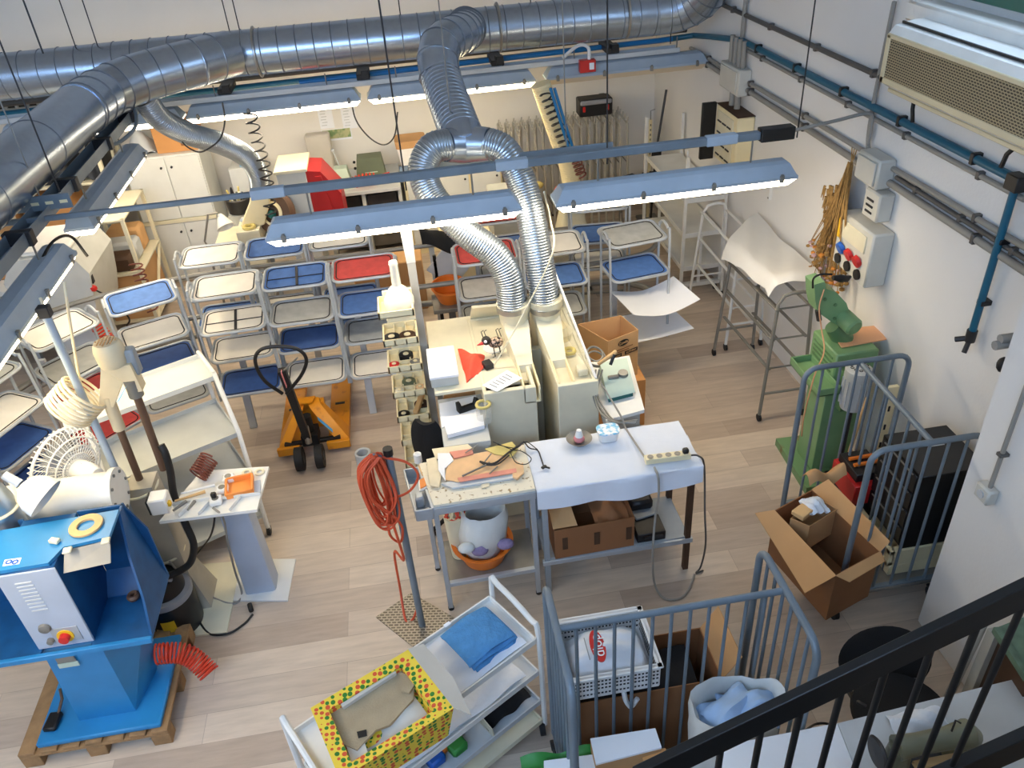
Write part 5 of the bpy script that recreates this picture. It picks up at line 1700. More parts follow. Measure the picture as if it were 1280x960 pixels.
MB().tube([pt + V((0, 0, -.02)), PY(372, 447, 4.97)], .006, n=6).build('release_lever', 'dull_steel', t)
q = P(456, 578, 0)
one(MB().lathe([(.045, 0), (.062, 0), (.064, .10), (.058, .105), (.045, .1), (.045, 0)], q, n=24), 'tape_roll', 'grey_light', 'roll of grey tape standing on the floor near the orange cord', 'tape', pivot=q)

# ================================================================ pole on chequer plate with orange cord
t = thing('pole_stand', 'grey pole on a chequer plate base holding the orange cord', 'stand', (-.32, 3.36, 0))
pp = [P(470, 772, 0), P(514, 742, 0), P(572, 775, 0), P(520, 812, 0)]
MB().prism(pp, (0, 0, .008)).build('base_plate', 'chequer_plate', t)
pb = V((-.315, 3.345, .008))
MB().cyl(pb, pb + V((0, 0, 1.37)), .021).build('pole', 'blue_grey', t)
MB().tube([pb + V((0, 0, 1.36)), pb + V((0, 0, 1.40))], .026, n=16).build('cap', 'black', t)
MB().tube([pb + V((0, 0, 1.33)), pb + V((-.08, -.01, 1.38))], .010, n=8).build('hook', 'blue_grey', t)
t = thing('extension_cord', 'orange extension cord hanging in loops from the grey pole', 'cord', pb + V((-.05, 0, .3)))
top = pb + V((-.055, -.015, 1.38))
rnd = random.Random(5)
for k in range(20):
    w_ = .045 + .055 * rnd.random()
    L = .34 + .18 * rnd.random()
    dx = -.02 + .05 * rnd.random()
    dy = -.03 + .05 * rnd.random()
    c = top + V((dx - .015, dy, 0))
    pts = [c, c + V((-w_ * .9, dy, -.08)), c + V((-w_, dy * 1.2, -.22)), c + V((-w_ * .55, dy, -L + .05)), c + V((0, dy, -L)), c + V((w_ * .5, dy * .6, -L + .07)), c + V((w_ * .45, -dy * .5, -.2)), c + V((.01, 0, -.03)), c]
    MB().tube(pts, .0062, n=6, smooth=5).build('cord_loop', 'orange_cord', t)
MB().tube([top + V((.02, 0, -.02)), top + V((.14, -.02, -.06)), top + V((.19, -.02, -.16)), top + V((.13, -.02, -.26)), top + V((.02, -.02, -.30))], .0075, n=6, smooth=6).build('cord_loop', 'orange_cord', t)
MB().tube([top + V((0, 0, -.4)), top + V((-.02, -.02, -.55)), top + V((.03, -.02, -.62)), top + V((.055, -.03, -.5)), top + V((.01, -.03, -.42)), top + V((.03, -.03, -.75)), P(493, 690, .45), P(500, 735, .15), P(507, 775, .012), P(516, 774, .012), P(522, 758, .1)], .0075, n=6, smooth=8).build('cord_tail', 'orange_cord', t)

# ================================================================ pedestal table
t = thing('pedestal_table', 'white pedestal table with a cluttered tool top beside the blue machine', 'table', (-1.35, 3.9, 0))
MB().prism([P(272, 752, 0), P(360, 752, 0), P(370, 700, 0), P(300, 700, 0)], (0, 0, .012)).build('base_plate', 'white_paint', t)
cc = V((-1.345, 3.90, 0))
MB().loft([rrect(.20, .16, .02, 2, .012, cc.x, cc.y), rrect(.17, .14, .02, 2, .86, cc.x, cc.y)]).build('column', 'lilac_panel', t)
tp = [P(200, 655, .88), P(322, 640, .88), P(337, 586, .88), P(252, 592, .88)]
MB().prism(tp, (0, 0, .02)).build('tabletop', 'white_paint', t)


def ontop(a, b, z=0):
    return lerp(lerp(tp[0], tp[1], a), lerp(tp[3], tp[2], a), b) + V((0, 0, .021 + z))


ln = MB()
for a0, b0, a1, b1 in ((0, .3, .55, .34), (.2, .02, .24, .3), (.4, .02, .45, .3), (.72, .02, .78, .3), (.55, .3, 1, .32)):
    ln.bar(ontop(a0, b0, .012), ontop(a1, b1, .012), .006, .024)
ln.build('divider', 'white_paint', t)
q = ontop(.72, .52)
o = thing('small_tray', 'orange square tray on the pedestal table', 'tray', q)
m_ = MB()
w_ = .075
m_.box(q + V((0, 0, .004)), (2 * w_, 2 * w_, .008), rz=.12)
for a in range(4):
    d = Mx.Rotation(.12 + a * PI / 2, 3, 'Z') @ V((w_, 0, 0))
    m_.box(q + d + V((0, 0, .02)), (.014, 2 * w_, .04), rz=.12 + a * PI / 2)
m_.build('tray', 'orange_tray', o)
o = thing('socket_block', 'white multi-socket block with a black plug on the pedestal table', 'power strip', ontop(.5, .5))
for k in range(3):
    p = ontop(.52, .25 + .24 * k, .018)
    MB().box(p, (.07, .07, .034), rz=.1, bev=.008).build('block', 'white_plastic', o)
    MB().lathe([(.02, 0), (.02, .002), (.001, .001)], p + V((0, 0, .018)), n=14).build('socket', 'dull_steel', o)
MB().box(ontop(.50, .28, .05), (.03, .03, .035), bev=.006).build('plug', 'black', o)
o = one(MB().coil([ontop(.12, .75, .05), ontop(.17, .9, .08), ontop(.2, 1.0, .10)], .055, 8, .006, seg=18), 'coiled_hose', 'brown_coil', 'brown coiled hose at the back corner of the pedestal table', 'hose')
for k, (a0, b0, a1, b1, m_, lb) in enumerate(((.05, .45, .42, .55, 'white_plastic', 'white rod lying on the pedestal table behind the screwdriver'), (.05, .30, .35, .42, 'wood_handle', 'orange-handled screwdriver on the pedestal table'), (.12, .1, .2, .26, 'dull_steel', 'small steel bit at the front of the pedestal table'), (.28, .08, .3, .24, 'dull_steel', 'steel hook tool at the front of the pedestal table'))):
    one(MB().tube([ontop(a0, b0, .03), ontop(a1, b1, .035)], [.007, .010], n=8), 'hand_tool', m_, lb, 'tool', 'hand tools on the pedestal table')
for k, (a, b) in enumerate(((.72, .86), (.9, .85))):
    one(MB().lathe([(.018, 0), (.03, 0), (.03, .012), (.018, .012), (.018, 0)], ontop(a, b), n=16), 'small_ring', 'cream', 'cream ring at the back of the pedestal table, ' + ('behind the orange tray' if not k else 'nearest the corner'), 'ring')
one(MB().box(ontop(.93, .5, .005), (.04, .12, .006), rz=.1), 'small_card', 'lilac_panel', 'pale lilac card beside the orange tray', 'card')
# cables from it
one(MB().tube([ontop(.5, .3, .05), P(268, 650, .75), P(262, 672, .5), P(248, 690, .3), P(236, 705, .2)], .006, n=6, smooth=6), 'black_lead', 'black', 'black lead running from the socket block down to the vacuum', 'cable')
one(MB().tube([ontop(.53, .1, .02), P(279, 648, .85), P(285, 680, .5), P(294, 715, .2), P(302, 740, .02), P(298, 752, .012), P(285, 754, .012), P(262, 745, .03), P(236, 730, .2), P(212, 702, .5)], .007, n=6, smooth=7), 'grey_lead', 'conduit', 'grey lead looping from the pedestal table across its base plate', 'cable')
one(MB().tube([P(208, 716, .42), P(228, 740, .25), P(248, 775, .04), P(262, 792, .01), P(285, 792, .01), P(305, 780, .01), P(316, 768, .01)], .007, n=6, smooth=7), 'black_lead', 'black', 'black lead curling over the floor to a plug beside the pedestal', 'cable')
q = P(314, 762, .0)
one(MB().box(q + V((0, 0, .02)), (.03, .07, .034), rz=.3, bev=.008), 'floor_plug', 'black', 'black plug lying on the floor beside the pedestal', 'plug')

# ================================================================ beige plate, column, pole, pumps
t = thing('equipment_stand', 'grey flared column on a beige plate behind the blue machine', 'column', (-1.79, 3.86, 0))
MB().prism([P(205, 800, 0), P(284, 792, 0), P(302, 703, 0), P(236, 708, 0)], (0, 0, .015)).build('base_plate', 'cream', t)
cb = V((-1.80, 3.88, 0))
co_ = MB()
co_.loft([[cb + V((x * a, y * b, z)) for x, y in ((1, 1), (-1, 1), (-1, -1), (1, -1))] for a, b, z in ((.15, .12, .015), (.085, .085, .30), (.075, .075, 1.02))])
co_.build('column', 'column_grey', t, sharp=20)
MB().cyl(cb + V((-.10, -.02, .3)), cb + V((-.10, -.02, 2.16)), .021).build('tall_pole', 'housing', t)
MB().box(cb + V((-.10, -.02, 2.18)), (.06, .05, .06)).build('pole_clamp', 'dark_metal', t)
for z in (.45, .98):
    MB().ring(cb + V((-.03, 0, z)), .11, .008).build('strap', 'cream', t)
t = thing('pump_motor', 'ivory motor pump with a perforated round cap on two pipes above the column', 'motor', cb + V((0, 0, 1.0)))
mt_ = PY(147, 455, 3.92)
pA, pB = PY(164, 575, 3.9), PY(198, 570, 3.9)
tA, tB = PY(134, 495, 3.9), PY(168, 487, 3.9)
MB().cyl(pA + V((0, 0, -.16)), lerp(pA, tA, .55), .021).build('pipe', 'brown_hose', t)
MB().cyl(lerp(pA, tA, .5), tA, .033).build('pipe', 'ivory_pole', t)
MB().cyl(pB + V((0, 0, -.1)), tB + V((0, 0, -.02)), .022).build('pipe', 'brown_hose', t)
MB().cyl(tB + V((0, 0, -.04)), tB + V((0, 0, .07)), .04).build('collar', 'dull_steel', t)
y_ = MB()
cM = PY(146, 462, 3.92)
y_.prism([tA + V((-.045, -.03, -.03)), tA + V((.02, -.03, -.06)), cM + V((.02, -.04, -.06)), tB + V((-.03, -.03, .0)), tB + V((.05, -.03, .0)), cM + V((.09, -.04, .04)), cM + V((-.06, -.04, .04))], (0, .08, 0))
y_.build('yoke', 'ivory_pole', t)
MB().prism([lerp(tA, cM, .15) + V((.04, -.05, -.045)), lerp(tA, cM, .15) + V((.06, -.05, -.03)), lerp(tA, cM, .7) + V((.07, -.05, -.03)), lerp(tA, cM, .7) + V((.05, -.05, -.05))], (0, -.003, 0)).build('badge', 'lid_blue', t)
MB().lathe([(.07, 0), (.075, .02), (.078, .09), (.07, .12), (.062, .135), (.001, .14)], cM + V((.0, 0, .04)), n=24).build('motor_cap', 'ivory_pole', t)
gr = MB()
for i in range(-3, 4):
    for j in range(-3, 4):
        if i * i + j * j < 10:
            gr.box(cM + V((i * .017, j * .017, .181)), (.008, .008, .004), bev=0)
gr.build('cap_hole', 'card', t)
MB().box(cM + V((.085, .02, .03)), (.06, .07, .16), bev=.01).build('side_box', 'grey_paint', t)
t = thing('power_box', 'small white box with a black face strapped to the grey column', 'box', PY(212, 632, 3.82))
c = PY(200, 628, 3.68)
MB().box(c, (.10, .10, .11), bev=.008).build('case', 'white_plastic', t)
MB().box(c + V((-.055, 0, 0)), (.012, .09, .10)).build('face', 'black', t)
MB().box(c + V((.055, -.02, 0)), (.02, .03, .03)).build('gland', 'yellow_plastic', t)
one(MB().tube([PY(201, 556, 3.88), PY(207, 568, 3.86), PY(213, 590, 3.84), PY(218, 620, 3.8), PY(232, 655, 3.74), PY(242, 680, 3.70), PY(238, 703, 3.68), PY(222, 715, 3.66), PY(205, 722, 3.64)], .022, n=10, smooth=7), 'suction_hose', 'black', 'thick black suction hose sweeping from the pump down to the vacuum', 'hose')
t = thing('vacuum', 'black canister vacuum with grey lid and yellow label behind the blue machine', 'vacuum', (-1.87, 3.66, 0))
vc = V((-1.845, 3.69, 0))
MB().lathe([(.001, 0), (.15, 0), (.155, .02), (.16, .26), (.155, .28)], vc, n=32).build('canister', 'vac_black', t)
MB().lathe([(.158, .27), (.162, .29), (.155, .31), (.12, .32)], vc, n=32).build('rim', 'vac_grey', t)
MB().lathe([(.125, .31), (.125, .36), (.10, .42), (.001, .44)], vc, n=32).build('motor_head', 'vac_black', t)
MB().tube([vc + V((-.08, -.06, .42)), vc + V((-.04, -.08, .46)), vc + V((.05, -.06, .46)), vc + V((.08, -.04, .42))], .016, n=8, smooth=4).build('handle', 'vac_grey', t)
lb_ = MB()
lb_.sheet(lambda a, b: vc + V((.1615 * math.cos(-1.75 + .5 * a), .1615 * math.sin(-1.75 + .5 * a), .10 + .09 * b)), 8, 2, .002)
lb_.build('label_plate', 'yellow_plastic', t)
# cream coil of cable on the pole
t = one(MB().coil([PY(84, 515, 3.86), PY(97, 500, 3.88), PY(108, 488, 3.9)], .125, 7, .0085, n=6, seg=24), 'cable_coil', 'cream_leather', 'coil of cream cable hung on the tall pole', 'cable')
for a, b, lb in (((50, 372), (95, 475), 'left'), ((80, 352), (100, 478), 'right')):
    one(MB().tube([PY(*a, 4.1), PY((a[0] + b[0]) / 2, (a[1] + b[1]) / 2 + 4, 4.0), PY(*b, 3.9)], .008, n=6, smooth=4), 'cream_cable', 'cream_leather', 'cream cable dropping from the left lights to the coil, %s of the two' % lb, 'cable')

# ================================================================ white pipe, desk fan, lamp behind the blue machine
t = thing('white_pipe', 'thick white pipe with a bolted end flange behind the blue machine', 'pipe', (-2.3, 3.6, 1.0))
y_ = 3.62
A, B = PY(-60, 648, y_), PY(150, 614, y_)
zc = B.z
MB().cyl((-3.2, y_, zc), (B.x - .02, y_, zc), .118, n=32).build('pipe', 'white_paint', t)
f = MB().cyl((B.x - .03, y_, zc), (B.x, y_, zc), .135, n=32).build('flange', 'white_paint', t)
for k in range(8):
    a = 2 * PI * k / 8
    MB().cyl((B.x, y_ + .11 * math.cos(a), zc + .11 * math.sin(a)), (B.x + .008, y_ + .11 * math.cos(a), zc + .11 * math.sin(a)), .009, n=8).build('bolt', 'dull_steel', f)
MB().cyl((B.x - .16, y_ - .02, zc - .1), (B.x - .16, y_ - .02, .05), .045).build('leg', 'white_paint', t)
MB().cyl((-3.0, y_, zc - .1), (-3.0, y_, .0), .045).build('leg', 'white_paint', t)
MB().bx((B.x - .24, y_ - .1, .0), (B.x - .08, y_ + .06, .05)).build('foot', 'white_paint', t)
t = thing('pedestal_fan', 'white round fan seen from behind, above the white pipe', 'fan', (-2.1, 3.88, 0))
fc_ = PY(82, 582, 3.86)
ax = V((-.85, .48, .10)).normalized()
cg = MB()
X = ax.orthogonal().normalized()
Y = ax.cross(X)
RF = .225
for k in range(44):
    a = 2 * PI * k / 44
    d = X * math.cos(a) + Y * math.sin(a)
    cg.tube([fc_ - ax * .085 + d * .05, fc_ - ax * .08 + d * RF * .6, fc_ - ax * .03 + d * RF * .97, fc_ + d * RF, fc_ + ax * .04 + d * RF * .95, fc_ + ax * .07 + d * RF * .5, fc_ + ax * .075 + d * .04], .0028, n=4)
cg.build('cage', 'white_plastic', t)
rg = MB()
for o_, r_ in ((0, RF), (-.06, RF * .82), (-.078, RF * .62), (-.083, RF * .42)):
    rg.ring(fc_ + ax * o_, r_, .005 if o_ else .009, ax, 36, 6)
rg.build('cage_ring', 'white_plastic', t)
bl = MB()
for k in range(3):
    a0 = 2 * PI * k / 3
    def bf(u, v, a0=a0):
        a = a0 + (v - .5) * 1.5
        d = X * math.cos(a) + Y * math.sin(a)
        return fc_ + d * (.03 + u * (RF * .82 - .03)) + ax * (.03 * (v - .5))
    bl.sheet(bf, 6, 8, .003)
bl.build('blade', 'clear_plastic', t)
MB().lathe([(.05, -.02), (.062, .0), (.062, .09), (.045, .15), (.001, .155)], fc_ - ax * .075, -ax, n=24).build('motor_housing', 'white_plastic', t)
hd = fc_ - ax * .14
MB().ball(hd + V((0, 0, .058)), .006, sub=1).build('oscillation_knob', 'grey_paint', t)
MB().tube([hd + V((0, 0, -.03)), hd + V((0, 0, -.16))], [.03, .026], n=14).build('neck', 'white_plastic', t)
MB().cyl((hd.x, hd.y, .03), (hd.x, hd.y, hd.z - .12), .016).build('pole', 'white_plastic', t)
MB().lathe([(.10, 0), (.10, .02), (.05, .04), (.02, .05)], (hd.x, hd.y, 0), n=28).build('base', 'white_plastic', t)
t = thing('reflector_lamp', 'aluminium reflector lamp tied on the white pipe at the left edge', 'lamp', (-2.2, 3.55, 1.2))
lc_ = V((PY(46, 617, 3.36)))
la = V((.72, -.25, -.62)).normalized()
MB().lathe([(.022, 0), (.05, .01), (.08, .035), (.10, .075), (.108, .13), (.104, .13), (.095, .075), (.06, .03)], lc_ - la * .08, la, n=30).build('shade', 'white_plastic', t)
MB().lathe([(.001, -.08), (.022, -.075), (.024, 0), (.024, .01)], lc_ - la * .10, la, n=16).build('socket', 'lilac_panel', t)
MB().tube([lc_ - la * .16, lc_ - la * .12 + V((.0, -.04, -.05)), PY(24, 640, 3.38), PY(36, 655, 3.38), PY(46, 654, 3.38)], .009, n=6, smooth=5).build('cable', 'cream_leather', t)
t = thing('cylinder_tank', 'grey cylinder canister at the left edge beside the reflector lamp', 'canister', PY(0, 640, 3.45))
q = PY(-4, 632, 3.34)
MB().lathe([(.001, -.2), (.085, -.2), (.09, -.05), (.085, .03), (.06, .13), (.055, .2), (.001, .21)], q, n=24).build('tank', 'galv_flex', t)
MB().ring(q + V((0, 0, -.02)), .092, .008).build('tie_band', 'cream_leather', t)

# ================================================================ blue machine on its pallet
t = thing('pallet', 'small wooden pallet under the blue machine', 'pallet', (-2.12, 3.2, 0))
X0, X1, Y0, Y1 = -2.50, -1.72, 2.83, 3.56
for k in range(7):
    x = X0 + (X1 - X0 - .085) * k / 6
    MB().bx((x, Y0, .10), (x + .085, Y1, .12)).build('deck_board', 'wood_pallet', t)
for k, y in enumerate((Y0, (Y0 + Y1) / 2 - .04, Y1 - .08)):
    MB().bx((X0, y, .08), (X1, y + .08, .10)).build('stringer', 'wood_pallet', t)
    for x in (X0, (X0 + X1) / 2 - .05, X1 - .1):
        MB().bx((x, y, .0), (x + .1, y + .08, .08)).build('block', 'wood_pallet', t)
t = thing('sanding_machine', 'blue pedestal sanding machine with a pale control panel, on a pallet', 'machine', (-2.1, 3.15, .12))
MB().bx((-2.40, 2.85, .121), (-1.75, 3.46, .155), bev=.008).build('base_plate', 'machine_blue', t)
pd = MB()
ftl, ftr = PY(48, 818, 2.93), PY(112, 806, 2.93)
pd.loft([[V((-2.20, 2.96, .155)), V((-1.90, 2.96, .155)), V((-1.84, 3.22, .155)), V((-2.2, 3.28, .155))], [V((-2.16, 2.94, .775)), V((-1.885, 2.94, .775)), V((-1.72, 3.24, .775)), V((-2.16, 3.28, .775))]])
pd.build('pedestal', 'machine_blue', t, sharp=20)
hz, tpz, yf, yb, xo = .80, 1.33, 2.92, 3.30, -1.60
# head: central cabinet with the panel, a hood wing on either side
hd_ = MB()
hd_.bx((-2.15, yf + .012, hz), (-1.89, yb, tpz - .002))
hd_.build('cabinet', 'machine_navy', t)
MB().bx((-2.155, yf, hz), (-1.885, yf + .012, tpz - .006)).build('control_panel', 'lilac_panel', t)
TQ = [(-40, 724), (62, 707), (81, 687), (138, 674), (150, 640), (-120, 688)]
T = [P(x, y, tpz) for x, y in TQ]
MB().prism(T, (0, 0, .018)).build('top_plate', 'machine_blue', t)
nrm = V((0, 0, 1))


def ontopplate(px, py, up=.018):
    d = ray(px, py)
    o = T[4] + V((0, 0, up))
    return EYE + d * ((o - EYE).dot(nrm) / d.dot(nrm))


tz = tpz
rx = T[4].x
wing = MB()
wing.prism([(rx, T[4].y, tz), (rx + .03, 3.10, 1.16), (xo, yf + .06, .98), (xo, yf - .02, hz), (xo, yb + .02, hz), (rx, yb + .02, tz)], (-.012, 0, 0))
wing.build('hood_wall', 'machine_navy', t)
MB().prism([(-1.89, yb, hz), (xo, yb, hz), (xo, yb, 1.15), (rx, yb, tz), (-1.89, yb, tz)], (0, .012, 0)).build('hood_wall', 'machine_navy', t)
MB().prism([(-1.89, yb - .10, hz), (xo - .01, yb - .10, hz), (xo - .01, yb, hz + .10), (-1.89, yb, hz + .10)], (0, 0, .008)).build('sloped_back', 'machine_navy', t)
MB().bx((-1.90, yf - .03, hz - .02), (xo, yb + .02, hz)).build('dust_tray', 'machine_navy', t)
MB().bx((-2.95, yf - .05, hz - .03), (xo, yf - .025, hz + .005)).build('tray_lip', 'machine_blue', t)
MB().bx((-2.95, yf - .03, hz - .02), (-2.14, yb + .02, hz)).build('dust_tray', 'machine_navy', t)
MB().bx((-2.95, yb, hz), (-2.15, yb + .012, tpz)).build('hood_wall', 'machine_navy', t)
MB().lathe([(.012, 0), (.03, .005), (.034, .02), (.025, .035), (.012, .03)], P(168, 748, hz + .01), n=18).build('spindle_nut', 'brown_hose', t)
gp = [P(81, 688, tpz), P(138, 674, tpz), P(139, 703, tpz - .07), P(80, 716, tpz - .07)]
gq = MB().prism(gp, (0, -.006, .002)).build('flip_guard', 'dull_steel', t)
for px in ((84, 688), (132, 676)):
    MB().box(ontopplate(*px, .024), (.04, .04, .012), rz=.1).build('hinge', 'cream', gq)
MB().box(ontopplate(68, 676, .03), (.05, .03, .02), rz=-.4).build('latch', 'cream', t)
rc = ontopplate(108, 658, .020)
rw = thing('wooden_ring', 'flat wooden ring lying on top of the blue machine', 'ring', rc)
MB().lathe([(.042, 0), (.078, 0), (.08, .006), (.078, .012), (.042, .012), (.042, 0)], rc, nrm, n=32).build('ring', 'wood_light', rw)
# panel details
def onpanel(px, py):
    return PY(px, py, yf - .002)
c = onpanel(83, 793)
MB().box(c, (.13, .004, .10), bev=.003).build('switch_plate', 'grey_frame', t)
MB().lathe([(.04, 0), (.04, .006), (.001, .006)], c + V((-.005, -.002, -.005)), (0, -1, 0), n=20).build('switch_ring', 'yellow_plastic', t)
MB().lathe([(.026, 0), (.024, .03), (.001, .032)], c + V((-.005, -.006, -.005)), (0, -1, 0), n=16).build('emergency_knob', 'red_plastic', t)
MB().lathe([(.03, 0), (.026, .014), (.012, .02), (.001, .02)], onpanel(56, 785), (0, -1, 0), n=18).build('dial', 'dull_steel', t)
MB().lathe([(.018, 0), (.016, .02), (.001, .022)], onpanel(64, 800), (0, -1, 0), n=14).build('dial', 'dull_steel', t)
lv = MB()
for k in range(9):
    c = onpanel(29 + k * 2.6, 729 + k * 4.2)
    lv.box(c, (.075, .006, .007), bev=0)
lv.build('louvre', 'grey_light', t)
MB().box(PY(82, 824, 2.935), (.09, .006, .05), bev=0).build('rating_plate', 'dull_steel', t)
MB().box(PY(86, 831, 2.930), (.10, .005, .03), bev=0).build('rating_plate', 'sage', t)
st_ = MB().prism([ontopplate(3, 708, .019), ontopplate(24, 705, .019), ontopplate(27, 697, .019), ontopplate(6, 700, .019)], (0, 0, .001)).build('safety_sticker', 'paper', t)
for px in (11, 19):
    MB().ring(ontopplate(px, 702.5, .021), .012, .004, nrm, 14, 5).build('pictogram', 'blue_plastic', st_)
q = P(68, 905, .157)
o = thing('foot_switch', 'black foot pedal on the base plate of the blue machine', 'pedal', q)
MB().box(q + V((0, 0, .022)), (.07, .11, .03), rz=-.1, bev=.008).build('pedal', 'black', o)
MB().tube([q + V((.02, .04, .03)), q + V((.03, .11, .06)), q + V((.035, .13, .12))], .008, n=6).build('cable', 'brown_hose', o)
o = one(MB().coil([P(195, 818, .28), P(213, 816, .27), P(232, 818, .24), P(248, 828, .18), P(262, 842, .12)], .055, 17, .0065, n=6, seg=16), 'spiral_air_hose', 'red_coil', 'red-orange spiral air hose hanging over the pallet edge', 'hose')
o = one(MB().tube([P(155, 820, .3), P(170, 822, .29), P(186, 814, .29), P(196, 812, .29)], .010, n=8, smooth=5), 'air_gun', 'grey_light', 'pale air gun stem joining the red spiral hose', 'tool')
# ================================================================ green press machine
t = thing('press_machine', 'green pedestal press with a bent arm, standing by the right wall behind the cage', 'machine', (2.68, 4.3, 0))
bs = [P(970, 548, .06), P(1032, 540, .06), P(1062, 600, .06), P(1008, 610, .06)]
MB().prism([V((p.x, p.y, 0)) for p in bs], (0, 0, .06)).build('base_plate', 'green_base', t)
MB().bx((2.56, 4.10, .06), (2.84, 4.34, .74)).build('column', 'machine_green', t)
tr = MB()
tx = [PY(1000, 462, 4.28), PY(1030, 452, 4.50)]
tr.bx((2.44, 4.0, .80), (2.60, 4.42, .815)).bx((2.44, 4.0, .80), (2.452, 4.42, .86)).bx((2.588, 4.0, .80), (2.60, 4.42, .86)).bx((2.44, 4.0, .80), (2.60, 4.012, .86)).bx((2.44, 4.408, .80), (2.60, 4.42, .86))
tr.build('parts_tray', 'machine_green', t)
ub = MB().bx((2.60, 4.12, .74), (2.90, 4.46, 1.03), bev=.01)
ubo = ub.build('gear_housing', 'machine_green', t)
lv = MB()
for k in range(6):
    lv.bx((2.594, 4.16, .80 + .035 * k), (2.602, 4.42, .812 + .035 * k), bev=0)
lv.build('louvre', 'machine_green_dark', ubo)
o = thing('board', 'tan board lying on the gear housing of the green press', 'board', (2.78, 4.28, 1.03))
bp = [P(1037, 414, 1.035), P(1095, 408, 1.035), P(1108, 425, 1.035), P(1052, 435, 1.035)]
mat('tan_board', (226, 168, 124), .6, var=.03)
MB().prism(bp, (0, 0, .008)).build('board', 'tan_board', o)
arm = MB()
Y0 = 4.26
ap = [PY(1018, 356, Y0), PY(1031, 352, Y0), PY(1033, 361, Y0), PY(1046, 366, Y0), PY(1058, 379, Y0), PY(1064, 396, Y0), PY(1056, 412, Y0), PY(1040, 403, Y0), PY(1022, 390, Y0), PY(1019, 376, Y0)]
arm.prism(ap, (0, .13, 0))
arm.build('arm', 'machine_green', t, sharp=20)
c = PY(1060, 402, Y0 - .03)
MB().lathe([(.001, -.10), (.055, -.10), (.06, -.05), (.062, .06), (.05, .075), (.001, .075)], c, (.25, -1, -.25), n=24).build('motor_drum', 'machine_green', t, sharp=30)
MB().tube([PY(1040, 408, 4.3), V((2.74, 4.3, 1.02))], [.05, .07], n=16).build('neck', 'machine_green_dark', t)
MB().tube([PY(1022, 388, Y0), PY(1024, 400, Y0)], .018, n=8).build('plunger', 'dark_metal', t)
MB().tube([PY(1016, 360, Y0), PY(1017, 348, Y0), PY(1026, 343, Y0), PY(1040, 343, Y0)], .007, n=6, smooth=5).build('lamp_arm', 'black', t)
lp = PY(1050, 348, Y0)
MB().tube([lp + V((-.05, 0, .012)), lp, lp + V((.05, 0, -.01)), lp + V((.075, 0, .005))], [.014, .026, .022, .006], n=12).build('lamp_head', 'black', t)
for px, py in ((1031, 374), (1044, 381), (1043, 398), (1049, 408)):
    p = PY(px, py, Y0 - .004)
    MB().cyl(p, p + V((0, -.006, 0)), .012, n=10).build('bolt', 'machine_green_dark', t)
MB().tube([PY(1030, 362, Y0 - .03), PY(1024, 385, Y0 - .04), PY(1027, 412, 4.2), PY(1030, 440, 4.1), PY(1018, 470, 4.0), PY(1005, 520, 4.0), PY(1002, 545, 4.02)], .005, n=6, smooth=6).build('cable', 'tan_board', t)
# grey electric motor in front of the housing
m_ = thing('electric_motor', 'grey finned electric motor with a perforated cap in front of the green press', 'motor', (2.56, 3.95, .6))
c = P(1069, 462, .92)
c = V((2.685, 3.98, .90))
MB().lathe([(.001, -.2), (.075, -.2), (.08, -.18), (.08, .05), (.085, .06), (.085, .10), (.06, .115), (.001, .12)], c, n=28).build('case', 'machine_grey', m_)
for k in range(14):
    a = 2 * PI * k / 14
    MB().box(c + V((.082 * math.cos(a), .082 * math.sin(a), -.07)), (.014, .004, .2), rz=a, bev=0).build('fin', 'grey_light', m_)
h = MB()
for k in range(10):
    a = 2 * PI * k / 10
    h.ring(c + V((.05 * math.cos(a), .05 * math.sin(a), .117)), .010, .003, n=10, m_=4)
h.build('vent_holes', 'black', m_)
MB().box((2.685, 4.06, .78), (.10, .08, .3)).build('bracket', 'machine_green_dark', m_)
MB().cyl((2.685, 3.98, .08), (2.685, 3.98, .70), .018).build('support', 'dark_metal', m_)
MB().box((2.685, 3.99, .07), (.1, .14, .02)).build('support_foot', 'dark_metal', m_)
# cream slotted post behind the cage
t = thing('slotted_post', 'cream slotted post standing between the green press and the wall', 'post', (2.86, 3.86, 0))
MB().bx((2.82, 3.84, 0), (2.90, 3.87, .92)).build('post', 'cream_light', t)
for z in (.3, .45, .6, .75):
    MB().box((2.86, 3.838, z), (.012, .006, .04), bev=0).build('slot', 'dark_metal', t)
one(MB().tube([V((2.62, 3.74, .95)), V((2.52, 3.73, .0))], .011, n=8), 'broom_stick', 'wood_handle', 'thin wooden stick leaning behind the cage bars in front of the green press', 'stick')
# dried flowers
t = thing('dried_flowers', 'bunch of dried straw-coloured flowers hanging head down on the right wall', 'flowers', PX(1063, 212, 2.93))
rnd = random.Random(3)
top = PX(1064, 208, 2.95)
st, fl, pk, orr = MB(), MB(), MB(), MB()
for k in range(120):
    a = rnd.random()
    end = PX(1012 + 46 * a + rnd.uniform(-4, 4), 300 + 60 * rnd.random() ** 1.2 + 6 * (a > .5), 2.97 - .12 * rnd.random())
    mid = PX(1040 + 18 * a, 262 + rnd.uniform(-12, 12), 2.95 - .12 * rnd.random())
    st.tube([top + V((-.02 * rnd.random(), .02 * rnd.uniform(-1, 1), .03 * rnd.random())), mid, end], [.0035, .006, .0025], n=4, smooth=4)
    (fl if k % 3 else (pk if k % 2 else orr)).ball(end, rnd.uniform(.012, .024), (1, 1, .8), sub=1)
for k in range(150):
    p = PX(1044 + rnd.uniform(-13, 11), 258 + rnd.uniform(-28, 36), 2.90 + .04 * rnd.random())
    st.tube([p, p + V((rnd.uniform(-.01, .01), rnd.uniform(-.02, .02), -.09))], [.012, .003], n=4)
for k in range(3):
    st.tube([top, top + V((0, .03 * (k - 1), .12))], .004, n=4)
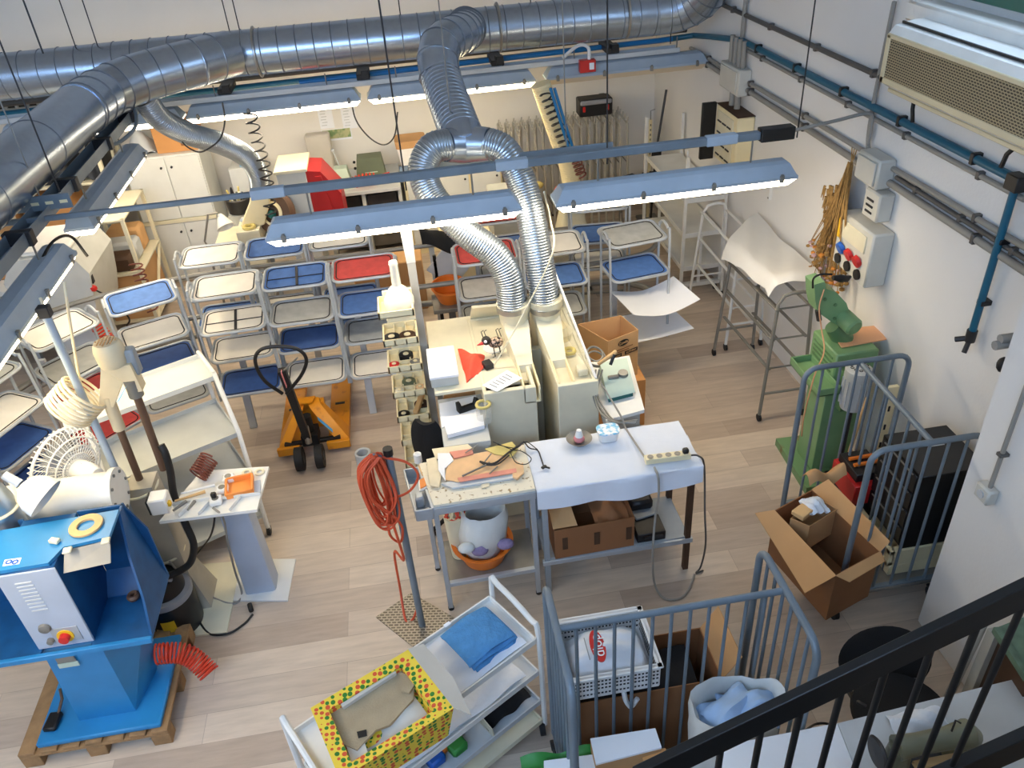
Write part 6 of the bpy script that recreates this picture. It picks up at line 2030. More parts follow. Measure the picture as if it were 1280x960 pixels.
for mb_, nm, mt_ in ((st, 'stems', 'straw'), (fl, 'flower_heads', 'straw'), (pk, 'flower_heads', 'petal_pink'), (orr, 'flower_heads', 'petal_orange')):
    o = mb_.build(nm, mt_, t)
    o['kind'] = 'stuff'
# wall hook line
# ================================================================ empty trolley frames and shelf trolley along the right wall


def frame_trolley(label, x0, x1, y0, y1, H, m_, levels, lean=.05):
    t = thing('frame_trolley', label, 'trolley', ((x0 + x1) / 2, (y0 + y1) / 2, 0))
    for y, s in ((y0, 1), (y1, -1)):
        f = MB()
        yy = y + s * lean
        f.tube([V((x0, y, .06)), V((x0 + .06, yy, H - .08)), V((x0 + .10, yy, H - .015)), V((x0 + .16, yy, H)), V((x1 - .12, yy, H)), V((x1 - .07, yy, H - .015)), V((x1 - .04, yy, H - .08)), V((x1, y, .06))], .014, n=8)
        f.build('end_frame', m_, t)
        MB().tube([(x0 + .02, y, .26), (x1 - .02, y, .26)], .011, n=8).build('cross_bar', m_, t)
        for x in (x0, x1):
            c_ = MB()
            c_.tube([(x - .01, y, .032), (x + .01, y, .032)], .032, n=12)
            c_.build('caster', 'rubber', t)
    for z, dz in levels:
        for x in (x0 + .05, x1 - .05):
            r_ = MB().bar((x, y0 + .03, z), (x, y1 - .03, z - dz), .025, .012)
            r_.build('side_rail', m_, t)
        MB().tube([(x0 + .04, y0 + .05, z), (x1 - .04, y0 + .05, z)], .008, n=6).build('cross_bar', m_, t)
    return t


frame_trolley('empty grey tube trolley frame on casters behind the green press', 2.47, 2.83, 4.82, 5.82, 1.10, 'dull_steel', ((.98, .05), (.72, .05), (.46, .05)))
frame_trolley('empty white trolley frame farther along the right wall, before the shelf trolley', 2.60, 2.93, 5.88, 6.86, 1.02, 'white_paint', ((.95, .0), (.68, .0), (.40, .0)))
t = thing('plastic_sheet', 'milky plastic sheet draped over the empty trolley frames by the right wall', 'sheet', (2.75, 5.6, 1.1))


def film(a, b):
    c = lerp(lerp(V((2.43, 5.75, 1.04)), V((2.52, 5.02, 1.13)), a), lerp(V((2.96, 6.30, 1.10)), V((2.90, 4.97, 1.12)), a), b)
    c.z += .03
    e = max(0, .18 - b) / .18
    e2 = max(0, a - .9) / .1
    return c + V((0, 0, -.10 * e ** 2 - .05 * e2 ** 2 + .025 * math.sin(5 * a + 3 * b) + .02 * math.sin(3 * b + 1) + .006 * math.sin(16 * a + 11 * b)))


MB().sheet(film, 26, 20, .003).build('film', 'film', t, sharp=80)
t = thing('shelf_trolley', 'long white shelf trolley against the far end of the right wall', 'trolley', (2.77, 7.6, 0))
x0, x1, y0, y1 = 2.56, 2.96, 7.02, 8.35
for z in (.26, .62, .98):
    sh = MB()
    sh.bx((x0, y0, z), (x1, y1, z + .008)).bx((x0, y0, z - .02), (x1, y0 + .01, z + .03)).bx((x0, y0, z - .02), (x0 + .01, y1, z + .03))
    sh.build('shelf', 'white_paint', t)
for x in (x0, x1):
    for y in (y0, y1):
        MB().bar((x, y, .10), (x, y, 1.42), .03, .03).build('post', 'white_paint', t)
for y in (y0, y1):
    MB().bar((x0 - .06, y, .09), (x1, y, .09), .05, .04).build('foot_bar', 'white_paint', t)
    for x in (x0 - .05, x1 - .04):
        MB().tube([(x - .012, y, .037), (x + .012, y, .037)], .037, n=12).build('caster', 'rubber', t)
    MB().bar((x0 + .18, y, .09), (x0 + .18, y, .62), .03, .02).build('brace', 'white_paint', t)
MB().tube([(2.62, 7.2, 1.42), (2.60, 7.15, 1.2), (2.66, 7.3, 1.05), (2.7, 7.4, 1.0)], .008, n=6, smooth=5).build('cable', 'white_plastic', t)
# small wall rail above
t = thing('wall_bracket', 'white slotted bracket rail on the right wall above the plastic sheet', 'bracket', (2.98, 6.4, 1.4))
MB().bar((2.985, 6.15, 1.28), (2.985, 6.15, 1.62), .03, .02).build('rail', 'white_paint', t)
for z in (1.3, 1.44, 1.6):
    MB().box((2.97, 6.15, z), (.012, .016, .016)).build('bolt', 'dull_steel', t)
# ================================================================ along the back wall
t = thing('cupboard', 'tall white four-door cupboard at the back, left of the grinder', 'cupboard', (-2.3, 9.1, 0))
X0, X1, Yf = -2.96, -2.17, 8.82
MB().bx((X0, Yf, 0), (X1, 9.35, 1.44)).build('body', 'cabinet_white', t)
xm = -2.53
for a, b in ((X0 + .01, xm - .004), (xm + .004, X1 - .01)):
    for z0, z1 in ((.03, .70), (.75, 1.42)):
        d = MB().bx((a, Yf - .018, z0), (b, Yf - .001, z1)).build('door', 'cabinet_white', t)
        MB().cyl((b - .05 if a < xm - .1 else a + .05, Yf - .018, z1 - .1), (b - .05 if a < xm - .1 else a + .05, Yf - .035, z1 - .1), .012, n=10).build('knob', 'dark_metal', d)
MB().bx((X0, Yf - .03, .705), (X1, Yf, .745)).build('ledge', 'cream', t)
t = thing('carton', 'orange-brown carton on top of the tall white cupboard', 'box', (-2.2, 9.1, 1.44))
MB().bx((-2.60, 8.9, 1.441), (-2.18, 9.3, 1.74)).build('box_body', 'card_orange', t)
MB().bx((-2.34, 8.895, 1.5), (-2.27, 8.899, 1.56), bev=0).build('mark', 'card_dark', t)
one(MB().sheet(lambda a, b: V((-2.95 + a * .32, 8.92 + b * .3, 1.45 + .2 * math.sin(PI * a) * math.sin(PI * b) + .02 * math.sin(9 * a + 7 * b))), 12, 12, .01), 'grey_bundle', 'grey_light', 'crumpled grey bundle beside the carton on the tall cupboard', 'bundle')

# grinder with red guard
t = thing('grinder', 'grey grinder with a red guard and a round disc before the back bench', 'grinder', (-1.1, 8.0, 0))
MB().bx((-1.28, 7.85, 0), (-1.0, 8.35, 1.42)).build('body', 'machine_grey', t)
MB().bx((-1.30, 7.84, 1.42), (-.98, 8.36, 1.45)).build('top_cover', 'cream', t)
g = MB()
g.prism([(-1.0, 7.86, 1.42), (-.86, 7.86, 1.40), (-.70, 7.86, 1.16), (-.70, 7.86, .82), (-.92, 7.86, .78), (-1.0, 7.86, 1.0)], (0, .42, 0))
g.build('guard', 'red_guard', t, sharp=20)
MB().prism([(-.92, 7.845, 1.36), (-.86, 7.845, 1.36), (-.80, 7.845, 1.0), (-.86, 7.845, .9)], (0, .02, 0)).build('guard_rib', 'red_guard', t)
dc = V((-1.36, 7.80, 1.06))
MB().lathe([(.20, -.05), (.21, 0), (.20, .05), (.12, .055), (.12, .02), (.001, .02)], dc, (-.45, -.8, .3), n=32).build('disc', 'brown_hose', t)
MB().lathe([(.11, .03), (.12, .06), (.09, .07)], dc, (-.45, -.8, .3), n=24).build('disc_rim', 'cream_light', t)
MB().ball(dc + V((-.03, -.05, .01)), .05, sub=1).build('hub', 'teal_dark', t)
MB().tube([dc, V((-1.2, 8.0, 1.0))], .04, n=10).build('shaft', 'dark_metal', t)
# beige panel behind it
one(MB().bx((-1.12, 9.3, .8), (-.84, 9.44, 1.34), bev=.02), 'beige_carton', 'grey_board', 'pale beige carton against the back wall behind the red guard', 'box')
# grey bench
t = thing('back_bench', 'grey work bench with dark-filled shelf openings along the back wall', 'bench', (-.5, 9.1, 0))
MB().bx((-1.0, 8.62, .84), (-.12, 9.42, .88)).build('worktop', 'grey_light', t)
MB().bx((-.98, 8.9, .1), (-.14, 9.4, .84)).build('carcass', 'dull_steel', t)
for x in (-.98, -.56, -.16):
    MB().bx((x, 8.66, 0), (x + .04, 8.9, .84)).build('leg_panel', 'machine_grey', t)
for k, (a, b, m_) in enumerate(((-.92, -.58, 'black'), (-.50, -.18, 'dark_metal'))):
    MB().bx((a, 8.7, .58), (b, 8.9, .80)).build('drawer', m_, t)  # dark block standing in for the shade inside a shelf opening
    MB().bx((a, 8.66, .34), (b, 8.9, .38)).build('shelf', 'grey_light', t)
one(MB().lathe([(.05, 0), (.055, .01), (.05, .04), (.001, .05)], (-.30, 8.76, .38), n=18), 'silver_bowl', 'steel', 'silver bowl on the lower shelf of the back bench', 'bowl')
t = thing('equipment_case', 'olive green case with vents and knobs on the back bench', 'case', (-.42, 8.98, .88))
MB().loft([[V((-.60, 8.86, .88)), V((-.26, 8.86, .88)), V((-.26, 9.14, .88)), V((-.60, 9.14, .88))], [V((-.56, 8.90, 1.14)), V((-.29, 8.90, 1.14)), V((-.29, 9.10, 1.14)), V((-.56, 9.10, 1.14))]]).build('case', 'olive', t)
for k in range(4):
    MB().box((-.42, 8.868 + .01 * k, .95 + .04 * k), (.14, .006, .010), bev=0).build('vent_slot', 'sage', t)
for z in (1.02, 1.09):
    MB().ball((-.595, 8.98, z), .018, sub=1).build('knob', 'black', t)
t = thing('tabletop_device', 'pale green device with an upright rod on the back bench, beside the orange cables', 'device', (-.75, 8.85, .88))
MB().loft([[V((-.84, 8.74, .88)), V((-.64, 8.74, .88)), V((-.64, 8.98, .88)), V((-.84, 8.98, .88))], [V((-.82, 8.84, 1.08)), V((-.68, 8.84, 1.08)), V((-.68, 8.97, 1.08)), V((-.82, 8.97, 1.08))]]).build('case', 'sage', t)
MB().cyl((-.76, 8.95, 1.08), (-.80, 8.97, 1.24), .008).build('rod', 'grey_light', t)
MB().ball((-.80, 8.97, 1.25), .022, sub=1).build('rod_knob', 'grey_light', t)
one(MB().coil([(-.62, 8.8, .92), (-.52, 8.78, .95), (-.40, 8.76, .96)], .06, 6, .010, seg=12).tube([(-.55, 8.76, .98), (-.40, 8.74, .98), (-.22, 8.76, 1.0)], .012, n=6), 'orange_cables', 'red_cloth', 'tangle of orange-red cable in front of the olive case', 'cable')
# white chest right of the bench
t = thing('storage_unit', 'white storage unit with square doors behind the left ribbed hose', 'cabinet', (.5, 9.1, 0))
MB().bx((-.08, 8.75, 0), (1.02, 9.4, .95)).build('body', 'cream_light', t)
for k in range(3):
    for z in (.08, .52):
        d = MB().bx((-.05 + .36 * k, 8.735, z), (.28 + .36 * k, 8.75, z + .4)).build('door', 'cabinet_white', t)
        MB().ball((.24 + .36 * k, 8.728, z + .32), .014, sub=1).build('knob', 'dark_metal', d)
t = thing('waste_bin', 'white bin lined with a brown sack on the white storage unit', 'bin', (.04, 8.95, .95))
MB().loft([rrect(.24, .24, .04, 3, .951, .05, 8.97), rrect(.32, .28, .04, 3, 1.24, .05, 8.97)]).build('bin_body', 'white_plastic', t)
MB().loft([rrect(.325, .285, .04, 3, 1.22, .05, 8.97), rrect(.34, .30, .05, 3, 1.30, .05, 8.97), rrect(.24, .2, .05, 3, 1.27, .05, 8.97)], cap=True).build('liner', 'card', t)
one(MB().ball((.27, 8.98, 1.05), .09, (1, .8, 1)), 'white_bag', 'plastic_bag', 'small white bag with red top beside the lined bin', 'bag')

# nested steel hanging frames
proto = None
for k in range(17):
    x = 1.08 + .088 * k
    lb = 'steel hanging frame, one of the nested row under the black toolbox'
    if proto is None:
        t = proto = thing('steel_frame', lb, 'rack', (x, 9.0, 0), 0, 'nested steel frames at the back wall')
        f = MB()
        f.tube([(0, -.26, .03), (0, -.16, 1.22), (0, .30, 1.24), (0, .36, .03)], .014, n=6)
        f.build('hoop', 'frame_steel', t, local=True)
        for z in (.35, .78):
            MB().tube([(0, -.235 + (z - .03) * .08, z), (0, .34, z)], .007, n=6).build('cross_bar', 'dull_steel', t, local=True)
        pg = MB()
        for y in (-.15, -.04, .07, .18, .28):
            pg.tube([(0, y, 1.225), (.012, y, 1.29)], .009, n=5)
        pg.tube([(0, -.15, 1.228), (0, .28, 1.232)], .008, n=5)
        pg.build('peg_bar', 'frame_steel', t, local=True)
        for y in (-.26, .36):
            MB().ball((0, y, .022), .021, sub=1).build('foot', 'rubber', t, local=True)
    else:
        dup(proto, (x, 9.0, 0), 0, lb)
t = thing('toolbox', 'black toolbox with red latches on top of the nested steel frames', 'toolbox', (2.15, 9.15, 1.3))
MB().bx((1.98, 9.0, 1.292), (2.36, 9.2, 1.48), bev=.012).build('body', 'black', t)
MB().bx((1.99, 8.99, 1.42), (2.35, 9.2, 1.47), bev=.01).build('lid', 'vac_grey', t)
for x in (2.03, 2.30):
    MB().box((x, 8.99, 1.38), (.03, .012, .06)).build('latch', 'red_plastic', t)
# stand with stick and odd black tools near the corner
t = thing('slotted_stand', 'cream slotted stand with a hook beside a leaning black pole at the back wall', 'stand', (2.55, 8.9, 0))
c0, c1 = PY(811, 222, 8.9), PY(809, 150, 8.9)
MB().bar((c0.x, 8.9, 0), (c0.x, 8.9, c1.z), .035, .012).build('upright', 'cream_light', t)
h = MB()
for k in range(9):
    h.box((c0.x, 8.892, c1.z - .06 - .055 * k), (.010, .006, .022), bev=0)
h.build('slots', 'dark_metal', t)
MB().tube([(c0.x, 8.9, c1.z), (c0.x, 8.9, c1.z + .1), (c0.x + .05, 8.9, c1.z + .11)], .006, n=6).build('hook', 'dull_steel', t)
MB().bx((c0.x - .12, 8.8, 0), (c0.x + .12, 9.0, .04)).build('foot', 'dull_steel', t)
a, b = PY(833, 112, 8.86), PY(820, 190, 8.76)
t = thing('pole_tool', 'long black pole tool leaning against the back wall near the corner', 'tool', (b.x, 8.76, 0))
MB().tube([V((b.x - .06, 8.70, .02)), b, a], .014, n=8).build('pole', 'dark_metal', t)
MB().box(b + V((0, -.02, -.02)), (.10, .06, .12), rz=.4).build('clamp', 'black', t)
MB().tube([b + V((-.08, -.04, -.06)), b + V((.02, -.05, -.1)), b + V((.12, -.04, -.05))], .012, n=6).build('handle', 'olive', t)
t = thing('corner_bench', 'low pale bench holding black tools in the far right corner', 'bench', (2.55, 8.7, 0))
MB().bx((2.38, 8.45, .60), (2.96, 8.8, .63)).build('top', 'cream_light', t)
for x in (2.40, 2.92):
    for y in (8.48, 8.76):
        MB().bar((x, y, 0), (x, y, .6), .035, .035).build('leg', 'dull_steel', t)
for (x, sx, rz, lb) in ((2.46, .16, .4, 'brown-black tool case at the left of the low corner bench'), (2.80, .22, -.2, 'flat black tool on the low corner bench'), (2.64, .12, .9, 'small black clamp in the middle of the low corner bench')):
    one(MB().box((x, 8.62, .665), (sx, .10, .065), rz=rz, bev=.015), 'black_tool', 'black', lb, 'tool', 'black tools on the low corner bench')

# hose box bench (left of grinder)
t = thing('finishing_bench', 'cream bench with an extraction box, under the small flexible hose', 'bench', (-1.65, 7.9, 0))
MB().bx((-2.0, 7.62, .80), (-1.52, 8.15, .84)).build('worktop', 'cream', t)
MB().bx((-1.74, 7.60, .60), (-1.52, 7.63, .98)).bx((-1.74, 7.6, .80), (-1.52, 8.0, .985)).build('front_box', 'cream', t)
eb = MB()
b0 = PY(326, 238, 7.75)
eb.loft([rrect(.24, .24, .03, 2, .98, b0.x - .16, 7.85), rrect(.2, .22, .03, 2, 1.22, b0.x - .03, 7.78), rrect(.18, .18, .05, 2, b0.z, b0.x, 7.75)])
eb.build('extraction_hood', 'cream_light', t)
for x in (-1.97, -1.56):
    for y in (7.66, 8.1):
        MB().bar((x, y, 0), (x, y, .8), .04, .04).build('leg', 'grey_paint', t)
one(MB().ring((-1.62, 7.68, 1.0), .05, .017), 'tape_roll', 'yellow_leather', 'yellow-white tape roll on the cream bench under the small hose', 'tape')
one(MB().ball((-1.64, 7.84, 1.02), .05, (1.8, .7, .6), rz=.4), 'shoe_last', 'lilac_panel', 'pale lilac shoe last behind the tape roll', 'shoe last')
t = thing('tool_jar', 'dark bin crammed with hand tools near the cream bench', 'bin', (-1.75, 8.2, .85))
MB().bx((-1.9, 8.15, .0), (-1.62, 8.4, .95)).build('stand', 'machine_grey', t)
MB().lathe([(.08, 0), (.12, .02), (.13, .16), (.12, .17), (.10, .05), (.001, .04)], (-1.77, 8.22, .95), n=20).build('bin_body', 'dark_metal', t)
rnd = random.Random(9)
for k in range(16):
    a = rnd.random() * 6.28
    p = V((-1.77 + .08 * math.cos(a) * rnd.random(), 8.22 + .08 * math.sin(a) * rnd.random(), 1.0))
    MB().tube([p, p + V((rnd.uniform(-.06, .06), rnd.uniform(-.06, .06), rnd.uniform(.14, .24)))], .010, n=5).build('tool_handle', ('olive', 'yellow_leather', 'cream', 'dark_metal')[k % 4], t)
one(MB().sheet(lambda a, b: V((-1.78, 9.22, 1.17)) + V(((a - .5) * .16, -.05, (b - .5) * .12)) + V((0, .03 * math.sin(PI * a) * math.sin(PI * b), .02 * math.sin(8 * a))), 8, 8, .02), 'blue_glove', 'lid_blue', 'bright blue glove on a white box by the back wall', 'glove')
one(MB().bx((-1.98, 9.1, .0), (-1.62, 9.42, 1.13)), 'white_box', 'cabinet_white', 'white box against the back wall behind the small flexible hose', 'box')
t = thing('desk_lamp', 'jointed desk lamp in front of the tall white cupboard', 'lamp', (-2.1, 7.75, .8))
lp = [PY(258, 305, 7.7), PY(256, 302, 7.7), PY(260, 268, 7.7), PY(272, 266, 7.7)]
MB().tube(lp, .010, n=6).build('arm', 'dull_steel', t)
c = PY(278, 275, 7.7)
MB().lathe([(.02, -.06), (.04, -.03), (.09, .08), (.08, .08), (.03, -.02)], c, (.3, -.5, -.7), n=20).build('shade', 'white_paint', t)
MB().tube([lp[0], lp[0] + V((0, 0, -.9))], .012, n=6).build('post', 'dull_steel', t)

# left: machine dome, cart with carton, cluttered shelves
t = thing('hood_machine', 'big white rounded machine hood behind the left lights', 'machine', (-3.2, 7.2, 0))
h = MB()
h.prism([(-3.55, 6.9, .55), (-3.0, 6.9, .55), (-2.95, 6.9, .75), (-2.9, 6.9, 1.05), (-3.0, 6.9, 1.25), (-3.5, 6.9, 1.25), (-3.62, 6.9, 1.05)], (0, .75, 0))
h.build('hood', 'machine_grey', t, sharp=25)
MB().bx((-3.5, 7.0, 0), (-3.1, 7.5, .55)).build('pedestal', 'grey_light', t)
MB().bx((-3.42, 6.95, 1.25), (-3.02, 7.55, 1.29), bev=.015).build('top_cover', 'white_paint', t)
MB().box((-2.93, 6.95, .98), (.05, .05, .08)).build('switch', 'black', t)
MB().ball((-2.92, 6.92, .90), .035, sub=1).build('valve', 'red_plastic', t)
MB().tube([(-2.93, 6.92, .9), (-2.8, 6.88, .8), (-2.7, 6.86, .6), (-2.76, 6.9, .5)], .008, n=6, smooth=5).build('cable', 'black', t)
for pts, m_, lb in (([(-2.62, 7.25, .95), (-2.60, 7.2, .7), (-2.58, 7.15, .5)], 'brown_coil', 'brown spiral hose hanging beside the carton trolley'), ([(-2.95, 6.75, .62), (-2.88, 6.7, .5), (-2.85, 6.72, .4)], 'red_coil', 'red spiral hose under the white machine hood')):
    one(MB().coil(pts, .055, 9, .008, n=5, seg=12), 'spiral_hose', m_, lb, 'hose')
t = thing('rack_trolley', 'cream angle-iron trolley holding a brown carton, left of the white cupboard', 'trolley', (-3.0, 8.0, 0))
for x in (-3.25, -2.78):
    for y in (7.75, 8.55):
        MB().bar((x, y, .08), (x, y, 1.2), .035, .035).build('post', 'cream', t)
        MB().tube([(x - .015, y, .04), (x + .015, y, .04)], .04, n=12).build('caster', 'rubber', t)
for z in (.1, .62, 1.18):
    MB().bx((-3.27, 7.73, z), (-2.76, 8.57, z + .02)).build('shelf', 'cream', t)
MB().bar((-2.77, 7.75, .1), (-2.77, 8.55, .62), .03, .012).build('brace', 'cream', t)
t = thing('carton', 'brown carton on the bottom of the cream angle-iron trolley', 'box', (-3.0, 7.9, .12))
MB().bx((-3.2, 7.78, .121), (-2.80, 8.45, .60)).build('box_body', 'card', t)
for k, (y, m_, lb) in enumerate(((7.88, 'brown_dark', 'dark folded goods on the middle shelf of the cream trolley, nearest'), (8.13, 'grey_light', 'grey bundle on the middle shelf of the cream trolley'), (8.38, 'card_inside', 'pale carton at the back of the middle shelf of the cream trolley'))):
    one(MB().bx((-3.18, y - .1, .641), (-2.84, y + .12, .80 + .05 * k), bev=.03), 'stored_goods', m_, lb, 'goods')
# long bench with cartons under the branch duct
t = thing('packing_bench', 'long white packing bench below the left branch duct', 'bench', (-4.2, 7.9, 0))
MB().bx((-5.4, 7.1, .85), (-3.68, 8.3, .89)).build('worktop', 'white_paint', t)
for x in (-5.35, -3.74):
    for y in (7.15, 8.25):
        MB().bar((x, y, 0), (x, y, .85), .05, .05).build('leg', 'grey_paint', t)
MB().bx((-5.4, 7.1, .3), (-3.68, 8.3, .33)).build('shelf', 'cream', t)
t = thing('rack', 'cream shelf rack of cartons and black sacks in the far left corner', 'rack', (-4.2, 9.1, 0))
for x in (-5.3, -4.2, -3.15):
    for y in (8.75, 9.4):
        MB().bar((x, y, 0), (x, y, 1.75), .04, .04).build('post', 'cream', t)
for z in (.2, .8, 1.25):
    MB().bx((-5.32, 8.73, z), (-3.13, 9.42, z + .025)).build('shelf', 'cream', t)
MB().bar((-3.15, 8.75, .8), (-3.15, 9.4, 1.7), .03, .012).build('brace', 'cream', t)
for (x0, x1, z0, z1, m_, lb) in ((-4.1, -3.62, .826, 1.16, 'card_orange', 'orange-brown carton on the corner rack, at its right end'), (-4.7, -4.2, .826, 1.1, 'card', 'brown carton on the corner rack, in the middle of the second shelf'), (-5.2, -4.8, .826, 1.14, 'card_dark', 'dark carton on the corner rack, at its left end')):
    one(MB().bx((x0, 8.78, z0), (x1, 9.3, z1), bev=.01), 'carton', m_, lb, 'box', 'cartons on the corner rack')
for (x0, x1, lb) in ((-4.05, -3.45, 'big black sack on the top shelf of the corner rack'), (-3.38, -3.16, 'smaller dark sack at the right of the corner rack')):
    one(MB().sheet(lambda a, b, x0=x0, x1=x1: V((x0 + a * (x1 - x0), 8.8 + b * .55, 1.28 + .40 * (math.sin(PI * a) ** .6) * (math.sin(PI * b) ** .6) + .03 * math.sin(9 * a + 8 * b))), 14, 12, .01), 'black_sack', 'black', lb, 'sack', 'dark sacks on the corner rack')
for (x, y, sx, sy, sz, m_, lb) in ((-4.0, 7.5, .3, .3, .16, 'card_orange', 'small orange carton on the packing bench'), (-4.6, 7.7, .4, .4, .04, 'paper', 'stack of white sheets on the packing bench'), (-4.2, 8.05, .3, .25, .12, 'card_inside', 'tan carton at the back of the packing bench')):
    one(MB().box((x, y, .891 + sz / 2), (sx, sy, sz), rz=.2, bev=.006), 'bench_goods', m_, lb, 'goods')
# orange laundry basket, printed cartons between post and right carts
t = thing('wicker_basket', 'orange openwork basket behind the grey post', 'basket', (.12, 6.3, .75))
c = PY(561, 357, 6.25)
MB().lathe([(.10, -.14), (.145, -.02), (.15, 0), (.142, 0), (.095, -.135), (.001, -.135)], c, (.0, -.15, 1), n=28).build('basket', 'orange_plastic', t)
MB().ring(c + V((0, 0, .003)), .148, .010, (0, -.15, 1)).build('rim', 'orange_plastic', t)
MB().bx((c.x - .16, c.y - .14, c.z - .19), (c.x + .2, c.y + .16, c.z - .15)).bar((c.x, c.y, 0), (c.x, c.y, c.z - .15), .06, .06).build('stand', 'dull_steel', t)
t = thing('carton', 'beige carton taped with red-flowered tape behind the grey post', 'box', (.15, 5.35, .3))
MB().bx((-.02, 5.33, .30), (.32, 5.62, .78)).build('box_body', 'card_inside', t)
mat('floral_tape', (230, 216, 210), .5, rgb2=(208, 60, 56), thr=.58, scale=26)
MB().bx((-.022, 5.327, .70), (.322, 5.335, .755), bev=0).build('tape', 'floral_tape', t)
MB().bx((-.024, 5.326, .30), (.02, 5.334, .70), bev=0).build('tape', 'floral_tape', t)
MB().bx((-.02, 5.33, 0), (.32, 5.62, .30)).build('lower_carton', 'card', t)
t = thing('black_hood', 'black bag hanging over a grey board behind the left lit fixture', 'bag', (.1, 6.1, 1.2))
MB().sheet(lambda a, b: lerp(PY(527, 300, 6.45), PY(592, 318, 6.45), a) + V((0, .3 * b - .1, .02 + .08 * math.sin(PI * b) - .12 * (a - .3) ** 2 + .015 * math.sin(9 * a + 5 * b))), 12, 10, .02).build('bag', 'black_fabric', t)
q = PY(560, 320, 6.5)
MB().bar(q + V((-.1, .05, -.02)), q + V((.12, .05, -.22)), .3, .03, up=(0, 1, 0)).build('grey_board', 'grey_light', t)
MB().bar(V((q.x - .12, 6.55, 0)), V((q.x - .12, 6.55, q.z)), .03, .03).build('leg', 'black', t)
# brown goods seen between carts
for (x, y, z, sx, sy, sz, m_, lb) in ((1.28, 7.2, 0, .6, .5, .62, 'cream', 'cream cabinet behind the right end carts'), (-.35, 7.6, 0, .7, .4, .55, 'card', 'brown carton on the floor behind the red-trayed cart'), (.45, 7.5, 0, .5, .4, .8, 'cream_light', 'cream box standing behind the ribbed hoses'), (.95, 8.0, 0, .35, .4, .95, 'machine_grey', 'grey stand beside the dust hood at the back')):
    one(MB().bx((x - sx / 2, y - sy / 2, z), (x + sx / 2, y + sy / 2, z + sz), bev=.01), 'floor_unit', m_, lb, 'box')
for k, (px, py, m_, lb) in enumerate(((668, 232, 'yellow_leather', 'yellow rags heaped behind the right ribbed hose'), (704, 236, 'red_cloth', 'red rag beside the dust hood'), (655, 226, 'pink_thing', 'pink rag heaped behind the right ribbed hose'))):
    c = PY(px, py, 8.2)
    one(MB().ball(c, .08, (1.3, .8, .6), sub=2).bx((c.x - .05, c.y - .05, 0), (c.x + .05, c.y + .05, c.z - .03)), 'rag_heap', m_, lb, 'rags')

# ================================================================ bottom right: sewing table, chair, stair rail
t = thing('side_table', 'pale table top at the bottom edge beside the sewing table', 'table', (1.1, 1.6, 0))
MB().prism([P(895, 938, .76), P(1045, 908, .76), P(1075, 985, .76), P(905, 1010, .76)], (0, 0, .025)).build('tabletop', 'paper', t)
for x, y in ((1.0, 1.70), (1.30, 1.72), (1.02, 1.5), (1.3, 1.5)):
    MB().bar((x, y, 0), (x, y, .76), .03, .03).build('leg', 'grey_paint', t)
t = thing('sewing_table', 'grey-white sewing table under the stair rail', 'table', (2.0, 1.6, 0))
MB().prism([P(1046, 909, .76), P(1290, 848, .76), P(1400, 960, .76), P(1078, 990, .76)], (0, 0, .03)).build('tabletop', 'grey_light', t)
for x, y in ((1.5, 1.66), (2.35, 1.75), (1.55, 1.5), (2.3, 1.5)):
    MB().bar((x, y, 0), (x, y, .76), .04, .04).build('leg', 'grey_paint', t)
t = thing('sewing_machine', 'old olive-grey sewing machine with a handwheel on the sewing table', 'sewing machine', (1.75, 1.6, .79))
a, b = P(1120, 935, .93), P(1208, 918, .93)
mat('machine_olive', (122, 122, 100), .35, var=.15)
MB().tube([a, lerp(a, b, .3), lerp(a, b, .75), b, b + V((.03, .0, -.03))], [.05, .042, .045, .06, .045], n=16).build('arm', 'machine_olive', t)
MB().tube([b + V((0, 0, 0)), V((b.x, b.y, .79))], [.055, .07], n=14).build('head', 'machine_olive', t)
MB().tube([a + V((.02, 0, 0)), V((a.x + .02, a.y, .79))], [.045, .055], n=14).build('column', 'machine_olive', t)
d = (a - b).normalized()
MB().lathe([(.001, -.015), (.03, -.015), (.035, -.008), (.06, -.008), (.068, 0), (.06, .008), (.001, .012)], a + d * .075 + V((0, 0, -.01)), d, n=26).build('handwheel', 'dark_metal', t)
MB().bx((a.x - .04, a.y - .09, .791), (b.x + .05, b.y + .06, .80)).build('bed', 'dark_metal', t)
MB().bar(lerp(a, b, .2) + V((0, -.05, -.06)), lerp(a, b, .9) + V((0, -.05, -.06)), .03, .02).build('wood_strip', 'wood_handle', t)
MB().tube([lerp(a, b, .75) + V((0, 0, .04)), lerp(a, b, .78) + V((0, .01, .10)), lerp(a, b, .84) + V((0, 0, .09))], .004, n=5).build('thread_guide', 'dark_metal', t)
c = P(1162, 915, .83)
one(MB().sheet(lambda u, v: c + V(((u - .5) * .24, (v - .5) * .14 + .05, .07 * math.sin(PI * u) * math.sin(PI * v) + .012 * math.sin(13 * u + 9 * v) - .03)), 14, 10, .006), 'parts_bag', 'plastic_bag', 'clear bag of blue parts behind the sewing machine', 'bag')
mat('dark_blue', (36, 50, 86), .6, var=.3, scale=30)
one(MB().ball(c + V((-.02, .05, -.02)), .05, (1.6, 1, .5)), 'blue_parts', 'dark_blue', 'dark blue parts inside the clear bag behind the sewing machine', 'parts')
t = thing('office_chair', 'black office chair behind the stair rail in the lower right', 'chair', (1.95, 2.1, 0))
bk = PY(1106, 826, 2.26)
rt = Mx.Translation(bk) @ Mx.Rotation(R(-14), 4, 'Z') @ Mx.Rotation(R(-20), 4, 'X')
MB().lathe([(.001, -.03), (.12, -.028), (.17, -.015), (.18, 0), (.17, .015), (.12, .028), (.001, .03)], (0, 0, 0), (0, 1, 0), n=32)
bm_ = MB()
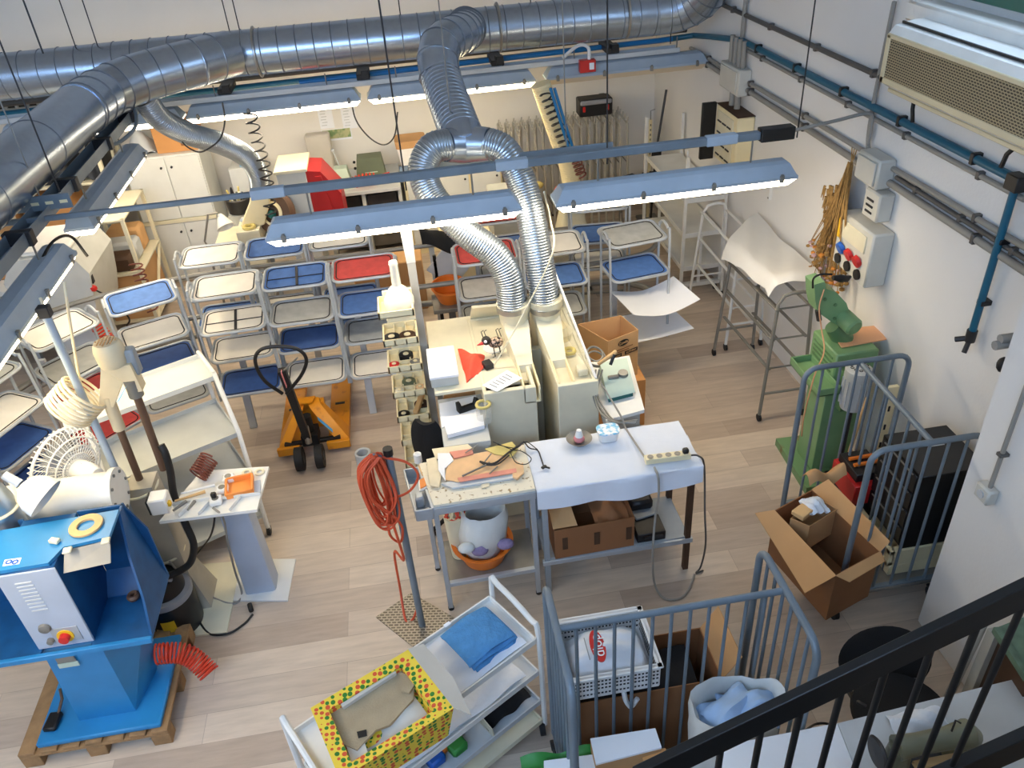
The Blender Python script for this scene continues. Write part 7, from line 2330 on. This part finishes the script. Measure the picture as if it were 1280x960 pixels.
bm_.lathe([(.001, -.03), (.13, -.026), (.19, -.012), (.20, 0), (.19, .014), (.13, .03), (.001, .034)], (0, 0, 0), (0, 1, 0), n=36)
bm_.bm.transform(rt @ Mx.Diagonal((1.12, 1, .98, 1)))
bm_.build('backrest', 'black_fabric', t)
sc_ = V((1.93, 1.98, .45))
bm_ = MB()
bm_.lathe([(.001, -.03), (.19, -.03), (.225, -.01), (.22, .02), (.15, .035), (.001, .03)], sc_, n=36)
bm_.build('seat', 'black_fabric', t)
MB().tube([bk + V((-.18, .02, -.05)), bk + V((-.17, .02, -.16)), sc_ + V((-.17, .08, .02)), sc_ + V((-.05, .05, -.03))], .015, n=8, smooth=5).build('back_bar', 'black', t)
MB().tube([bk + V((.18, .04, -.05)), bk + V((.17, .02, -.16)), sc_ + V((.16, .12, .0)), sc_ + V((.05, .05, -.03))], .015, n=8, smooth=5).build('back_bar', 'black', t)
MB().cyl(sc_ + V((0, 0, -.36)), sc_ + V((0, 0, -.03)), .026).build('column', 'black', t)
for k in range(5):
    a = 2 * PI * k / 5 + .3
    e = V((sc_.x + .26 * math.cos(a), sc_.y + .26 * math.sin(a), .055))
    MB().tube([sc_ + V((0, 0, -.35)), e], .018, n=8).build('foot', 'black', t)
    MB().ball(V((e.x, e.y, .027)), .026, sub=1).build('caster', 'rubber', t)
t = thing('stone_block', 'green-topped block with a pale edge at the right edge below the pillar', 'block', (2.45, 1.8, 0))
tq = [P(1243, 790, .9), P(1300, 768, .9), P(1345, 860, .9), P(1283, 852, .9)]
MB().prism(tq, (0, 0, .03)).build('top_slab', 'stucco_green', t)
bq = [V((p.x + .02, p.y, .0)) for p in tq]
MB().loft([bq, [p + V((.015, 0, 0)) for p in tq]]).build('body', 'brown_dark', t)
MB().bar(tq[0] + V((.0, 0, 0)), V((tq[0].x, tq[0].y, .0)), .035, .05).build('pale_edge', 'column_grey', t)
MB().bar(tq[0] + V((0, 0, .02)), tq[3] + V((0, 0, .02)), .03, .035).build('rim', 'stucco_green', t)
one(MB().cyl((tq[0].x - .07, tq[0].y + .05, 0), (tq[0].x - .02, tq[0].y + .05, .92), .02), 'leaning_pipe', 'column_grey', 'grey pipe standing between the office chair and the green-topped block', 'pipe')

ys = .95
A, B = PY(1330, 717, ys), PY(800, 972, ys)
t = thing('stair_railing', 'black flat-bar stair railing crossing the lower right corner', 'railing', (B.x, ys, B.z))
MB().bar(A, B, .022, .072).build('handrail', 'black_rail', t)
for px in (852, 903, 954, 1004, 1056, 1112, 1170, 1228, 1286):
    k = (1330 - px) / 530
    p = PY(px, 717 + k * 255, ys)
    MB().tube([p, p + V((0, 0, -.86))], .0078, n=10).build('baluster', 'black_rail', t)
C_, D_ = PY(1330, 905, ys), PY(1150, 985, ys)
MB().bar(A + V((0, 0, -.5)) if False else C_, D_ + (D_ - C_) * 1.2, .03, .09).build('stringer', 'black_rail', t)
stp = MB()
sl = (A.z - B.z) / (A.x - B.x)
n = 9
for k in range(n):
    x = A.x - .1 - .27 * k
    z = A.z - .9 - sl * (A.x - x) * 1.0
    if z > .1:
        stp.bx((x - .29, .1, z - .04), (x, .925, z))
struct(stp, 'staircase_floor', 'black_rail')
one(MB().tube([P(1008, 912, .02), P(1020, 905, .3), P(1035, 905, .3), P(1052, 915, .45), P(1062, 905, .4)], .006, n=6, smooth=6), 'black_lead', 'black', 'black lead hanging between the green sack and the office chair', 'cable')
# ================================================================ light
w = bpy.data.worlds.new('world')
S.world = w
w.use_nodes = True
bg = w.node_tree.nodes['Background']
bg.inputs['Color'].default_value = lin((214, 228, 255)) + (1,)
bg.inputs['Strength'].default_value = .1
S.view_settings.view_transform = 'Standard'
S.view_settings.look = 'None'
S.view_settings.gamma = 1.0
S.view_settings.use_curve_mapping = False
S.view_settings.exposure = 0.36
S.cycles.use_denoising = True
S.cycles.max_bounces = 6
S.cycles.diffuse_bounces = 3
S.cycles.glossy_bounces = 3
S.cycles.transparent_max_bounces = 8
